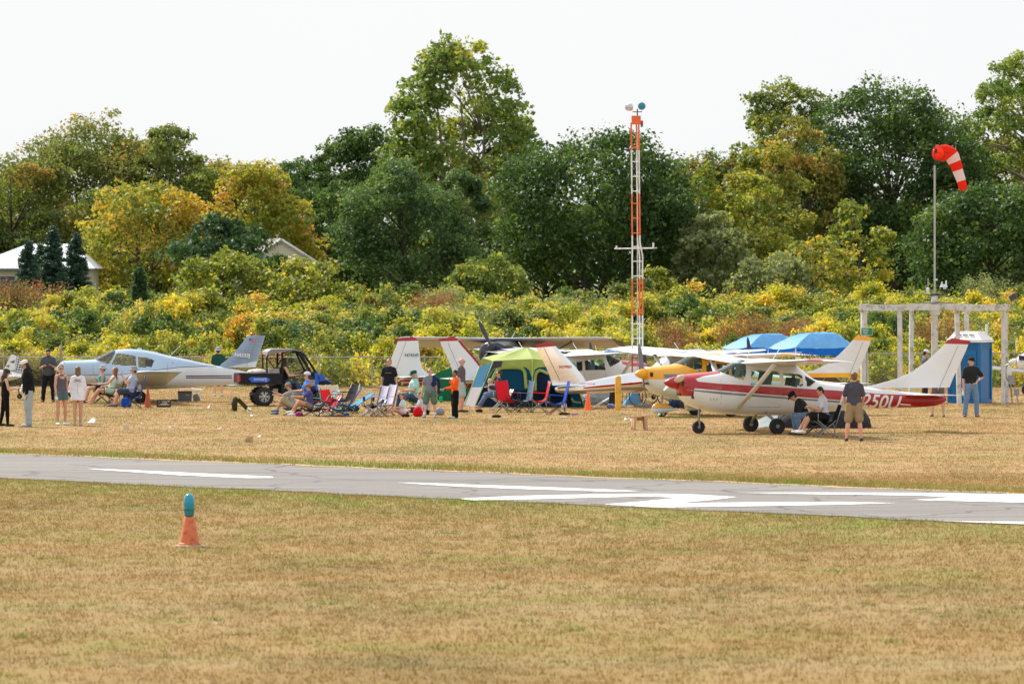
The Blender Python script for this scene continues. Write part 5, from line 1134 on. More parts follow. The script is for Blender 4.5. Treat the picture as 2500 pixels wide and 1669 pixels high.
for s_ in (1, -1):
    zr_ = .60; zt2 = 1.06
    mb = MB(); mb.wing([((.62, s_*.2, zr_), (-.98, s_*.2, zr_-.03), .20), ((.62, s_*.5, zr_), (-.98, s_*.5, zr_-.03), .20), ((.55, s_*4.25, zt2), (-.98, s_*4.25, zt2-.02), .19)], (0, 0, 1)); recalc(mb.build('wing', m_sil, ac, 50))
    mb = MB(); mb.wing([((.55, s_*4.25, zt2), (-.98, s_*4.25, zt2-.02), .195), ((.45, s_*4.5, zt2+.03), (-1.0, s_*4.5, zt2), .14), ((.1, s_*4.66, zt2+.04), (-1.02, s_*4.66, zt2+.02), .03)], (0, 0, 1)); recalc(mb.build('wing_tip', m_blu, ac, 50))
    MB().tube([(0.02, s_*1.52, .62), (0, s_*1.52, .3)], .06, 10).build('gear_leg', m_pw, ac); wheel(ac, (0, s_*1.52, .20), .205, .16, m_pw)
    mb = MB(); mb.wing([((-4.15, s_*.1, .90), (-4.95, s_*.05, .90), .09), ((-4.2, s_*1.5, .92), (-4.95, s_*1.5, .92), .07)], (0, 0, 1)); recalc(mb.build('tailplane', m_sil, ac, 50))
MB().tube([(1.9, 0, .8), (1.95, 0, .2)], .04, 8).build('nose_leg', m_pw, ac); wheel(ac, (1.97, 0, .18), .18, .13); fairing(ac, (1.95, 0, .27), .8, .24, .34, m_pw)
fp = [LC(533, 893), LC(560, 873.7), LC(585, 845), LC(603, 822), LC(609.7, 817)]; rp = [LC(622, 905), LC(627, 885), LC(637, 853), LC(645, 828), LC(648, 822)]
secs = []
for z in np.linspace(fp[0][1]-.05, fp[-1][1]-.02, 9):
    xl_ = np.interp(z, [p[1] for p in fp], [p[0] for p in fp]); xr2 = np.interp(z, [p[1] for p in rp], [p[0] for p in rp]); secs.append(((xl_, 0, z), (xr2, 0, z), .09))
secs.append(((secs[-1][0][0]-.1, 0, fp[-1][1]+.0), (secs[-1][1][0]+.02, 0, rp[-1][1]), .03))
fb = [LC(550, 897), LC(628, 880.5)]
mb = MB(); mb.wing(secs, (0, 1, 0)); fin_o = recalc(mb.build('fin', band_mat('fin_blue_white', lin((.55, .64, .74)), [(SIL, [(x, 0, z) for x, z in fb]+[(fb[1][0]-.6, 0, fb[1][1]+.1)])]), ac, 50))
mb = MB()
for k in range(11):
    z = fp[0][1]+.16+k*.095; xl_ = np.interp(z, [p[1] for p in fp], [p[0] for p in fp]); xr2 = np.interp(z, [p[1] for p in rp], [p[0] for p in rp]); mb.tube([(xl_-.25, .048, z), (xl_-.25-.32, .045, z)], .005, 4); mb.tube([(xr2+.30, .040, z), (xr2+.06, .02, z)], .005, 4)
x_a = LC(625, 828); x_b = LC(597, 905); mb.tube([(x_a[0], .04, x_a[1]), (x_b[0], .045, x_b[1])], .006, 4); mb.build('fin_rib', m_grey, ac)
xb_ = LC(615, 815); MB().lathe((xb_[0], 0, fp[-1][1]-.03), [(.03, 0), (.055, .03), (.055, .07), (.03, .10), (.005, .11)], n=12).build('beacon', mat('red_lens', lin((.85, .08, .12)), .2), ac)
tx = LC(591, 867); text('N4333J', .175, m_txtw, ac, frame((tx[0], .066, tx[1]), (-1, 0, -.05), (0, 0, 1)), 'registration', .002, 0, .006)
tx = LC(614, 830); MB().box((tx[0], .058, tx[1]), (.16, .004, .10)).build('flag_decal', mat('flag_red_white', lin((.75, .45, .48)), .6, var=.3, scale=30), ac); MB().box((tx[0]+.05, .062, tx[1]+.03), (.07, .004, .05)).build('flag_canton', mat('flag_blue', lin((.2, .25, .5)), .6), ac)
prop(ac, 2.42, 1.12, 80, .92, mat('blade_silver', (.35, .35, .34), .35, .6), m_sil, .28, .15)
mb = MB()
for x in (-.1, -1.05):
    for s_ in (1, -1): mb.tube([(x, s_*(hc.y(x, z_)+.004), z_) for z_ in (.75, .95, 1.15, 1.3)], .006, 4)
mb.tube([(1.45, hc.y(1.45, z_)+.004, z_) for z_ in (.75, .95, 1.15, 1.25)], .006, 4); mb.tube([(1.9, hc.y(1.9, z_)+.004, z_) for z_ in (.85, 1.0, 1.15)], .006, 4); mb.build('panel_seam', m_grey, ac)
mb = MB(); mb.box((.35, .0, 1.0), (.1, .9, .3)); mb.box((-.45, .26, 1.15), (.12, .36, .55)); mb.box((-.45, -.26, 1.15), (.12, .36, .55)); mb.box((-1.2, 0, 1.1), (.12, .8, .45)); mb.build('seat', mat('seat_red_brown', lin((.42, .33, .30)), .8), ac)
xa2 = LC(415, 869); mb = MB(); mb.tube([(xa2[0], 0, xa2[1]), (xa2[0]-.38, 0, xa2[1]+.38)], .008, 5); mb.box((LC(341, 853)[0], 0, LC(341, 853)[1]+.02), (.14, .08, .06)); mb.build('aerial', m_pw, ac)

# --- chequered tail plane cut by the left edge
p = P(30, 905, 183); ck = thing('aerobatic_plane', 'white plane tail with black chequered rudder cut by the left edge', 'airplane', (p.x, 183, 0), 0)
m_chk, nt, b = newmat('chequered_paint'); co = objco(nt); mp = nd(nt, 'ShaderNodeMapping'); nt.links.new(co, mp.inputs[0]); mp.inputs['Rotation'].default_value = (0, R(32), 0)
chk = nd(nt, 'ShaderNodeTexChecker'); chk.inputs['Scale'].default_value = 17; chk.inputs[1].default_value = (.03, .03, .03, 1); chk.inputs[2].default_value = (.72, .72, .72, 1); nt.links.new(mp.outputs[0], chk.inputs[0]); nt.links.new(chk.outputs[0], b.inputs[0]); b.inputs['Roughness'].default_value = .35
def ckp(px, py): v = P(px, py, 183); return (v.x-p.x, v.z)
def poly_y(pts, th, m, name, parent, y=0):
    mb = MB(); mb.prism([(x, y, z) for x, z in pts], (0, th, 0)); return recalc(mb.build(name, m, parent, 30))
poly_y([ckp(*v) for v in [(8, 905), (27, 865), (33, 865), (41, 870), (36, 903)]], .07, m_pw, 'fin', ck); poly_y([ckp(*v) for v in [(36, 903), (41, 870), (52, 878), (60, 893), (54, 912)]], .06, m_chk, 'rudder', ck)
mb = MB(); hs = [Vector((ckp(x, 905)[0], 0, 0)) for x in (-130, -60, 0, 40, 58)]
mb.loft([[ (v.x, .42*f*math.cos(q), ckp(0, zc)[1]+r_*math.sin(q)) for q in [2*math.pi*j/18 for j in range(18)]] for v, f, zc, r_ in zip(hs, (1, .9, .6, .3, .1), (914, 916, 917, 916, 913), (.5, .36, .22, .13, .06))]); mb.build('fuselage', band_mat('paint_white_tan', WHT, [((.04, .05, .1), [(-.6, 1.02, 1.10), (.2, .96, 1.06), (.5, .9, 1.0)])]), ck, 180)
poly_y([ckp(*v) for v in [(14, 893), (24, 890), (22, 897)]], .09, mat('tail_art', lin((.55, .4, .35)), .6), 'tail_badge', ck); poly_y([ckp(*v) for v in [(24, 884), (38, 878), (34, 884), (37, 886)]], .09, m_dark, 'tail_arrow', ck)
mb = MB(); mb.wing([((-.1, -.1, .93), (.55, -.1, .9), .06), ((.0, -1.5, .80), (.5, -1.5, .78), .04)], (0, 0, 1)); mb.build('tailplane', m_chk, ck); wheel(ck, (.25, 0, .1), .09, .06); MB().tube([(.1, 0, .75), (.25, 0, .15)], .02, 6).build('tail_spring', m_dark, ck)
# --- plane cut by the right edge, low wing running left
p = P(2494, 900, 190); rp_ = thing('parked_plane', 'white low wing plane with dark propeller cut by the right edge', 'airplane', (p.x, 190, 0), 0)
def rpp(px, py): v = P(px, py, 190); return (v.x-p.x, v.z)
mb = MB(); x0, z0_ = rpp(2500, 889); mb.loft([[(x0+dx_, r_*math.cos(q), 1.18+zz_+r_*.8*math.sin(q)) for q in [2*math.pi*j/20 for j in range(20)]] for dx_, r_, zz_ in ((-.28, .12, 0), (-.22, .25, 0), (0, .42, -.02), (.5, .52, 0), (1.6, .56, .05), (2.6, .5, .1), (5, .2, .1))]); mb.build('fuselage', m_pw, rp_, 180)
mb = MB(); mb.loft([[(x0+dx_, .57*c_, 1.45+h_*s_2) for c_, s_2 in ((-1, 0), (-.8, .8), (-.3, 1), (.3, 1), (.8, .8), (1, 0))] for dx_, h_ in ((.6, .05), (1.1, .45), (1.9, .48), (2.8, .05))]); mb.build('canopy_glass', m_gl, rp_, 180)
xw, zw = rpp(2262, 879); mb = MB(); mb.wing([((.2, -.3, .78), (1.6, -.2, .76), .18), ((xw, -.9, zw), (xw+.55, -.5, zw), .13)], (0, 0, 1)); mb.wing([((.4, .4, .8), (1.8, .4, .78), .18), ((1.2, 5, 1.2), (2.2, 5, 1.2), .12)], (0, 0, 1)); recalc(mb.build('wing', m_pw, rp_, 50))
MB().lathe((x0-.30, 0, 1.18), [(.13, 0), (.1, .12), (.02, .25)], (-1, 0, 0), 16).build('spinner', m_pw, rp_)
for a_ in (62, 212):
    d = Vector((0, math.cos(R(a_)), math.sin(R(a_)))); d = Vector((-abs(math.cos(R(a_)))*.75 if a_ > 180 else .1, .3, math.sin(R(a_)))).normalized()
    MB().tube([Vector((x0-.34, 0, 1.18)), Vector((x0-.34, 0, 1.18))+d*.35, Vector((x0-.34, 0, 1.18))+d*.9], [.05, .085, .05], 8, flat=.25, side=(0, 1, 0)).build('propeller_blade', mat('blade_grey', (.16, .17, .19), .4), rp_, 180)
MB().box((x0-.1, -.3, 1.33), (.22, .2, .16)).build('cowl_intake', mat('navy', lin((.08, .1, .3)), .4), rp_); MB().tube([(x0+.15, -.1, .8), (x0+.1, -.1, .2)], .05, 8).build('nose_leg', m_pw, rp_); wheel(rp_, (x0+.1, -.1, .19), .2, .15)
# ---------------------------------------------------------------- people (local frame: facing +x, left +y, up z)
def skin_mat(k): return mat('skin_'+k, lin({'fair': (.84, .66, .58), 'tan': (.78, .58, .48), 'brown': (.62, .43, .34), 'pink': (.84, .61, .54)}[k]), .55, var=.10, scale=8)
def hair_mat(k): return mat('hair_'+k, lin({'brown': (.28, .18, .12), 'dark': (.12, .09, .08), 'blond': (.62, .48, .32), 'grey': (.66, .65, .63), 'auburn': (.22, .09, .08), 'ltbrown': (.45, .33, .23)}[k]), .6, var=.3, scale=30)
def fab(c): return cloth('fabric_%02x%02x%02x' % tuple(int(v*255) for v in c), lin(c), 0, .12)
VEC = lambda v: Vector(v).normalized()
def person(label, px, py, face, h, look=None, name='person', pz=None, lean=(0, 0), legs=None, arms=None, skin='fair', top=None, sleeve=.5, bottom=None, pants='long', shoes=(.12, .12, .13), hair='brown', hstyle='short', hat=None,
           shades=False, fat=1.0, kid=1.0, female=False, loc=None, extra=None, tuck=0, barefoot=False, vest=None, dress=0, beard=False, socks=None):
    p = loc if loc is not None else G(px, py); root = thing(name, label, 'person', p, R(face)); m_s = skin_mat(skin)
    u = Vector((lean[0], lean[1], 1)).normalized(); l = Vector((0, 1, 0)); l = (l-u*l.dot(u)).normalized(); fw = l.cross(u)
    legs = legs or (((.04, .06, -1), (-.05, .02, -1)), ((.02, -.06, -1), (-.03, -.02, -1)))
    arms = arms or (((.02, .12, -1), (.16, .03, -1)), ((.02, -.12, -1), (.16, -.03, -1)))
    T, Sn = .245*h, .240*h
    if pz is None:
        low = min(VEC(a).z*T+VEC(b).z*Sn for a, b in legs); pz = -low+.045*h
    P0 = Vector((0, 0, pz)); hips = [P0+l*.050*h*s_ for s_ in (1, -1)]; kn = [hp+VEC(lg[0])*T for hp, lg in zip(hips, legs)]; an = [k_+VEC(lg[1])*Sn for k_, lg in zip(kn, legs)]
    C = P0+u*.285*h; sw = (.082 if female else .095)*h*kid**.3; sh = [C+l*sw*s_-u*.020*h for s_ in (1, -1)]
    el = [s_+VEC(a[0])*.168*h for s_, a in zip(sh, arms)]; wr = [e_+VEC(a[1])*.140*h for e_, a in zip(el, arms)]
    f_ = VEC(look) if look else VEC((1, 0, 0)); hl = Vector((0, 0, 1)).cross(f_).normalized(); hu = f_.cross(hl); hs = kid
    N0 = P0+u*.302*h; HC = N0+(u*.6+hu*.4).normalized()*.085*h*hs**.6+f_*.008*h
    body = MB(); S2 = l
    def tor(mb, g_, a0=-.03, a1=.30, hem=1.0, sh_r=.028, gx=0, shl=True):
        fr_ = [(-.03, .078, .055), (.03, .090, .062), (.10, .078*(0.92 if female else 1.03), .056), (.17, .088, .060), (.230, .094, .062), (.265, .078, .052), (.288, .052, .040), (.300, .036, .034)]
        pts = []; rd = []
        for t, a_, b_ in fr_:
            if t < a0-.001 or t > a1+.001: continue
            ff = fat if t < .24 else 1+(fat-1)*.4
            k = hem if t < .06 else 1.0
            pts.append(P0+u*t*h+fw*(.012*(fat-1)*4*h if .02 < t < .2 else 0)); rd.append((a_*h*ff*(.92 if female and t > .2 else 1)*k+g_, b_*h*ff*k+g_))
        mb.tube(pts, rd, 16, side=S2)
        if shl: mb.capsule([sh[0], C+u*.006*h, sh[1]], [sh_r*h+g_, (sh_r+.006)*h+g_, sh_r*h+g_], 10)
    tor(body, 0)
    body.capsule([N0-u*.01*h, HC-hu*.02*h], [.032*h, .029*h], 10)
    hR = Matrix((f_, hl, hu)).transposed()
    body.ball(HC+hu*.014*h*hs, (.054*h*hs, .043*h*hs, .052*h*hs), hR); body.ball(HC+f_*.012*h*hs-hu*.026*h*hs, (.038*h*hs, .033*h*hs, .040*h*hs), hR)
    body.ball(HC+f_*.054*h*hs-hu*.010*h*hs, (.011*h*hs, .008*h*hs, .013*h*hs), hR, 8, 6)
    body.ball(HC+f_*.045*h*hs-hu*.036*h*hs, (.008*h, .014*h, .005*h), hR, 8, 6)
    for s_ in (1, -1): body.ball(HC+hl*.044*h*hs*s_-hu*.002*h, (.010*h, .006*h, .016*h), hR, 8, 6)
    for i, s_ in ((0, 1), (1, -1)):
        body.capsule([sh[i], sh[i].lerp(el[i], .4), el[i]], [.029*h*fat**.5, .027*h*fat**.5, .021*h], 10); body.capsule([el[i], el[i].lerp(wr[i], .3), wr[i]], [.021*h, .022*h, .0145*h], 10)
        d = VEC(arms[i][1]); n_ = d.cross(l*s_); n_ = n_.normalized() if n_.length > .1 else fw; sd_ = d.cross(n_).normalized(); hd = wr[i]
        body.capsule([hd, hd+d*.028*h, hd+d*.045*h], [(.012*h, .016*h), (.010*h, .024*h), (.009*h, .023*h)], 10, side=n_)
        for q in range(4):
            b0 = hd+d*.046*h+sd_*(q-1.5)*.0125*h; L_ = (.038, .044, .041, .032)[q]*h; body.capsule([b0, b0+d*L_*.5+n_*.004*h, b0+d*L_*.85+n_*.014*h], [.0062*h, .0058*h, .005*h], 6)
        t0 = hd+d*.015*h-sd_*.02*h*1; body.capsule([t0, t0+d*.022*h-sd_*.016*h, t0+d*.04*h-sd_*.017*h+n_*.006*h], [.0085*h, .0072*h, .006*h], 6)
        body.capsule([hips[i], hips[i].lerp(kn[i], .4), kn[i]], [.050*h*fat**.5, .044*h*fat**.5, .031*h], 12); body.capsule([kn[i], kn[i].lerp(an[i], .3), an[i].lerp(kn[i], .12), an[i]], [.030*h, .034*h, .021*h, .020*h], 12)
        toe = VEC((1, .12*s_, 0)) if abs(VEC(legs[i][1]).z) > .45 else VEC((.35, .1*s_, .9)); dn_ = Vector((0, 0, -1)) if toe.z < .5 else VEC((1, 0, -.35))
        ft = an[i]+dn_*.022*h; body.capsule([ft-toe*.015*h, ft+toe*.05*h+dn_*.004*h, ft+toe*.095*h+dn_*.006*h], [(.022*h, .022*h), (.022*h, .018*h), (.021*h, .012*h)], 10, side=l)
        if not barefoot:
            mb = MB(); mb.capsule([ft-toe*.022*h, ft+toe*.045*h, ft+toe*.105*h+dn_*.004*h], [(.027*h, .027*h), (.028*h, .024*h), (.025*h, .017*h)], 12, side=l); mb.capsule([an[i]+dn_*.012*h, ft], [.025*h, .027*h], 10)
            so = mb.build('shoe', mat('shoe_%02x%02x%02x' % tuple(int(v*255) for v in shoes), lin(shoes), .7), root, 180)
            remesh(so, .010*h, 2)
        if socks: MB().tube([an[i].lerp(kn[i], .28), an[i]], [.029*h, .025*h], 10).build('sock', fab(socks), root, 180)
    o = body.build('body', m_s, root, 180); remesh(o, .0068*h, 3)
    if top:
        mb = MB(); tor(mb, .010*h, -.03 if tuck == 0 else .03, .290 if sleeve > .2 else .24, 1.06 if tuck == 0 else 1.0, .028, shl=sleeve > .2)
        if sleeve <= .2:
            for s_ in (1, -1): mb.capsule([P0+u*.22*h+l*s_*.055*h+fw*.045*h, C+u*.012*h+l*s_*.052*h, P0+u*.22*h+l*s_*.055*h-fw*.045*h], [.022*h]*3, 8)
        if dress: mb.tube([P0+u*.10*h, P0+u*.02*h, P0-Vector((0, 0, 1))*(dress+.04)*h], [(.095*h*fat, .068*h), (.104*h*fat, .078*h), (.108*h*fat, .084*h)], 20, side=l)
        if sleeve > .2:
            for i in (0, 1):
                e1 = sh[i].lerp(el[i], min(1, sleeve*1.3)) ; mb.capsule([sh[i], e1], [.036*h*fat**.4, .038*h*fat**.3], 12)
                if sleeve > .8: mb.capsule([el[i], wr[i].lerp(el[i], .03)], [.035*h, .025*h], 12)
        o = mb.build('jacket' if sleeve > .8 else 'shirt', fab(top), root, 180); remesh(o, .0095*h, 3, .014*h, .10*h)
        MB().lathe(N0-u*.010*h, [(.056*h, -.018*h), (.046*h, -.004*h), (.040*h, .006*h)], u, 16, caps=False).build('collar', fab(tuple(v*.9 for v in top)), root, 180)
    if vest:
        mb = MB(); tor(mb, .026*h, -.05, .27, 1.1, .030); o = mb.build('vest', fab(vest), root, 180); remesh(o, .011*h, 2)
        for k in range(7):
            t = .01+k*.035; MB().tube([P0+u*t*h+l*math.cos(q)*(.114*h)+fw*math.sin(q)*(.090*h) for q in np.linspace(0, 2*math.pi, 20)], .008*h, 6).build('quilted_seam', fab(tuple(v*1.2 for v in vest)), root, 180)
    if bottom:
        mb = MB(); r0 = {'long': .012, 'baggy': .022, 'shorts': .018, 'tight': .003}[pants]*h
        mb.capsule([P0-u*.012*h, P0+u*.045*h], [(.088*h*fat+r0*.4, .062*h*fat+r0*.3)]*2, 16, side=l)
        for i in (0, 1):
            mb.capsule([hips[i], hips[i].lerp(kn[i], .5), hips[i].lerp(kn[i], .86 if pants == 'shorts' and not female else (.42 if pants == 'shorts' else 1))], [.050*h*fat**.5+r0, .045*h+r0, (.036*h if pants != 'shorts' else .044*h)+r0*1.3], 14)
            if pants != 'shorts': mb.capsule([kn[i], kn[i].lerp(an[i], .35), an[i].lerp(kn[i], .02)], [.033*h+r0*.8, .034*h+r0*.8, .022*h+r0*1.3], 14)
        o = mb.build('shorts' if pants == 'shorts' else 'trousers', fab(bottom), root, 180); remesh(o, .0095*h, 3, .012*h if pants != 'tight' else 0, .08*h)
    # eyes or sunglasses
    for s_ in (1, -1):
        e_ = HC+f_*.050*h*hs+hl*.017*h*hs*s_+hu*.006*h
        if shades: MB().ball(e_+f_*.004*h, (.006*h, .0155*h*hs, .010*h*hs), hR, 10, 6).build('sunglasses_lens', m_black, root, 180)
        else: MB().ball(e_, (.004*h, .007*h, .004*h), hR, 8, 6).build('eye', m_black, root, 180)
    hm = hair_mat(hair)
    if hstyle != 'bald':
        mb = MB(); mb.ball(HC+hu*.026*h*hs-f_*.010*h*hs, (.056*h*hs, .049*h*hs, .050*h*hs), hR)
        mb.ball(HC-f_*.026*h*hs+hu*.0*h, (.036*h*hs, .045*h*hs, .050*h*hs), hR)
        if hstyle == 'long': 
            mb.capsule([HC-f_*.026*h, HC-f_*.040*h-hu*.07*h, N0-fw*.055*h-u*.05*h], [(.045*h, .034*h), (.052*h, .030*h), (.040*h, .018*h)], 12, side=hl)
            for s_ in (1, -1): mb.capsule([HC+hl*.040*h*s_, HC+hl*.048*h*s_-f_*.012*h-hu*.06*h, N0+l*.055*h*s_-u*.02*h], [.018*h, .020*h, .014*h], 8)
        if hstyle == 'bob':
            mb.capsule([HC-f_*.02*h*hs, HC-f_*.03*h*hs-hu*.055*h*hs], [(.047*h*hs, .036*h*hs), (.052*h*hs, .034*h*hs)], 12, side=hl)
        if hstyle == 'bun': mb.ball(HC-f_*.068*h+hu*.03*h, .024*h)
        o = mb.build('hair', hm, root, 180); remesh(o, .0085*h, 1, .010*h, .03*h)
    elif hair == 'grey': 
        o = MB().ball(HC-f_*.014*h+hu*.006*h, (.050*h, .0475*h, .038*h), hR).build('hair', hm, root, 180)
    if beard: MB().ball(HC+f_*.022*h-hu*.042*h, (.032*h, .034*h, .026*h), hR).build('beard', hm, root, 180)
    if hat:
        kind, hc_ = hat; hmat = fab(hc_); mb = MB(); top_c = HC+hu*.030*h*hs-f_*.004*h; A_ = .061*h*hs; B_ = .052*h*hs
        rings = [[top_c+f_*A_*r_*math.cos(q)+hl*B_*r_*math.sin(q)+hu*z_*h*hs for q in [2*math.pi*j/20 for j in range(20)]] for r_, z_ in ((1, -.008), (1.02, .006), (.96, .028), (.72, .043), (.3, .050), (.05, .051))]
        mb.loft(rings); ho = mb.build('cap' if kind == 'cap' else 'bucket_hat', hmat, root, 180); mb = MB()
        if kind == 'cap':
            mb.prism([top_c+f_*(A_*.75+.052*h*math.cos(q))*1.0+hl*B_*.85*math.sin(q)-hu*(.004*h+.012*h*math.cos(q)) for q in np.linspace(-1.57, 1.57, 9)], hu*.006*h); mb.build('brim', fab(tuple(v*.8 for v in hc_)) if sum(hc_) < 2 else fab((.12, .12, .16)), ho, 60)
        else:
            mb.loft([[top_c+f_*r_*A_*math.cos(q)+hl*r_*B_*math.sin(q)+hu*(z_+.006*math.sin(3*q)*(r_-1))*h for q in [2*math.pi*j/20 for j in range(20)]] for r_, z_ in ((1.0, -.004), (1.35, -.012), (1.68, -.026), (1.68, -.031), (1.3, -.017), (1.0, -.010))], caps=False); mb.build('brim', hmat, ho, 180)
    root['_'] = 0; del root['_']
    J = dict(root=root, sh=sh, el=el, wr=wr, kn=kn, an=an, HC=HC, P0=P0, N0=N0, u=u, l=l, fw=fw, f=f_, hl=hl, hu=hu, h=h, hips=hips)
    return J
def W_(J, v): return J['root'].location+Matrix.Rotation(J['root'].rotation_euler.z, 3, 'Z') @ Vector(v)
def item_at(J, v, name, label, cat, rz=0): return thing(name, label, cat, W_(J, v), J['root'].rotation_euler.z+rz)
def phone(J, i, label='black smartphone held in both hands', toward=None):
    a = J['wr'][i]+(J['wr'][i]-J['el'][i]).normalized()*.05*J['h']; e = item_at(J, a, 'smartphone', label, 'phone'); MB().box((0, 0, .02), (.012, .075, .15), Matrix.Rotation(R(-25), 3, 'Y')).build('case', m_black, e); return e

# standing group at the left
J = person('woman in black tank top and leggings with long brown hair, cut by the left edge', 13, 1040.5, 20, 1.62, look=(1, .1, -.35), top=(.07, .07, .08), sleeve=.15, bottom=(.06, .06, .07), pants='tight', hair='brown', hstyle='long', hat=('cap', (.25, .24, .22)), female=True, shoes=(.08, .08, .08),
    arms=(((.25, .1, -1), (1, -.2, .25)), ((.2, -.1, -1), (1, -.15, .2))), legs=(((-.08, .12, -1), (-.18, .06, -1)), ((.06, -.1, -1), (.02, -.05, -1))))
e = item_at(J, (.42, .0, 1.02), 'paper_sheet', 'crumpled white papers held by the woman in black', 'paper'); MB().prism([(0, -.12, -.08), (.05, .14, -.04), (.14, .13, .10), (.06, .02, .14), (.08, -.14, .09)], (.03, 0, .01)).build('sheet', m_white, e, None)
J = person('man in white cap, black puffer vest and grey sweatpants facing left', 70, 1041.5, 186, 1.88, look=(1, 0, -.55), lean=(.08, 0), top=(.07, .07, .08), sleeve=1, vest=(.09, .10, .11), bottom=(.62, .66, .68), pants='baggy', hair='dark', hstyle='bob', hat=('cap', (.86, .84, .82)), shoes=(.75, .75, .75), skin='tan',
    arms=(((.0, .1, -1), (.1, .05, -1)), ((.02, -.14, -1), (.12, -.02, -1))))
mb = MB(); N = J['N0']; mb.capsule([N-J['fw']*.06-J['u']*.02+J['l']*.06, N-J['fw']*.10-J['u']*.01, N-J['fw']*.06-J['u']*.02-J['l']*.06], [.05, .06, .05], 10); mb.build('hood', fab((.06, .06, .07)), J['root'], 180)
mb = MB(); a, b_ = J['sh'][1], J['wr'][1]
for k in range(9): mb.box(a.lerp(J['el'][1], .35+k*.07)+Vector((-.0, -.075, 0)), (.045 if k % 2 else .02, .006, .016))
mb.build('sleeve_print', m_txtw, J['root'])
J = person('bearded man in charcoal t-shirt looking down at his phone behind the group', 118, 981.5, -88, 1.82, look=(.8, 0, -.55), top=(.30, .31, .34), sleeve=.55, bottom=(.10, .11, .13), hair='dark', beard=True, shades=True, fat=1.16, skin='tan',
    arms=(((.1, .32, -1), (.85, -.55, .25)), ((.1, -.32, -1), (.85, .55, .25))), legs=(((.03, .12, -1), (-.03, .05, -1)), ((.02, -.12, -1), (0, -.08, -1))))
phone(J, 0, 'black smartphone held by the bearded man')
J = person('smiling woman in grey tank top and green shorts holding a napkin', 149, 1037.5, -60, 1.72, look=(.75, -.35, 0), top=(.36, .34, .38), sleeve=0, bottom=(.30, .43, .43), pants='shorts', hair='ltbrown', hstyle='bun', shades=True, female=True, skin='tan', shoes=(.85, .85, .86), legs=(((.05, .08, -1), (-.03, .02, -1)), ((.02, -.03, -1), (-.02, -.02, -1))),
    arms=(((-.05, .16, -1), (.0, .05, -1)), ((.05, -.16, -1), (.25, .05, -1))))
e = item_at(J, J['wr'][1]+Vector((.05, -.02, -.10)), 'napkin', 'white napkin in the hand of the woman in green shorts', 'napkin'); remesh(MB().ball((0, 0, 0), (.06, .05, .05), nu=9, nv=6).build('napkin_cloth', m_white, e), .02, 0, .03, .04)
J = person('woman seen from behind in oversized white hoodie with bare legs', 190, 1039.5, 92, 1.68, look=(1, .1, -.1), top=(.88, .88, .92), sleeve=1, dress=.065, hair='ltbrown', hstyle='bob', female=True, shoes=(.70, .62, .58), skin='tan', legs=(((.0, .0, -1), (-.02, .0, -1)), ((.03, .0, -1), (-.0, .03, -1))), fat=1.1,
    arms=(((.05, .22, -1), (.5, -.2, -1)), ((.05, -.22, -1), (.45, .2, -1))))
mb = MB(); N = J['N0']; mb.capsule([N-J['fw']*.05+J['l']*.08-J['u']*.03, N-J['fw']*.10-J['u']*.08, N-J['fw']*.05-J['l']*.08-J['u']*.03], [.05, .065, .05], 10); mb.build('hood', fab((.86, .86, .90)), J['root'], 180)
mb = MB(); xb = -.155
for s_ in (1, -1):
    for k, (y, w_) in enumerate([(.02, .04), (.05, .05), (.085, .05)]): mb.box((xb, s_*y, 1.27+.006*k), (.008, w_, .022-.004*k))
    mb.box((xb, s_*.08, 1.24), (.008, .06, .012))
for k in range(9): mb.box((xb-.003, .0, 1.18-k*.03), (.006, .010, .014))
mb.build('back_print', m_txtk, J['root'])
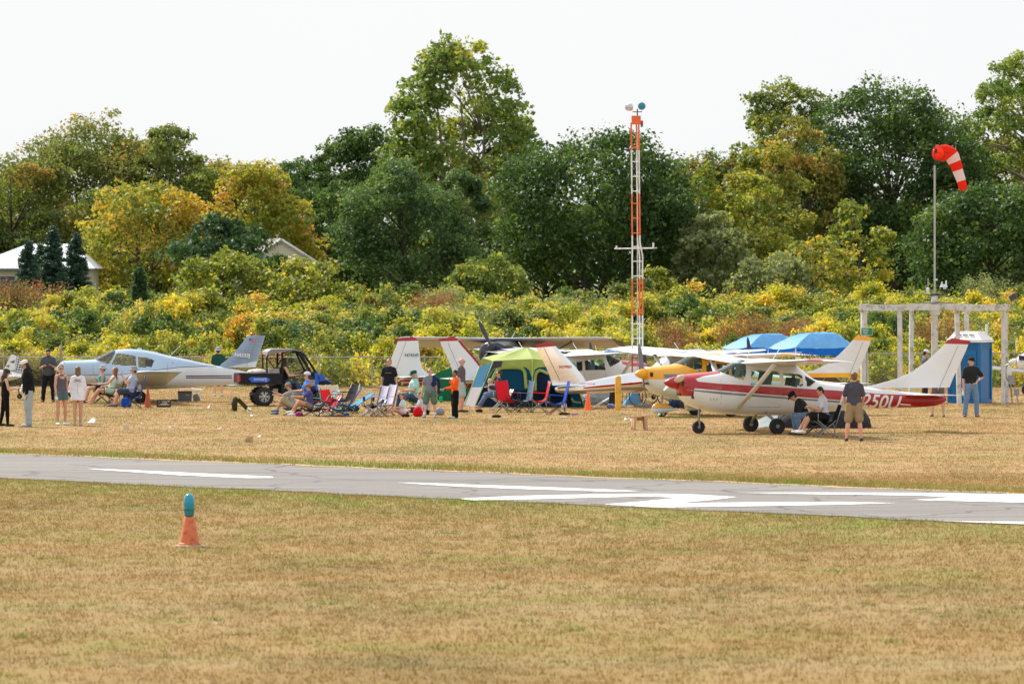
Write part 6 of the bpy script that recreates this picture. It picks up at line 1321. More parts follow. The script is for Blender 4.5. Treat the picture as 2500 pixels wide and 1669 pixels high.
# black and tan dog and white dog, each one body
def dog(label, p, rz, L, col, m2=None, fluffy=False, sit=False, name='dog'):
    root = thing(name, label, 'dog', p, R(rz)); mb = MB(); hz = L*.62
    back = [(-.42*L, 0, hz*(.45 if sit else .98)), (-.15*L, 0, hz*(.75 if sit else 1.0)), (.12*L, 0, hz*1.0), (.36*L, 0, hz*1.06)]
    mb.capsule(back, [.13*L, .125*L, .17*L, .15*L], 12); mb.capsule([back[-1], (.50*L, 0, hz*1.42), (.55*L, 0, hz*1.5)], [.12*L, .09*L, .08*L], 10)
    mb.ball((.58*L, 0, hz*1.58), (.12*L, .10*L, .10*L)); mb.capsule([(.62*L, 0, hz*1.54), (.76*L, 0, hz*1.48)], [.06*L, .04*L], 8)
    for s_ in (1, -1):
        mb.capsule([(.33*L, s_*.09*L, hz*.85), (.35*L, s_*.09*L, hz*.45), (.34*L, s_*.09*L, .05*L)], [.065*L, .045*L, .04*L], 8); mb.capsule([(.34*L, s_*.09*L, .04*L), (.42*L, s_*.09*L, .035*L)], [.04*L, .035*L], 8)
        if sit: mb.capsule([(-.36*L, s_*.10*L, hz*.4), (-.12*L, s_*.13*L, hz*.35), (-.32*L, s_*.13*L, .08*L), (-.1*L, s_*.13*L, .04*L)], [.10*L, .07*L, .045*L, .04*L], 8)
        else: mb.capsule([(-.36*L, s_*.09*L, hz*.85), (-.27*L, s_*.1*L, hz*.55), (-.42*L, s_*.1*L, hz*.3), (-.38*L, s_*.1*L, .04*L), (-.31*L, s_*.1*L, .035*L)], [.09*L, .06*L, .038*L, .035*L, .035*L], 8)
        mb.ball((.53*L, s_*.085*L, hz*1.62), (.04*L, .02*L, .07*L), nu=8, nv=6)
    mb.capsule([(-.46*L, 0, hz*(.35 if sit else 1.0)), (-.62*L, 0, hz*(.2 if sit else 1.25)), (-.66*L, 0, hz*(.15 if sit else 1.5))], [.05*L, .05*L, .03*L], 8)
    o = mb.build('body', col, root, 180); remesh(o, .018*L/.6, 2, .05*L if fluffy else 0, .06*L)
    MB().ball((.775*L, 0, hz*1.50), .022*L, nu=8, nv=6).build('nose', m_black, root, 180)
    if m2: MB().ball((.68*L, 0, hz*1.50), (.09*L, .055*L, .045*L)).build('muzzle_patch', m2, root, 180)
    return root
dog('black and tan dog sitting behind the white hoodie woman', G(172, 982), 170, .42, mat('dog_black', lin((.10, .08, .07)), .8), mat('dog_tan', lin((.55, .38, .22)), .8), sit=True)
dog('fluffy white dog standing behind the grey cooler', G(480, 972), 178, .44, mat('dog_white', lin((.86, .82, .74)), .9, var=.08), fluffy=True)

# ---------------- chairs
def sheet(mb, fn, nu=8, nv=6, th=.012, mi=0):
    top = [[Vector(fn(i/nu, j/nv)) for j in range(nv+1)] for i in range(nu+1)]
    for k, dz in ((0, 0), (1, th)):
        fs = [(i*(nv+1)+j, (i+1)*(nv+1)+j, (i+1)*(nv+1)+j+1, i*(nv+1)+j+1) for i in range(nu) for j in range(nv)]
        off = Vector((dz*.7, 0, -dz*.7)); vs = [v+off for r_ in top for v in r_]
        mb.add(vs, fs if k == 0 else [f[::-1] for f in fs], mi)
    return mb
def camp_chair(label, p, rz, col, fr_=None, back_h=.86, seat_h=.40, wdt=.52, recline=.16, arms_=True, arm_c=None, name='camp_chair', group='folding camp chairs', low=False, cups=False, stripe=None):
    root = thing(name, label, 'camping chair', p, R(rz), group); m_f = fr_ or m_dark; m_c = fab(col); hw = wdt/2
    mb = MB(); sheet(mb, lambda a, b_: (.24-.46*a, (b_-.5)*wdt, seat_h+.03-.06*math.sin(math.pi*a)-.05*math.sin(math.pi*b_)-.05*a)); mb.build('seat', m_c, root, 180)
    mb = MB(); bx = lambda z: -.22-recline*(z-seat_h+.05)/(back_h-seat_h)*1.0
    sheet(mb, lambda a, b_: (bx(seat_h-.04+(back_h-seat_h+.04)*a)-.04*math.sin(math.pi*b_), (b_-.5)*wdt*(1-.06*a), seat_h-.04+(back_h-seat_h+.04)*a-.02*math.sin(math.pi*b_)*a)); bo = mb.build('backrest', m_c, root, 180)
    if stripe:
        for y in (-.235, .235):
            mb = MB(); sheet(mb, lambda a, b_: (bx(seat_h+(back_h-seat_h)*a)+.008-.04*math.sin(math.pi*(y/wdt+.5)), y+(b_-.5)*.045, seat_h+(back_h-seat_h)*a), 6, 2); mb.build('edging', fab(stripe), bo, 180)
    mb = MB(); rr = .010
    for s_ in (1, -1):
        y = s_*hw; mb.tube([(.26, y, 0), (-.24, y*.96, seat_h+.02)], rr, 6); mb.tube([(-.26, y, 0), (.24, y*.96, seat_h+.02)], rr, 6)
        mb.tube([(-.24, y, seat_h-.08), (bx(back_h), y*.95, back_h)], rr*1.1, 6)
        if arms_ and not low: mb.tube([(.24, y, seat_h), (.24, y*1.06, seat_h+.20)], rr, 6)
    mb.tube([(.26, hw, .01), (-.0, 0, seat_h*.5), (.25, -hw, seat_h)], rr, 6); mb.tube([(.26, -hw, .01), (-.0, 0, seat_h*.5), (.25, hw, seat_h)], rr, 6)
    mb.tube([(-.26, hw, .01), (-.25, -hw, seat_h-.05)], rr, 6); mb.tube([(-.26, -hw, .01), (-.25, hw, seat_h-.05)], rr, 6)
    mb.build('folding_frame', m_f, root, 180)
    for s_ in (1, -1):
        for x in (.26, -.26): MB().lathe((x, s_*hw, 0), [(.02, 0), (.02, .02), (.012, .03)], n=8).build('foot', m_black, root)
        if arms_:
            mb = MB(); z_ = seat_h+.20 if not low else seat_h+.14; mb.box((-.02, s_*hw*1.06, z_), (.46, .05, .022), Matrix.Rotation(R(-4), 3, 'Y')); ao = mb.build('armrest', fab(arm_c) if arm_c else m_c, root)
            if cups: MB().lathe((.20, s_*hw*1.06, z_-.12), [(.035, 0), (.042, .12)], n=12).build('cup_holder', fab((.12, .18, .35)), ao)
    return root
m_alu = mat('chair_silver', (.62, .62, .62), .35, .6)
WORN = []
def seated(label, px, py, face, h, chair, seat=.40, **kw):
    kw.setdefault('legs', (((1, .14, .02), (.25, .02, -1)), ((1, -.14, .02), (.15, -.02, -1))))
    p = G(px, py); J = person(label, 0, 0, face, h, pz=seat+.065*h, loc=p, **kw)
    if chair is not None: camp_chair(chair[0], p-Matrix.Rotation(R(face), 3, 'Z') @ Vector((.02, 0, 0)), face, chair[1], **(chair[2] if len(chair) > 2 else {}))
    return J
# three under the blue plane's wing
J = seated('seated woman in teal tank top and grey bucket hat, farthest of the three', 246, 985, 190, 1.68, ('dark folding chair under the teal top woman', (.12, .13, .16)), look=(1, .3, .1), lean=(-.12, 0), top=(.18, .62, .66), sleeve=.1, bottom=(.2, .2, .22), pants='shorts', hat=('bucket', (.66, .67, .68)), shades=True, female=True, skin='tan',
    arms=(((.1, .2, -1), (.9, -.1, -.1)), ((.3, -.3, -1), (.6, .6, .6))))
J = seated('seated long haired woman in pale mint dress with legs stretched out', 272, 991, 184, 1.70, ('slim dark folding chair under the mint dress woman', (.14, .15, .15)), look=(1, .05, .25), lean=(-.18, 0), top=(.78, .86, .80), sleeve=.1, bottom=(.72, .80, .74), pants='shorts', hair='ltbrown', hstyle='long', female=True, skin='tan', barefoot=True,
    legs=(((1, .10, .10), (.75, .02, -1)), ((1, -.10, .02), (.55, -.02, -1))), arms=(((.6, .2, -.6), (1, -.1, -.1)), ((.3, -.15, -1), (1, .15, -.1))), seat=.38)
J = seated('seated man in light grey t-shirt and grey bucket hat raising a phone', 322, 996, 184, 1.80, ('royal blue high backed folding chair under the man in grey', (.16, .36, .78), dict(back_h=1.02)), look=(1, 0, .1), lean=(-.10, 0), top=(.68, .70, .74), sleeve=.5, bottom=(.24, .27, .34), pants='shorts', hat=('bucket', (.58, .59, .60)), shades=True, fat=1.3, skin='pink', shoes=(.35, .35, .36),
    arms=(((.7, .15, -.6), (.5, -.15, 1)), ((.7, -.15, -.7), (.6, .15, 1))), legs=(((1, .16, .05), (.35, .02, -1)), ((1, -.16, .05), (.20, -.02, -1))))
phone(J, 0, 'black smartphone raised by the man in the grey bucket hat')
e = thing('tote_bag', 'royal blue cloth bag hanging under the blue chair', 'bag', G(308, 994)); remesh(MB().box((0, 0, .16), (.34, .2, .30), taper=.85).build('bag_body', fab((.12, .30, .68)), e), .03, 3, .04, .1)
e = thing('pink_cup', 'small pink drinks cup at the barefoot woman\'s feet', 'cup', G(209, 984)); MB().lathe((0, 0, 0), [(.03, 0), (.04, .13), (.041, .14), (.0, .14)], n=12).build('cup_body', fab((.85, .25, .45)), e)
# man behind the blue plane's tail
J = person('man in dark green shirt and grey bucket hat seen from behind the blue plane', 533, 967, 88, 1.76, top=(.14, .30, .26), sleeve=.55, bottom=(.55, .5, .42), pants='shorts', hat=('bucket', (.62, .63, .66)), shoes=(.70, .72, .76), fat=1.12, look=(1, -.2, 0))
# driver of the utility vehicle: placed with it
# group in front of the utility vehicle
J = seated('boy in tan cap and khaki shorts hugging his knee in a low seat', 713, 1013, 182, 1.55, ('low black camp seat under the boy in the tan cap', (.08, .08, .09), dict(low=True, arms_=False, seat_h=.20, back_h=.52)), seat=.18, look=(.9, .1, -.55), lean=(.12, 0), top=(.60, .62, .60), bottom=(.66, .62, .52), pants='shorts', hair='ltbrown', hat=('cap', (.60, .52, .38)), skin='tan', shoes=(.30, .40, .55),
    legs=(((1, .1, .75), (.45, .05, -1)), ((1, -.12, .45), (.35, -.05, -1))), arms=(((.8, .1, -.3), (.8, -.1, .3)), ((.8, -.1, -.5), (.8, .1, .2))))
J = seated('man in bright blue t-shirt, white and blue cap and sunglasses in a camp chair', 748, 1004, 182, 1.76, ('grey camp chair under the man in blue', (.30, .33, .36), dict(seat_h=.32, back_h=.72)), seat=.30, look=(1, .25, 0), lean=(-.06, 0), top=(.25, .52, .88), bottom=(.5, .5, .48), pants='shorts', hat=('cap', (.82, .84, .88)), shades=True, skin='pink',
    arms=(((.6, .15, -.8), (1, -.2, 0)), ((.6, -.15, -.8), (1, .2, -.05))), legs=(((1, .14, .35), (.3, .02, -1)), ((1, -.14, .35), (.25, -.02, -1))))
J = seated('girl in tan cap and white sneakers leaning forward in a low black chair', 757, 1016, 184, 1.50, ('low black sling chair under the girl in white sneakers', (.06, .06, .07), dict(low=True, arms_=False, seat_h=.24, back_h=.62, recline=.3)), seat=.20, look=(1, .05, -.4), lean=(.05, 0), top=(.30, .30, .50), bottom=(.55, .45, .40), pants='shorts', hair='ltbrown', hat=('cap', (.56, .44, .36)), skin='tan', female=True, shoes=(.88, .88, .88),
    legs=(((1, .08, .5), (.75, .05, -1)), ((1, -.1, .35), (.45, -.05, -1))), arms=(((.8, .1, -.4), (.9, -.1, .1)), ((.8, -.1, -.5), (.9, .1, .1))))
tag(remesh(MB().ball(G(731, 1016)+Vector((0, 0, .05)), (.13, .10, .07)).build('magenta_bag', fab((.65, .15, .50)), None), .02, 1, .03, .05), 'small magenta bag on the grass under the low black chair', 'bag')
C_ = camp_chair
C_('cream high backed folding chair behind the red one, left of the pair', G(810, 1003), -52, (.86, .78, .64), m_galv, back_h=.82); C_('cream high backed folding chair with towel draped over it, right of the pair', G(830, 1003), -48, (.84, .77, .66), m_galv, back_h=.82)
C_('bright red folding chair in the middle of the left chair cluster', G(812, 1011), -50, (.86, .16, .18), back_h=.76, wdt=.38); C_('low red sling chair with silver legs, its seat near the ground', G(790, 1015), 190, (.74, .14, .16), m_alu, back_h=.60, seat_h=.28, low=True, recline=.25)
C_('light blue reclining sling chair leaning back to the right', G(826, 1015), 178, (.45, .66, .95), m_dark, back_h=.86, seat_h=.26, recline=.45, arm_c=(.12, .18, .45)); C_('tall black backed folding chair at the right of the left cluster', G(838, 1004), 214, (.12, .12, .16), m_galv, back_h=.84, recline=.22)
C_('turquoise bucket camp chair sagging at the right of the left cluster', G(848, 1009), 196, (.16, .58, .90), m_dark, back_h=.62, seat_h=.30, recline=.5, wdt=.60, arms_=False)
C_('teal patterned low chair behind the man in blue', G(768, 1004), 195, (.45, .72, .76), m_galv, back_h=.66, seat_h=.28, recline=.5, low=True)
def blob(label, px, py, r_, col, cat='bag', name='bag', d=.04, z=None):
    e = MB().ball((0, 0, 0), r_, nu=12, nv=8).build(name, fab(col), None, 180); e.location = G(px, py)+Vector((0, 0, r_[2]*.8)); remesh(e, .022, 1, d, .08); tag(e, label, cat); return e
blob('dark teal bag under the turquoise camp chair', 866, 1003, (.16, .12, .10), (.12, .30, .36)); blob('navy bag on the grass left of the teal one', 845, 1004, (.16, .12, .09), (.10, .14, .24)); blob('blue pouch lying before the chairs', 846, 1014, (.10, .08, .05), (.12, .34, .58), 'pouch', 'pouch', .02)
blob('pale sage blanket heaped over the low red chair', 775, 1004, (.26, .16, .10), (.80, .84, .68), 'blanket', 'blanket'); blob('dark navy blanket spread in front of the red chairs', 822, 1017, (.46, .22, .03), (.14, .15, .24), 'blanket', 'blanket', .03)
e = thing('paper_bag', 'white paper bag hanging from the red chair arm', 'bag', G(816, 1010)+Vector((0, 0, .12))); MB().box((0, 0, .08), (.10, .04, .13), Matrix.Rotation(R(20), 3, 'Y')).build('bag_body', m_white, e)
# two striped chairs and the standing man
C_('pale folding chair with navy edging, left of the pair with cup holders', G(914, 1016), 212, (.80, .78, .84), m_galv, back_h=.92, seat_h=.38, cups=True, stripe=(.18, .22, .42)); C_('pale folding chair with navy edging, right of the pair by the standing man', G(934, 1014), 212, (.82, .80, .86), m_dark, back_h=.94, seat_h=.38, cups=True, stripe=(.18, .22, .42))
C_('black folded camp chair standing in front of the pale chairs', G(905, 1017), 198, (.08, .08, .09), m_alu, back_h=.52, seat_h=.36, arms_=False)
J = person('blond man in black t-shirt and navy shorts standing behind the pale chairs', 950, 1004, -100, 1.66, look=(1, -.35, .05), top=(.12, .13, .16), sleeve=.55, bottom=(.14, .15, .20), pants='shorts', hair='blond', shades=True, skin='pink', fat=1.08, arms=(((.0, .26, -1), (.12, .06, -1)), ((.0, -.26, -1), (.12, -.08, -1))))
MB().box((.135, 0, 1.20), (.012, .20, .022)).build('shirt_print', mat('print_gold', lin((.5, .42, .25)), .7), J['root'])
J = seated('old man with long grey hair, green cap and mint t-shirt seated in a camp chair', 1012, 1003, 200, 1.76, ('green camp chair under the old man in mint', (.20, .55, .32), dict(seat_h=.36, back_h=.80)), seat=.34, look=(1, 0, -.2), top=(.66, .84, .80), bottom=(.28, .36, .48), hair='grey', hstyle='long', hat=('cap', (.08, .32, .22)), shades=True, fat=1.25, skin='pink',
    arms=(((.3, .15, -1), (1, -.1, .05)), ((.35, -.2, -1), (1, .15, -.05))), legs=(((1, .2, .0), (.1, .02, -1)), ((1, -.25, .05), (.2, -.02, -1))))
def ground_sit(label, px, py, face, h, **kw):
    kw.setdefault('legs', (((1, .10, .30), (1, .0, -.42)), ((1, -.10, .22), (1, -.02, -.30)))); kw.setdefault('arms', (((.5, .1, -1), (1, -.2, .1)), ((.5, -.1, -1), (1, .2, .1))))
    return person(label, 0, 0, face, h, pz=.075*h, loc=G(px, py), kid=1.22, **kw)
ground_sit('little girl in white t-shirt with bare legs sitting on the grass', 985, 1014, 192, 1.22, look=(.9, .3, -.2), top=(.82, .88, .90), bottom=(.85, .7, .7), pants='shorts', hair='ltbrown', hstyle='bob', female=True, barefoot=True, lean=(.05, 0))
ground_sit('brown haired boy in grey and white shirt sitting on the grass', 1026, 1013, 190, 1.25, look=(1, .2, -.1), top=(.78, .78, .82), bottom=(.25, .25, .3), pants='shorts', hair='brown', shoes=(.5, .1, .1)); ground_sit('child with dark shorts sitting behind the standing boy', 1042, 1012, 190, 1.28, look=(1, .1, -.2), top=(.70, .68, .72), bottom=(.12, .12, .16), pants='shorts', hair='brown')
blob('bright red backpack on the grass between the children', 1020, 1017, (.15, .12, .17), (.78, .08, .12), 'backpack', 'backpack'); blob('black shoes and bag beside the red backpack', 990, 1018, (.14, .10, .06), (.16, .08, .10), 'shoes', 'shoe_pile', .03); blob('black and white sports bag behind the standing boy', 1073, 1013, (.16, .12, .13), (.55, .55, .58))
J = person('boy in grey t-shirt and green shorts with a jacket over his shoulder', 1050, 1019.5, -95, 1.48, look=(1, -.3, 0), top=(.48, .50, .55), sleeve=.5, bottom=(.36, .46, .40), pants='shorts', hair='blond', shades=True, kid=1.08, skin='fair', shoes=(.5, .5, .55), socks=(.85, .85, .85), arms=(((-.1, .2, -1), (-.1, -.1, -1)), ((.0, -.28, -1), (.1, -.15, -1))), legs=(((.05, .16, -1), (-.05, .04, -1)), ((.16, -.16, -1), (.0, -.08, -1))))
mb = MB(); a = J['sh'][0]; mb.capsule([a+Vector((.07, -.04, -.16)), a+Vector((.05, 0, .04)), a+Vector((-.02, .10, -.06)), a+Vector((0, .14, -.42))], [(.10, .04), (.09, .05), (.08, .05), (.05, .03)], 12, side=(0, 1, 0)); jk = mb.build('draped_jacket', fab((.14, .20, .36)), None, 180); jk.matrix_world = Matrix.Translation(J['root'].location) @ Matrix.Rotation(J['root'].rotation_euler.z, 4, 'Z'); remesh(jk, .014, 2, .03, .08); tag(jk, 'navy jacket draped over the shoulder of the boy in grey', 'jacket')
J = person('bald old man in grey polo and pale shorts facing right', 1126, 1006, -12, 1.70, look=(1, -.15, -.05), top=(.38, .36, .38), sleeve=.6, bottom=(.66, .72, .72), pants='shorts', hair='grey', hstyle='bald', shades=True, skin='pink', fat=1.08, arms=(((-.15, .1, -1), (.3, -.3, -1)), ((-.1, -.1, -1), (.25, .2, -1))))
J = person('girl in bright orange shirt and black trousers holding a drink', 1111, 1021, 196, 1.44, look=(.9, .35, -.1), top=(.96, .38, .12), sleeve=.85, bottom=(.06, .06, .07), pants='baggy', hair='dark', hstyle='bun', shades=False, female=True, kid=1.05, skin='brown', shoes=(.80, .78, .78), arms=(((.4, .1, -1), (.5, -.1, 1)), ((.15, -.1, -1), (1, .1, -.1))))
e = item_at(J, J['wr'][1]+Vector((.08, 0, -.02)), 'drink_can', 'silver drinks can held by the girl in orange', 'can'); MB().lathe((0, 0, -.04), [(.025, 0), (.03, .01), (.03, .10), (.025, .11)], (1, 0, .2), 12).build('can_body', m_galv, e)
# mother with baby by the tent
J = seated('woman in dark jacket and jeans holding a baby in front of the tent', 1218, 1001, 190, 1.66, ('mint green folding chair under the woman with the baby', (.62, .82, .70), dict(fr_=m_alu, seat_h=.40, back_h=.66)), seat=.38, look=(.9, .4, 0), top=(.20, .23, .28), sleeve=1, bottom=(.36, .44, .56), hair='dark', hstyle='bun', shades=True, female=True, skin='tan', barefoot=True,
    arms=(((.4, .1, -1), (.9, -.3, .3)), ((.4, -.15, -1), (1, .3, .2))), legs=(((1, .12, .0), (.75, .02, -1)), ((1, -.12, .0), (.45, -.02, -1))))
person('baby in pale clothes leaning on the lap of the woman in dark', 0, 0, 10, .74, loc=W_(J, (.30, .02, .0)), pz=.60, look=(-.6, .5, .3), kid=1.75, top=(.72, .70, .70), sleeve=.6, bottom=(.7, .7, .7), hair='blond', hstyle='bald', barefoot=True, legs=(((1, .2, .1), (.4, 0, -1)), ((1, -.2, .1), (.4, 0, -1))), arms=(((1, .2, .1), (1, 0, .3)), ((1, -.2, 0), (1, 0, .2))))
C_('red folding chair with high back beside the woman with the baby', G(1242, 1006), -52, (.84, .12, .18), back_h=.98); C_('slate grey folding chair between the two red ones', G(1275, 1006), 200, (.40, .50, .58), back_h=.98, recline=.10); C_('red folding chair turned sideways in front of the tent', G(1314, 1006), 186, (.90, .16, .20), m_galv, back_h=.96, recline=.12)
C_('royal blue folding chair nearest the polished plane, turned sideways', G(1358, 1013), 188, (.12, .32, .72), m_dark, back_h=1.04, recline=.16)
blob('black sandals and bag on the grass before the chairs', 1212, 1019, (.16, .09, .05), (.10, .09, .09), 'shoes', 'shoe_pile', .03); blob('dark handbag at the bare feet of the woman with the baby', 1170, 1006, (.13, .09, .06), (.12, .14, .18))
blob('blue cloth on the grass right of the blue chair', 1403, 1012, (.14, .08, .02), (.16, .30, .68), 'cloth', 'cloth', .02); blob('white cloth lying in front of the blue chair', 1373, 1019, (.24, .07, .015), (.80, .76, .74), 'cloth', 'cloth', .02); blob('black bags under the blue folding chair', 1378, 1012, (.20, .09, .04), (.07, .07, .08), 'bag', 'bag', .03)
blob('silver cooler bag behind the blue folding chair', 1377, 1000, (.10, .08, .14), (.70, .70, .74))
# under the red and white plane
J = person('man in black cap and black t-shirt bending down beside the plane wheel', 0, 0, 190, 1.78, loc=G(1980, 1061), pz=.52, lean=(.95, 0), look=(.8, .0, -.75), top=(.16, .17, .19), sleeve=.6, bottom=(.40, .50, .62), hair='dark', hat=('cap', (.10, .11, .12)), skin='tan', shoes=(.2, .2, .2), arms=(((.1, .05, -1), (-.05, 0, -1)), ((.15, -.05, -1), (.0, 0, -1))), legs=(((.85, .15, -.05), (-.25, 0, -1)), ((.8, -.15, -.05), (-.15, 0, -1))))
C_('small black stool under the bending man in the black cap', G(1984, 1061), 190, (.08, .08, .09), back_h=.44, seat_h=.36, wdt=.40, arms_=False)
J = seated('brown haired youth in white t-shirt and white sneakers seated with a small dog', 2013, 1066, 188, 1.72, ('black folding chair under the youth in white', (.07, .07, .08), dict(fr_=m_grey, seat_h=.42, back_h=.84)), seat=.42, look=(.9, .2, -.55), lean=(.12, 0), top=(.78, .80, .84), sleeve=.55, bottom=(.12, .12, .13), pants='shorts', hair='dark', skin='tan', shoes=(.86, .85, .84), arms=(((.3, .1, -1), (.9, -.4, .2)), ((.35, -.1, -1), (1, .3, .15))), legs=(((1, .1, .05), (.45, .02, -1)), ((1, -.08, .0), (.62, -.02, -1))))
dog('small cream dog on the lap of the youth in white', W_(J, (.30, .0, .50)), 205, .30, mat('dog_cream', lin((.80, .72, .60)), .9), mat('dog_brown', lin((.45, .28, .18)), .9), fluffy=True, sit=True)
J = person('man in charcoal t-shirt and khaki cargo shorts seen from behind', 2085, 1076.5, 84, 1.77, look=(1, .35, -.1), top=(.30, .30, .34), sleeve=.6, bottom=(.60, .52, .40), pants='shorts', hair='ltbrown', skin='pink', fat=1.12, shoes=(.20, .18, .18), arms=(((.1, .28, -1), (.75, .0, -.5)), ((.1, -.26, -1), (.75, .1, -.5))), legs=(((-.02, .13, -1), (-.06, .10, -1)), ((.02, -.12, -1), (-.04, -.1, -1))))
for s_ in (1, -1): MB().box(J['hips'][0 if s_ > 0 else 1].lerp(J['kn'][0 if s_ > 0 else 1], .6)+Vector((0, s_*.10, 0)), (.14, .03, .16)).build('cargo_pocket', fab((.58, .50, .38)), J['root'])
J = person('man in black polo and blue jeans standing with one hand on his hip', 2371, 1017.5, -84, 1.80, look=(1, .45, .02), top=(.15, .17, .16), sleeve=.6, bottom=(.42, .54, .66), hair='grey', hat=('cap', (.13, .15, .20)), skin='pink', fat=1.08, shades=False, shoes=(.2, .2, .22), tuck=1, arms=(((-.15, .75, -1), (.45, -.85, -.55)), ((.02, -.22, -1), (.12, -.02, -1))), legs=(((.02, .16, -1), (-.04, .02, -1)), ((.03, -.12, -1), (-.02, -.12, -1))))
MB().tube([J['P0']+J['u']*.045*1.8+J['l']*math.cos(q)*.17+J['fw']*math.sin(q)*.125 for q in np.linspace(0, 2*math.pi, 20)], .018, 6).build('belt', m_black, J['root'], 180)
e = item_at(J, J['wr'][1]+Vector((.03, -.02, -.16)), 'water_bottle', 'clear water bottle in the hand of the man in jeans', 'bottle'); MB().lathe((0, 0, -.08), [(.028, 0), (.032, .02), (.032, .12), (.012, .16), (.012, .18)], n=12).build('bottle_body', mat('clear_plastic', (.75, .78, .8), .15), e)
J = person('man in white cap and grey t-shirt using a phone behind the timber ring posts', 2258, 976, 10, 1.74, look=(1, .1, -.45), top=(.40, .41, .44), sleeve=.55, bottom=(.16, .17, .2), hair='dark', hat=('cap', (.86, .87, .9)), skin='tan', arms=(((.35, .1, -1), (.9, -.2, .5)), ((.35, -.1, -1), (.9, .2, .5)))); phone(J, 1, 'dark smartphone held by the man in the white cap')
person('person in shorts and brown shoes, hidden behind the red tail down to the calves', 2291, 1017, -100, 1.66, top=(.45, .45, .45), bottom=(.4, .38, .35), pants='shorts', shoes=(.36, .28, .22), skin='pink', legs=(((.02, .1, -1), (-.02, .08, -1)), ((.03, -.16, -1), (-.0, -.10, -1))))
person('man in red cap seen over the engine cowls between the wings', 1548, 958, -90, 1.68, top=(.72, .62, .55), bottom=(.3, .3, .32), hair='grey', hat=('cap', (.78, .32, .28)), skin='pink')
# ---------------------------------------------------------------- utility vehicle
p = G(627, 991); rot = 10; U = thing('utility_vehicle', 'black and blue open side by side utility vehicle with cargo bed', 'utility vehicle', p+Vector((.12, .70, 0)), R(rot)); yn = -.66
m_ub = mat('utv_black', (.014, .014, .017), .62, var=.25, spec=.25); m_ubl = mat('utv_blue', lin((.05, .38, .82)), .3, var=.06, coat=.4); m_rim = mat('rim_machined', (.55, .55, .56), .3, .8)
def ex(pts, y0, y1, m, name, par=U, sm=30): mb = MB(); mb.prism([(x, (y0+y1)/2, z) for x, z in pts], (0, y1-y0, 0)); return recalc(mb.build(name, m, par, sm))
for x in (0, 1.98):
    for s_ in (1, -1):
        o = MB().lathe((x, s_*.60, .305), [(.17, -.12), (.25, -.13), (.29, -.11), (.305, -.07), (.305, .07), (.29, .11), (.25, .13), (.17, .12)], (0, 1, 0), 28, caps=False).build('wheel', mat('tyre', (.022, .022, .022), .85, var=.3), U)
        mb = MB()
        for k in range(18):
            a = 2*math.pi*k/18; mb.box((x+.305*math.cos(a), s_*.60, .305+.305*math.sin(a)), (.035, .24, .035), Matrix.Rotation(-a, 3, 'Y'))
        mb.build('tread', mat('tyre', (.022, .022, .022), .85), o)
        mb = MB(); mb.lathe((x, s_*.60, .305), [(.165, -.12), (.175, -.13), (.175, .13), (.165, .12)], (0, 1, 0), 24, caps=False); MB().lathe((x, s_*.60, .305), [(.01, -.03), (.17, -.03), (.17, .03), (.01, .03)], (0, 1, 0), 20).build('brake_disc', m_dark, o)
        for k in range(6):
            a = 2*math.pi*k/6
            for d_ in (-.16, .16): mb.box((x+.09*math.cos(a+d_), s_*.60+s_*.10, .305+.09*math.sin(a+d_)), (.17, .03, .030), Matrix.Rotation(-(a+d_*1.6), 3, 'Y'))
        mb.lathe((x, s_*.70, .305), [(.04, -.02), (.04, .03), (.02, .04)], (0, s_, 0), 12); mb.build('rim', m_rim, o)
ex([(-.77, 1.06), (-.77, .74), (-.66, .70), (.56, .70), (.60, .74), (.60, 1.06)], yn-.02, yn+.06, m_ub, 'bed_side'); ex([(-.77, 1.06), (-.77, .74), (-.66, .70), (.56, .70), (.60, .74), (.60, 1.06)], .58, .66, m_ub, 'bed_side')
MB().box((-.08, 0, .74), (1.3, 1.24, .06)).build('bed_floor', m_ub, U); MB().box((-.80, 0, .90), (.05, 1.30, .32)).build('tailgate', m_ub, U)
MB().box((-.92, -.05, .66), (.34, 1.2, .035)).build('rear_step', m_galv, U)
for s_ in (1, -1): MB().box((-.80, s_*.60, .90), (.08, .11, .22)).build('tail_light', mat('tail_light_red', lin((.80, .06, .08)), .25), U)
ex([(-.52, .90), (-.40, .95), (.10, .93), (.20, .86), (.12, .78), (-.40, .77)], yn-.032, yn-.018, m_ubl, 'bed_badge')
text('RANGER', .11, m_txtw, U, frame((-.14, yn-.036, .865), (1, 0, 0), (.25, 0, 1)), 'badge_lettering', .001, .3); text('XP', .05, m_txtw, U, frame((.05, yn-.036, .80), (1, 0, 0), (0, 0, 1)), 'badge_lettering', .001, .2)
ex([(.30, .66), (.30, .38), (1.62, .34), (1.62, .62), (.62, .66)], -.45, .45, m_ub, 'chassis'); ex([(.30, .56), (.30, .40), (.46, .40), (.46, .56)], -.62, -.30, mat('tank_tan', lin((.60, .56, .48)), .6), 'fuel_tank')
ex([(.56, .74), (.56, .42), (.78, .34), (1.55, .34), (1.66, .50), (1.50, .52), (1.0, .50), (.86, .74)], yn-.03, yn+.08, m_ub, 'lower_door'); ex([(.56, .74), (.56, .42), (.78, .34), (1.55, .34), (1.66, .50), (1.50, .52), (1.0, .50), (.86, .74)], .58, .68, m_ub, 'lower_door')
MB().box((.84, 0, .66), (.46, 1.15, .16)).build('bench_seat', m_ub, U); MB().box((.60, 0, .98), (.12, 1.15, .52), Matrix.Rotation(R(-8), 3, 'Y')).build('seat_back', m_ub, U)
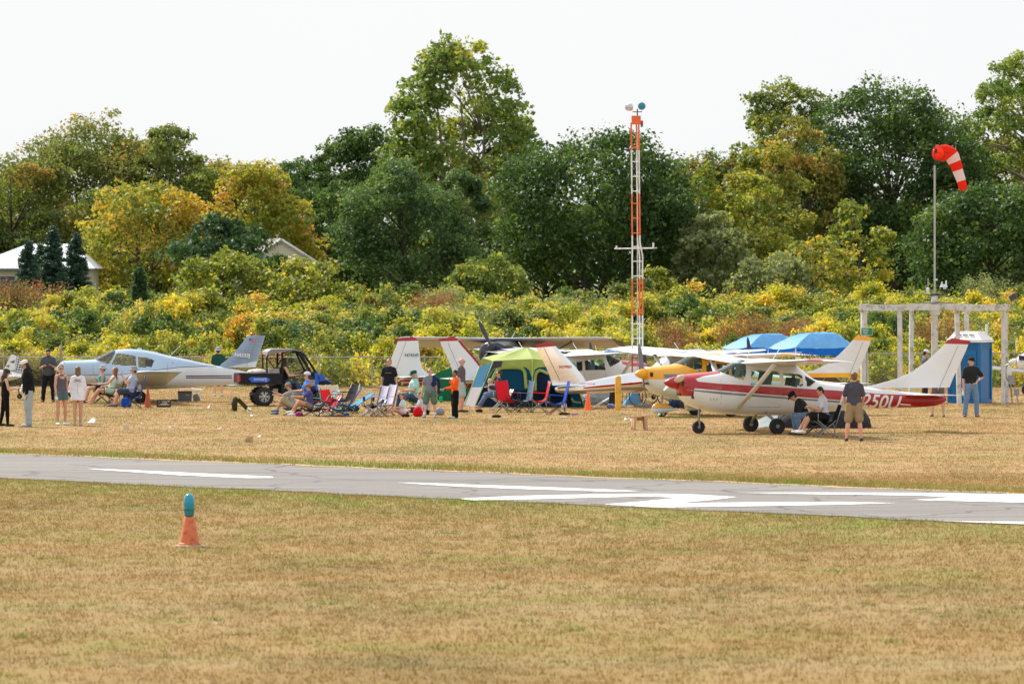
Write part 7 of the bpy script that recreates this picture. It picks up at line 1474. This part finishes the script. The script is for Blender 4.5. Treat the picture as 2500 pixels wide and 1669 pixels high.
for y in (yn+.03, .62):
    mb = MB(); mb.tube([(.62, y, .70), (.60, y, 1.30), (.60, y*.95, 1.72), (.70, y*.93, 1.79), (1.12, y*.93, 1.78), (1.30, y*.95, 1.68), (1.50, y, 1.40), (1.74, y, 1.02), (1.74, y, .74)], [.036, .036, .036, .036, .036, .038, .04, .045, .05], 8); mb.tube([(.60, y, 1.62), (1.05, y, 1.77)], .02, 6); mb.tube([(1.20, y, 1.74), (1.52, y, 1.08), (1.60, y, .98)], .032, 8); mb.build('roll_cage', m_ub, U, 180)
mb = MB(); mb.tube([(.12, -.5, 1.08), (.10, -.5, 1.55), (.16, -.5, 1.68)], .026, 8); mb.tube([(.12, .55, 1.08), (.10, .55, 1.68)], .026, 8); mb.tube([(.44, -.45, 1.1), (.14, -.3, 1.55)], .02, 6); mb.tube([(.32, -.5, 1.08), (.58, -.5, 1.5)], .02, 6); mb.build('rear_brace', m_ub, U, 180)
ex([(.12, 1.76), (.10, 1.66), (.22, 1.68), (.58, 1.74), (1.0, 1.80), (1.22, 1.76), (1.24, 1.80), (1.0, 1.845), (.55, 1.85), (.24, 1.84)], -.66, .64, mat('roof_grey', (.20, .20, .21), .4), 'roof')
ex([(1.66, 1.08), (1.96, .98), (2.14, .84), (2.20, .70), (2.12, .66), (1.98, .70), (1.86, .66), (1.78, .50), (1.70, .50), (1.66, .70)], yn-.02, .66, m_ubl, 'front_body'); MB().box((2.16, 0, .55), (.14, .9, .36)).build('bumper', m_ub, U)
ex([(1.80, .80), (2.05, .82), (2.22, .72), (2.16, .60), (2.05, .66), (1.9, .62), (1.76, .52)], yn-.06, yn-.0, m_ub, 'fender'); ex([(2.02, .93), (2.12, .87), (2.06, .85), (1.98, .90)], yn-.035, yn-.01, mat('lamp_amber', lin((.95, .65, .15)), .2), 'headlight')
ex([(1.74, .98), (1.78, .98), (1.84, .84), (1.78, .86)], yn-.03, yn-.015, m_black, 'side_vent')
MB().box((1.58, 0, .98), (.14, 1.1, .26)).build('dashboard', m_dark, U); MB().lathe((1.36, -.30, 1.12), [(.145, 0), (.16, .01), (.145, .02)], (-.6, 0, .8), 18, caps=False).build('steering_wheel', m_black, U)
mb = MB(); mb.box((1.50, .1, .98), (.06, .8, .16)); mb.tube([(1.5, -.30, .95), (1.38, -.30, 1.1)], .02, 6); mb.build('console', m_grey, U)
mb = MB()
for k in range(6): a = k*.5; mb.tube([(-.30+.03*k, -.45, .32+.02*k), (.0, -.45, .55)], .015, 5)
mb.box((-.1, 0, .38), (.5, .9, .08)); mb.build('rear_suspension', m_rust, U)
# load in the bed
Mr = Matrix.Rotation(R(rot), 3, 'Z'); UL = U.location
e = MB().ball((0, 0, 0), (.34, .30, .12)).build('canvas_bundle', fab((.78, .74, .70)), None, 180); e.location = UL+Mr @ Vector((-.16, -.1, 1.08)); remesh(e, .03, 1, .07, .12); tag(e, 'pale canvas bundle lying in the utility vehicle bed', 'bundle')
e = thing('metal_toolbox', 'chequered silver toolbox behind the utility vehicle seat', 'toolbox', UL+Mr @ Vector((.36, -.2, .78)), R(rot)); MB().box((0, 0, .20), (.34, .7, .40)).build('box_body', m_galv, e); MB().box((0, 0, .415), (.37, .73, .03)).build('box_lid', m_galv, e)
person('woman with long dark red hair in black top and jeans driving the utility vehicle', 0, 0, rot+8, 1.68, loc=UL+Mr @ Vector((.72, -.34, 0)), pz=.78, look=(.8, .5, -.1), lean=(-.05, 0), top=(.06, .06, .07), sleeve=.2, bottom=(.22, .34, .48), hair='auburn', hstyle='long', female=True, skin='fair', legs=(((1, -.25, -.25), (.35, -.15, -1)), ((1, -.35, -.35), (.25, -.1, -1))), arms=(((.6, .1, -.8), (1, 0, .25)), ((.5, -.1, -1), (1, .05, .1))))

# ---------------------------------------------------------------- tents
def pl(zn, pts, Y, th, m, name, par, off=(0, 0, 0)):
    o0 = par.location; mb = MB(); mb.prism([P(*zn(*q), Y)-o0 for q in pts], (0, th, 0)); return recalc(mb.build(name, m, par, None))
Y0 = 171.5; tp = G(1290, 992); TT = thing('cabin_tent', 'large green roofed teal and navy cabin tent with arched windows', 'tent', (tp.x, Y0, 0))
def t3(zx, zy, Y): return P(*r5(zx, zy), Y)-TT.location
m_tg = cloth('tent_green', lin((.66, .72, .40)), .25, .08, rough=.6); m_tn = cloth('tent_navy', lin((.08, .14, .24)), .15, .1); m_tt = cloth('tent_teal', lin((.05, .36, .50)), .12, .1); m_td = cloth('tent_dark_teal', lin((.04, .28, .40)), .15, .1); m_tgrey = cloth('tent_charcoal', lin((.28, .28, .34)), .1, .1); m_tw = cloth('tent_grey_white', lin((.60, .58, .60)), .1, .1)
FL = t3(440, 530, Y0-.3); FM = t3(950, 500, Y0-.5); FR = t3(1400, 560, Y0); BL = t3(262, 600, Y0+2.6); BM = t3(800, 520, Y0+3.0); BR = t3(1330, 600, Y0+2.8); PK = t3(868, 350, Y0+1.2); LT = t3(300, 490, Y0+1.4)
def patch(mb, a, b_, c, d=None, n=8, bulge=0.0, mi=0):
    d = d if d is not None else c; vs = []
    for i in range(n+1):
        for j in range(n+1):
            u, v = i/n, j/n; q = a.lerp(b_, u).lerp(d.lerp(c, u), v); vs.append(q+Vector((0, 0, bulge*math.sin(math.pi*u)*math.sin(math.pi*v)+.008*math.sin(5*u+7*v))))
    mb.add(vs, [(i*(n+1)+j, (i+1)*(n+1)+j, (i+1)*(n+1)+j+1, i*(n+1)+j+1) for i in range(n) for j in range(n)], mi)
mb = MB(); patch(mb, FL, FM, PK, bulge=-.05); patch(mb, FM, FR, PK, bulge=-.05); patch(mb, LT, FL, PK, bulge=.02); patch(mb, BL, LT, PK, bulge=.02); patch(mb, BM, BL, PK, bulge=-.03); patch(mb, BR, BM, PK, bulge=-.03); patch(mb, FR, BR, PK); patch(mb, BL, FL, LT, bulge=0)
mb.build('roof', m_tg, TT, 60)
gFL = t3(205, 1085, Y0-.6); gFR = t3(1610, 1110, Y0-.2); gBL = t3(62, 1075, Y0+3.0); gBR = t3(1560, 1095, Y0+3.2); gz = lambda v: Vector((v.x, v.y, 0))
gFL, gFR, gBL, gBR = map(gz, (gFL, gFR, gBL, gBR)); dz = Vector((0, 0, -.02))
mid = lambda a, b_, t: a.lerp(b_, t)
mb = MB(); patch(mb, mid(gFL, FL, .42), mid(gFR, FR, .42), FR+dz, FL+dz); mb.build('front_wall', m_tt, TT, 60)
mb = MB(); patch(mb, gFL, gFR, mid(gFR, FR, .42), mid(gFL, FL, .42)); mb.build('front_skirt', m_tn, TT, 60)
mb = MB(); patch(mb, mid(gBL, BL, .45), mid(gFL, FL, .45), FL+dz, BL+dz); mb.build('side_wall', m_tt, TT, 60); mb = MB(); patch(mb, gBL, gFL, mid(gFL, FL, .45), mid(gBL, BL, .45)); mb.build('side_skirt', m_tw, TT, 60)
mb = MB(); patch(mb, gBR, gBL, BL, BR); patch(mb, gFR, gBR, BR, FR); mb.build('rear_wall', m_td, TT, 60)
yf = Y0-.75
pl(r5, [(400, 835), (470, 690), (520, 635), (600, 620), (760, 620), (830, 660), (850, 740), (865, 880), (860, 905), (420, 905)], yf+.12, .02, m_td, 'window', TT); pl(r5, [(980, 910), (985, 730), (1010, 660), (1060, 650), (1140, 690), (1180, 910)], yf+.12, .02, m_tn, 'window', TT)
def piping(pts, w_, name='window_trim'):
    q = [P(*r5(*v), yf+.06)-TT.location for v in pts]; q, _ = fine(q, [0]*len(q), 4); MB().tube(q, w_, 6, flat=.3, side=(0, 0, 1)).build(name, m_tg, TT, 180)
piping([(405, 830), (450, 725), (500, 640), (560, 615), (700, 610), (800, 622), (840, 670), (850, 740), (862, 880)], .055); piping([(978, 910), (975, 740), (1000, 670), (1050, 650), (1140, 690)], .05)
pl(r5, [(445, 525), (700, 512), (950, 500), (1150, 540), (1400, 570), (1400, 610), (1110, 600), (1010, 610), (975, 635), (946, 725), (928, 725), (895, 640), (850, 605), (680, 600), (560, 600), (440, 640), (395, 720), (330, 770), (400, 600)], yf-.02, .02, m_tg, 'valance', TT)
pl(r5, [(430, 528), (560, 530), (540, 600), (440, 625), (330, 790), (318, 785)], yf-.05, .02, m_tgrey, 'corner_flap', TT)
for a, b_ in (((938, 510), (940, 1095)), ((440, 530), (200, 1085)), ((262, 600), (62, 1075)), ((1400, 560), (1610, 1110))):
    mb = MB(); mb.tube([P(*r5(*a), yf-.08)-TT.location, gz(P(*r5(*b_), yf-.08)-TT.location)], .014, 6); mb.build('pole', mat('pole_lime', lin((.62, .72, .40)), .5), TT, 180)
for a, b_ in (((262, 600), (-60, 1080)), ((1500, 890), (1640, 1100))): MB().tube([P(*r5(*a), yf+1)-TT.location, gz(P(*r5(*b_), yf+1)-TT.location)], .006, 5).build('guy_line', m_tg, TT, 180)
pl(r5, [(1420, 880), (1500, 890), (1600, 1105), (1440, 1100)], yf+.3, .03, m_tt, 'end_panel', TT)
piping([(1440, 1000), (1470, 1045), (1560, 1060)], .03, 'end_trim')
# plain green tent left of it
p = G(1100, 979); e = thing('green_tent', 'plain green ridge tent partly hidden behind the standing people', 'tent', p); mg = cloth('tent_emerald', lin((.16, .48, .33)), .3, .1)
q = lambda x, y, Y=p.y: P(*r4(x, y), Y)-p
mb = MB(); a, b_, c, d = q(1205, 600), q(1050, 645), q(850, 750), gz(q(1000, 1040)); e2, f3 = gz(q(1330, 1040)), q(1440, 790); dd = Vector((.6, 2.4, 0))
mb.add([a, b_, c, d, e2, f3, a+dd, b_+dd, c+dd, d+dd, e2+dd, f3+dd], [(0, 1, 2, 3, 4, 5), (11, 10, 9, 8, 7, 6), (0, 6, 7, 1), (1, 7, 8, 2), (2, 8, 9, 3), (3, 9, 10, 4), (4, 10, 11, 5), (5, 11, 6, 0)]); recalc(mb.build('canvas', mg, e, None))
MB().tube([q(860, 840, p.y-.5), q(960, 850, p.y-.5)], .03, 6).build('ridge_trim', mat('trim_green', lin((.3, .75, .5)), .6), e)
tag(remesh(MB().box(G(1077, 982)+Vector((0, 0, .1)), (.12, .08, .2)).build('green_bag', fab((.10, .70, .45)), None), .02, 1), 'small bright green bag hanging by the green tent', 'bag')
# dark low tent behind the red and white plane's belly
p = G(2010, 1043); e = thing('dark_tent', 'low charcoal dome tent behind the belly of the red and white plane', 'tent', p); m_dt = cloth('tent_dark_grey', lin((.20, .20, .22)), .1, .1)
hw_ = 1.32; mb = MB(); rings = []
for i in range(13):
    t = i/12; ang = math.pi*t; xx = -hw_*math.cos(ang)*.98; hh = .80*math.sin(ang)**.75
    rings.append([Vector((xx, -1.1*math.cos(v)*(.6+.4*math.sin(ang)), hh*math.sin(v)**.8)) for v in [math.pi*k/12 for k in range(13)]])
mb.loft(rings, caps=False, closed=False); mb.build('canvas', m_dt, e, 60)
mb = MB()
for v in (3, 6, 9): mb.tube([r_[v]+Vector((0, 0, .01)) for r_ in rings], .012, 5)
mb.build('tent_pole', m_dark, e, 180)
p = G(1890, 1043); e = thing('grey_tarp', 'pale grey tarp sheet draped low behind the near wheels', 'tarp', p); mb = MB()
sheet(mb, lambda a, b_: (-.50+1.1*a, .4-.9*b_+.1*a, .32*math.sin(math.pi*min(1, a*.8+.1))*(1-b_)+.02+.02*math.sin(9*a+5*b_)), 14, 8, .01); mb.build('sheet', cloth('tarp_grey', lin((.62, .66, .66)), .2), e, 180)
# khaki car seen through the gap behind the red and white plane
p = P(2020, 930, 170); e = thing('khaki_car', 'khaki car with dark side windows seen behind the red and white plane', 'car', (p.x, 170, 0)); m_kh = mat('car_khaki', lin((.62, .60, .48)), .35, var=.05, coat=.5); m_cg = glass('car_glass', (.35, .34, .26), .55)
k_ = lambda x, y: (P(*r7(x, y), 170).x-p.x, P(*r7(x, y), 170).z)
prof = [k_(1060, 668), k_(1200, 664), k_(1350, 672), k_(1430, 690), k_(1500, 740), k_(1560, 800), k_(1640, 815), k_(1700, 860), (k_(1700, 860)[0], .35), (k_(900, 860)[0], .35), k_(900, 830), k_(1000, 720)]
mb = MB(); mb.prism([(x, .8, z) for x, z in prof], (0, 1.6, 0)); recalc(mb.build('body', m_kh, e))
for q in ([(1165, 735), (1200, 718), (1330, 710), (1300, 778), (1160, 770)], [(1345, 710), (1430, 712), (1490, 755), (1540, 800), (1310, 780)]):
    mb = MB(); mb.prism([(k_(*v)[0], -.012, k_(*v)[1]) for v in q], (0, .02, 0)); recalc(mb.build('window', m_cg, e))
for dx_ in (-1.1, .9): wheel(e, (dx_, .06, .31), .31, .2, m_rim)

# ---------------------------------------------------------------- small things on the field
def cooler(label, px, py, sz, col, lid):
    e = thing('cooler', label, 'cooler', G(px, py), R(6)); w_, d, h_ = sz; MB().box((0, 0, h_*.42), (w_, d, h_*.84), taper=1.04).build('cooler_body', mat('cooler_'+str(px), lin(col), .5), e); MB().box((0, 0, h_*.88), (w_*1.06, d*1.06, h_*.10)).build('lid_band', mat('cooler_band', lin(lid), .5), e); MB().box((0, 0, h_*.96), (w_*1.04, d*1.04, h_*.08)).build('lid', mat('cooler_'+str(px), lin(col), .5), e); return e
e = cooler('grey cooler with dark red lid band under the blue plane', 451, 979.5, (.45, .34, .36), (.36, .39, .42), (.45, .14, .16)); mb = MB()
for k, w_ in enumerate((.014, .010, .012, .008, .012, .010)): mb.box((.04+k*.02, -.178, .22), (w_, .004, .022+.008*(k % 2)))
mb.build('maker_plate', m_txtw, e)
e = thing('grey_bag', 'slumped grey bag leaning on the cooler', 'bag', G(479, 979)); remesh(MB().box((0, 0, .12), (.24, .18, .26), Matrix.Rotation(R(-18), 3, 'Y'), taper=.7).build('bag_body', fab((.50, .50, .52)), e), .025, 2, .04, .08)
e = thing('crate', 'black plastic crate printed with pale lettering beside the shaded cone', 'crate', G(400, 994)); m_cr = mat('crate_black', (.03, .03, .035), .6)
mb = MB(); mb.box((0, 0, .02), (.42, .32, .02))
for s_ in (1, -1):
    for z in (.04, .13, .235): mb.box((0, s_*.16, z), (.42, .014, .028)); mb.box((s_*.21, 0, z), (.014, .32, .028))
    for k in range(5): mb.box((-.2+.1*k, s_*.16, .13), (.014, .014, .22)); mb.box((s_*.21, -.16+.08*k, .13), (.014, .014, .22))
mb.build('crate_frame', m_cr, e)
text('Old', .10, m_txtw, e, frame((.03, -.172, .165), (1, 0, 0), (0, 0, 1)), 'crate_lettering', .001, .3); MB().box((.02, -.172, .10), (.24, .004, .022)).build('lettering_bar', m_txtw, e)
blob('dark coil of rope between the crate and the cooler', 425, 980, (.16, .12, .05), (.22, .22, .22), 'rope', 'rope_coil', .05)
# olive folded chair / pack
e = thing('olive_chair_bag', 'olive green folded camp chair sagging on its bag left of the utility vehicle wheel', 'folded chair', G(585, 1003), R(38)); mo = fab((.34, .36, .20))
mb = MB(); sheet(mb, lambda a, b_: (-.12+.42*a, (b_-.5)*.30, .42-.36*a-.06*math.sin(math.pi*b_)), 8, 6, .02); mb.build('sling', mo, e, 180); mb = MB(); mb.capsule([(-.16, 0, .38), (-.20, 0, .20), (-.18, 0, .03)], [(.07, .12), (.08, .12), (.06, .10)], 10); mb.build('bag_body', fab((.24, .22, .15)), e, 180)
mb = MB(); mb.tube([(-.48, .0, .22), (-.15, 0, .24)], .01, 5); mb.tube([(.32, .1, .02), (-.14, .12, .42)], .01, 5); mb.tube([(-.22, .12, .02), (-.14, .12, .42)], .01, 5); mb.build('frame_rod', m_dark, e, 180)
# litter
lit = [(223, 1039, .20, (.86, .86, .84), 'crumpled white plastic bag left of the other scraps'), (243, 1041, .10, (.80, .72, .62), 'tan paper scrap beside the plastic bag'), (309, 1055, .12, (.90, .86, .80), 'upright cream paper cup box on the grass'), (349, 1039, .10, (.88, .88, .86), 'white napkin by itself right of the cream box'), (418, 1050, .12, (.84, .78, .74), 'curled white and brown wrapper'), (426, 1046, .07, (.80, .80, .80), 'small folded white paper touching the wrapper'),
 (452, 1051, .07, (.80, .68, .55), 'tiny tan crumb of paper'), (536, 1054, .11, (.76, .66, .58), 'brown crumpled wrapper on its own in the field'), (376, 1070, .10, (.88, .88, .86), 'white scrap nearest the runway on the left'), (385, 1071, .05, (.88, .88, .86), 'tiny white scrap beside the one nearest the runway'), (232, 1063, .12, (.82, .70, .58), 'tan scrap below the plastic bag'), (609, 1086, .20, (.84, .76, .68), 'flattened brown paper bag near the runway edge'), (633, 1073, .08, (.88, .88, .88), 'white scrap above the flattened brown bag'),
 (510, 1001, .10, (.90, .90, .90), 'upright white paper slip below the plane tail'), (608, 1005, .10, (.90, .90, .90), 'white paper at the foot of the olive folded chair'), (610, 1021, .16, (.90, .90, .88), 'long white paper strip on the grass'), (990, 1052, .05, (.86, .86, .84), 'lone white speck of paper in the middle of the field'), (1531, 1031, .13, (.92, .92, .92), 'white shredded tissue left of the wooden stool'), (1540, 1031, .06, (.92, .92, .92), 'small white tissue shred touching the bigger one'),
 (1671, 1050, .07, (.60, .52, .44), 'small tan tin on the grass near the nose wheel'), (1688, 1054, .12, (.86, .58, .56), 'pink cloth scrap at the nose wheel'), (1609, 1018, .08, (.86, .88, .86), 'white chock scrap under the yellow wheel fairing'), (1620, 1018, .06, (.80, .90, .20), 'neon yellow tag under the yellow wheel fairing'), (1243, 1016, .05, (.62, .30, .24), 'small red brown can before the red chairs')]
for i, (px, py, sz, col, lab) in enumerate(lit):
    g = random.Random(i); mb = MB(); n = 7; vs = []; sz *= 1.35
    up_ = .75 if 'upright' in lab else .35
    for j in range(n): a = 2*math.pi*j/n; vs.append((math.cos(a)*sz*.5*g.uniform(.7, 1.2), math.sin(a)*sz*.5*g.uniform(.6, 1.2), .03+abs(g.gauss(0, 1))*sz*.22+(sz*up_ if math.sin(a) > .2 else 0)))
    vs.append((0, 0, .03+sz*.25)); mb.add(vs+[(v[0], v[1], v[2]-.012) for v in vs], [(j, (j+1) % n, n) for j in range(n)]+[((j+1) % n+n+1, j+n+1, 2*n+1) for j in range(n)]+[(j, j+n+1, (j+1) % n+n+1, (j+1) % n) for j in range(n)])
    o = recalc(mb.build('litter_scrap', cloth('paper_%d' % (i % 24), lin(col), .1, .06), None, None)); o.location = G(px, py)+Vector((0, 0, .03)); o.rotation_euler = (0, 0, g.uniform(0, 6)); tag(o, lab, 'litter', 'litter scattered on the field')
# wooden stool
e = thing('step_stool', 'small splayed wooden step stool standing on the grass', 'stool', G(1561, 1049.5), R(14)); m_wd = mat('stool_wood', lin((.80, .66, .52)), .7, var=.18, scale=7, bump=.2)
MB().box((0, 0, .385), (.40, .26, .025)).build('seat', m_wd, e)
for s_ in (1, -1):
    for k in (1, -1): 
        mb = MB(); mb.prism([(s_*.10, k*.11, .375), (s_*.17, k*.11, .375), (s_*.205, k*.12, 0), (s_*.14, k*.12, 0)], (0, .022, 0)); mb.prism([(s_*.165, k*.12, .375), (s_*.165, k*.02, .375), (s_*.19, k*.03, .14), (s_*.205, k*.10, 0), (s_*.205, k*.13, 0)], (.02, 0, 0)); recalc(mb.build('leg', m_wd, e))
MB().box((0, .11, .30), (.26, .02, .10)).build('stretcher', m_wd, e)
# things behind: sloping panel, bicycles, small blue tent, trough, grey tarp mound, blue bundle
e = thing('sloping_panel', 'pale folding panel propped at a slope beside the orange cone', 'panel', G(1466, 997)); mb = MB(); a = P(1447, 995, e.location.y)-e.location; b_ = P(1486, 972, e.location.y)-e.location
mb.prism([Vector((a.x, -.3, .03)), Vector((b_.x, -.3, b_.z)), Vector((b_.x, .3, b_.z)), Vector((a.x, .3, .03))], (.02, 0, .05)); recalc(mb.build('board', mat('panel_white', (.66, .68, .68), .5), e)); mb = MB()
for y in (-.25, 0, .25): mb.tube([(b_.x-.05, y, b_.z-.03), (b_.x+.12, y, 0)], .01, 5); mb.tube([(b_.x-.15, y, b_.z-.1), (b_.x+.02, y, 0)], .01, 5)
mb.build('leg', m_dark, e)
e = MB().ball((0, 0, .1), (.62, .5, .42)).build('tarp_mound', cloth('mound_grey', lin((.60, .62, .64)), .1), None, 180); e.location = G(1466, 990)+Vector((0, 1.2, 0)); remesh(e, .04, 2, .12, .3); tag(e, 'grey tarp covering a mound behind the sloping panel', 'tarp')
e = thing('backpack', 'black backpack and bags standing left of the yellow bollard', 'backpack', G(1496, 993)); remesh(MB().capsule([(0, 0, .12), (0, 0, .42)], [(.13, .11), (.11, .09)], 12).build('pack_body', m_black, e), .02, 2, .03, .08); MB().ball((-.02, -.08, .50), (.06, .05, .05)).build('pack_pocket', m_grey, e)
blob('blue and white cloth heap at the foot of the yellow bollard', 1492, 996, (.16, .12, .08), (.45, .52, .72), 'cloth', 'cloth'); blob('pale rag beside the electric box legs', 1522, 995, (.08, .07, .06), (.75, .70, .66), 'cloth', 'cloth'); blob('straw hay tuft at the tower foot', 1556, 993, (.14, .10, .04), (.55, .48, .38), 'hay', 'hay_tuft')
e = thing('small_blue_tent', 'small light blue tent behind the beacon tower foot', 'tent', G(1547, 989)+Vector((0, .8, 0))); mb = MB(); mb.add([(-.30, -.5, 0), (.26, -.5, 0), (.16, -.4, .46), (-.02, -.4, .44), (-.35, .9, 0), (.26, .9, 0), (.16, .8, .44), (-.02, .8, .42)], [(0, 1, 2, 3), (7, 6, 5, 4), (0, 3, 7, 4), (1, 5, 6, 2), (3, 2, 6, 7)]); recalc(mb.build('canvas', cloth('tent_light_blue', lin((.42, .68, .84)), .3), e, None))
e = thing('timber_sleeper', 'grey timber sleeper lying at the foot of the tower', 'timber', G(1575, 996)); MB().box((0, 0, .07), (.44, .3, .14)).build('beam', mat('grey_timber', lin((.48, .46, .43)), .9, var=.2, scale=6), e)
def bike(label, px, py, rz, col):
    e = thing('bicycle', label, 'bicycle', G(px, py), R(rz)); m_f = mat('bike_'+str(px), lin(col), .4); ax = ((-.50, .33), (.52, .33))
    for x, z in ax:
        o = MB().tube([(x+.315*math.cos(a), 0, z+.315*math.sin(a)) for a in np.linspace(0, 2*math.pi, 33)], .016, 6, caps=False).build('wheel', m_black, e, 180)
        mb = MB(); mb.tube([(x+.298*math.cos(a), 0, z+.298*math.sin(a)) for a in np.linspace(0, 2*math.pi, 33)], .007, 5, caps=False)
        for k in range(12): a = k*math.pi/6; mb.tube([(x, 0, z), (x+.295*math.cos(a), 0, z+.295*math.sin(a))], .0025, 3)
        mb.build('rim', m_galv, o, 180)
    mb = MB(); bb = (-.08, 0, .29); se = (-.22, 0, .78); hd = (.36, 0, .80); hb = (.39, 0, .70); ra = (-.50, 0, .33)
    for a, b_ in ((bb, se), (se, hd), (bb, hb), (bb, ra), (ra, (-.20, 0, .70))): mb.tube([a, b_], .016, 6)
    mb.build('frame', m_f, e, 180); mb = MB(); mb.tube([(.34, 0, .86), (.37, 0, .72), (.52, 0, .33)], .015, 6); mb.build('fork', m_galv, e, 180); mb = MB(); mb.tube([(.30, -.28, .98), (.36, -.1, .96), (.34, 0, .90), (.36, .1, .96), (.30, .28, .98)], .012, 6); mb.build('handlebar', m_galv, e, 180)
    MB().box((-.24, 0, .86), (.26, .13, .05), taper=.8).build('saddle', m_black, e); MB().lathe((-.08, -.05, .29), [(.09, 0), (.09, .008)], (0, 1, 0), 16).build('crank', m_dark, e)
bike('silver bicycle parked behind the beacon tower, front wheel turned to the camera', 1592, 990, 205, (.72, .72, .74)); bike('dark blue bicycle parked to the right of the silver one', 1622, 988, 190, (.10, .14, .24))
e = blob('dark blue tarpaulin bundle behind the yellow wheel fairing', 1660, 996, (.36, .25, .24), (.14, .22, .34), 'tarpaulin', 'tarpaulin', .1)
wheel(thing('cart', 'small black wheeled cart beside the dark blue tarpaulin', 'cart', G(1672, 998)), (0, 0, .16), .16, .06, m_rim)
# flowers scattered in the near grass
g = np.random.default_rng(5); n = 60; Y = g.uniform(53, 70, n); X = g.uniform(-.5, .5, n)*Y*.2
leaves('clover_flowers', np.stack([X, Y, np.full(n, .055)], -1), np.tile([0, -.5, .8], (n, 1)), g.random(n), .022, mat('clover_pink', lin((.80, .62, .78)), .8), None, g, kind='stuff')['label'] = 'tiny pale pink clover flowers in the foreground grass'
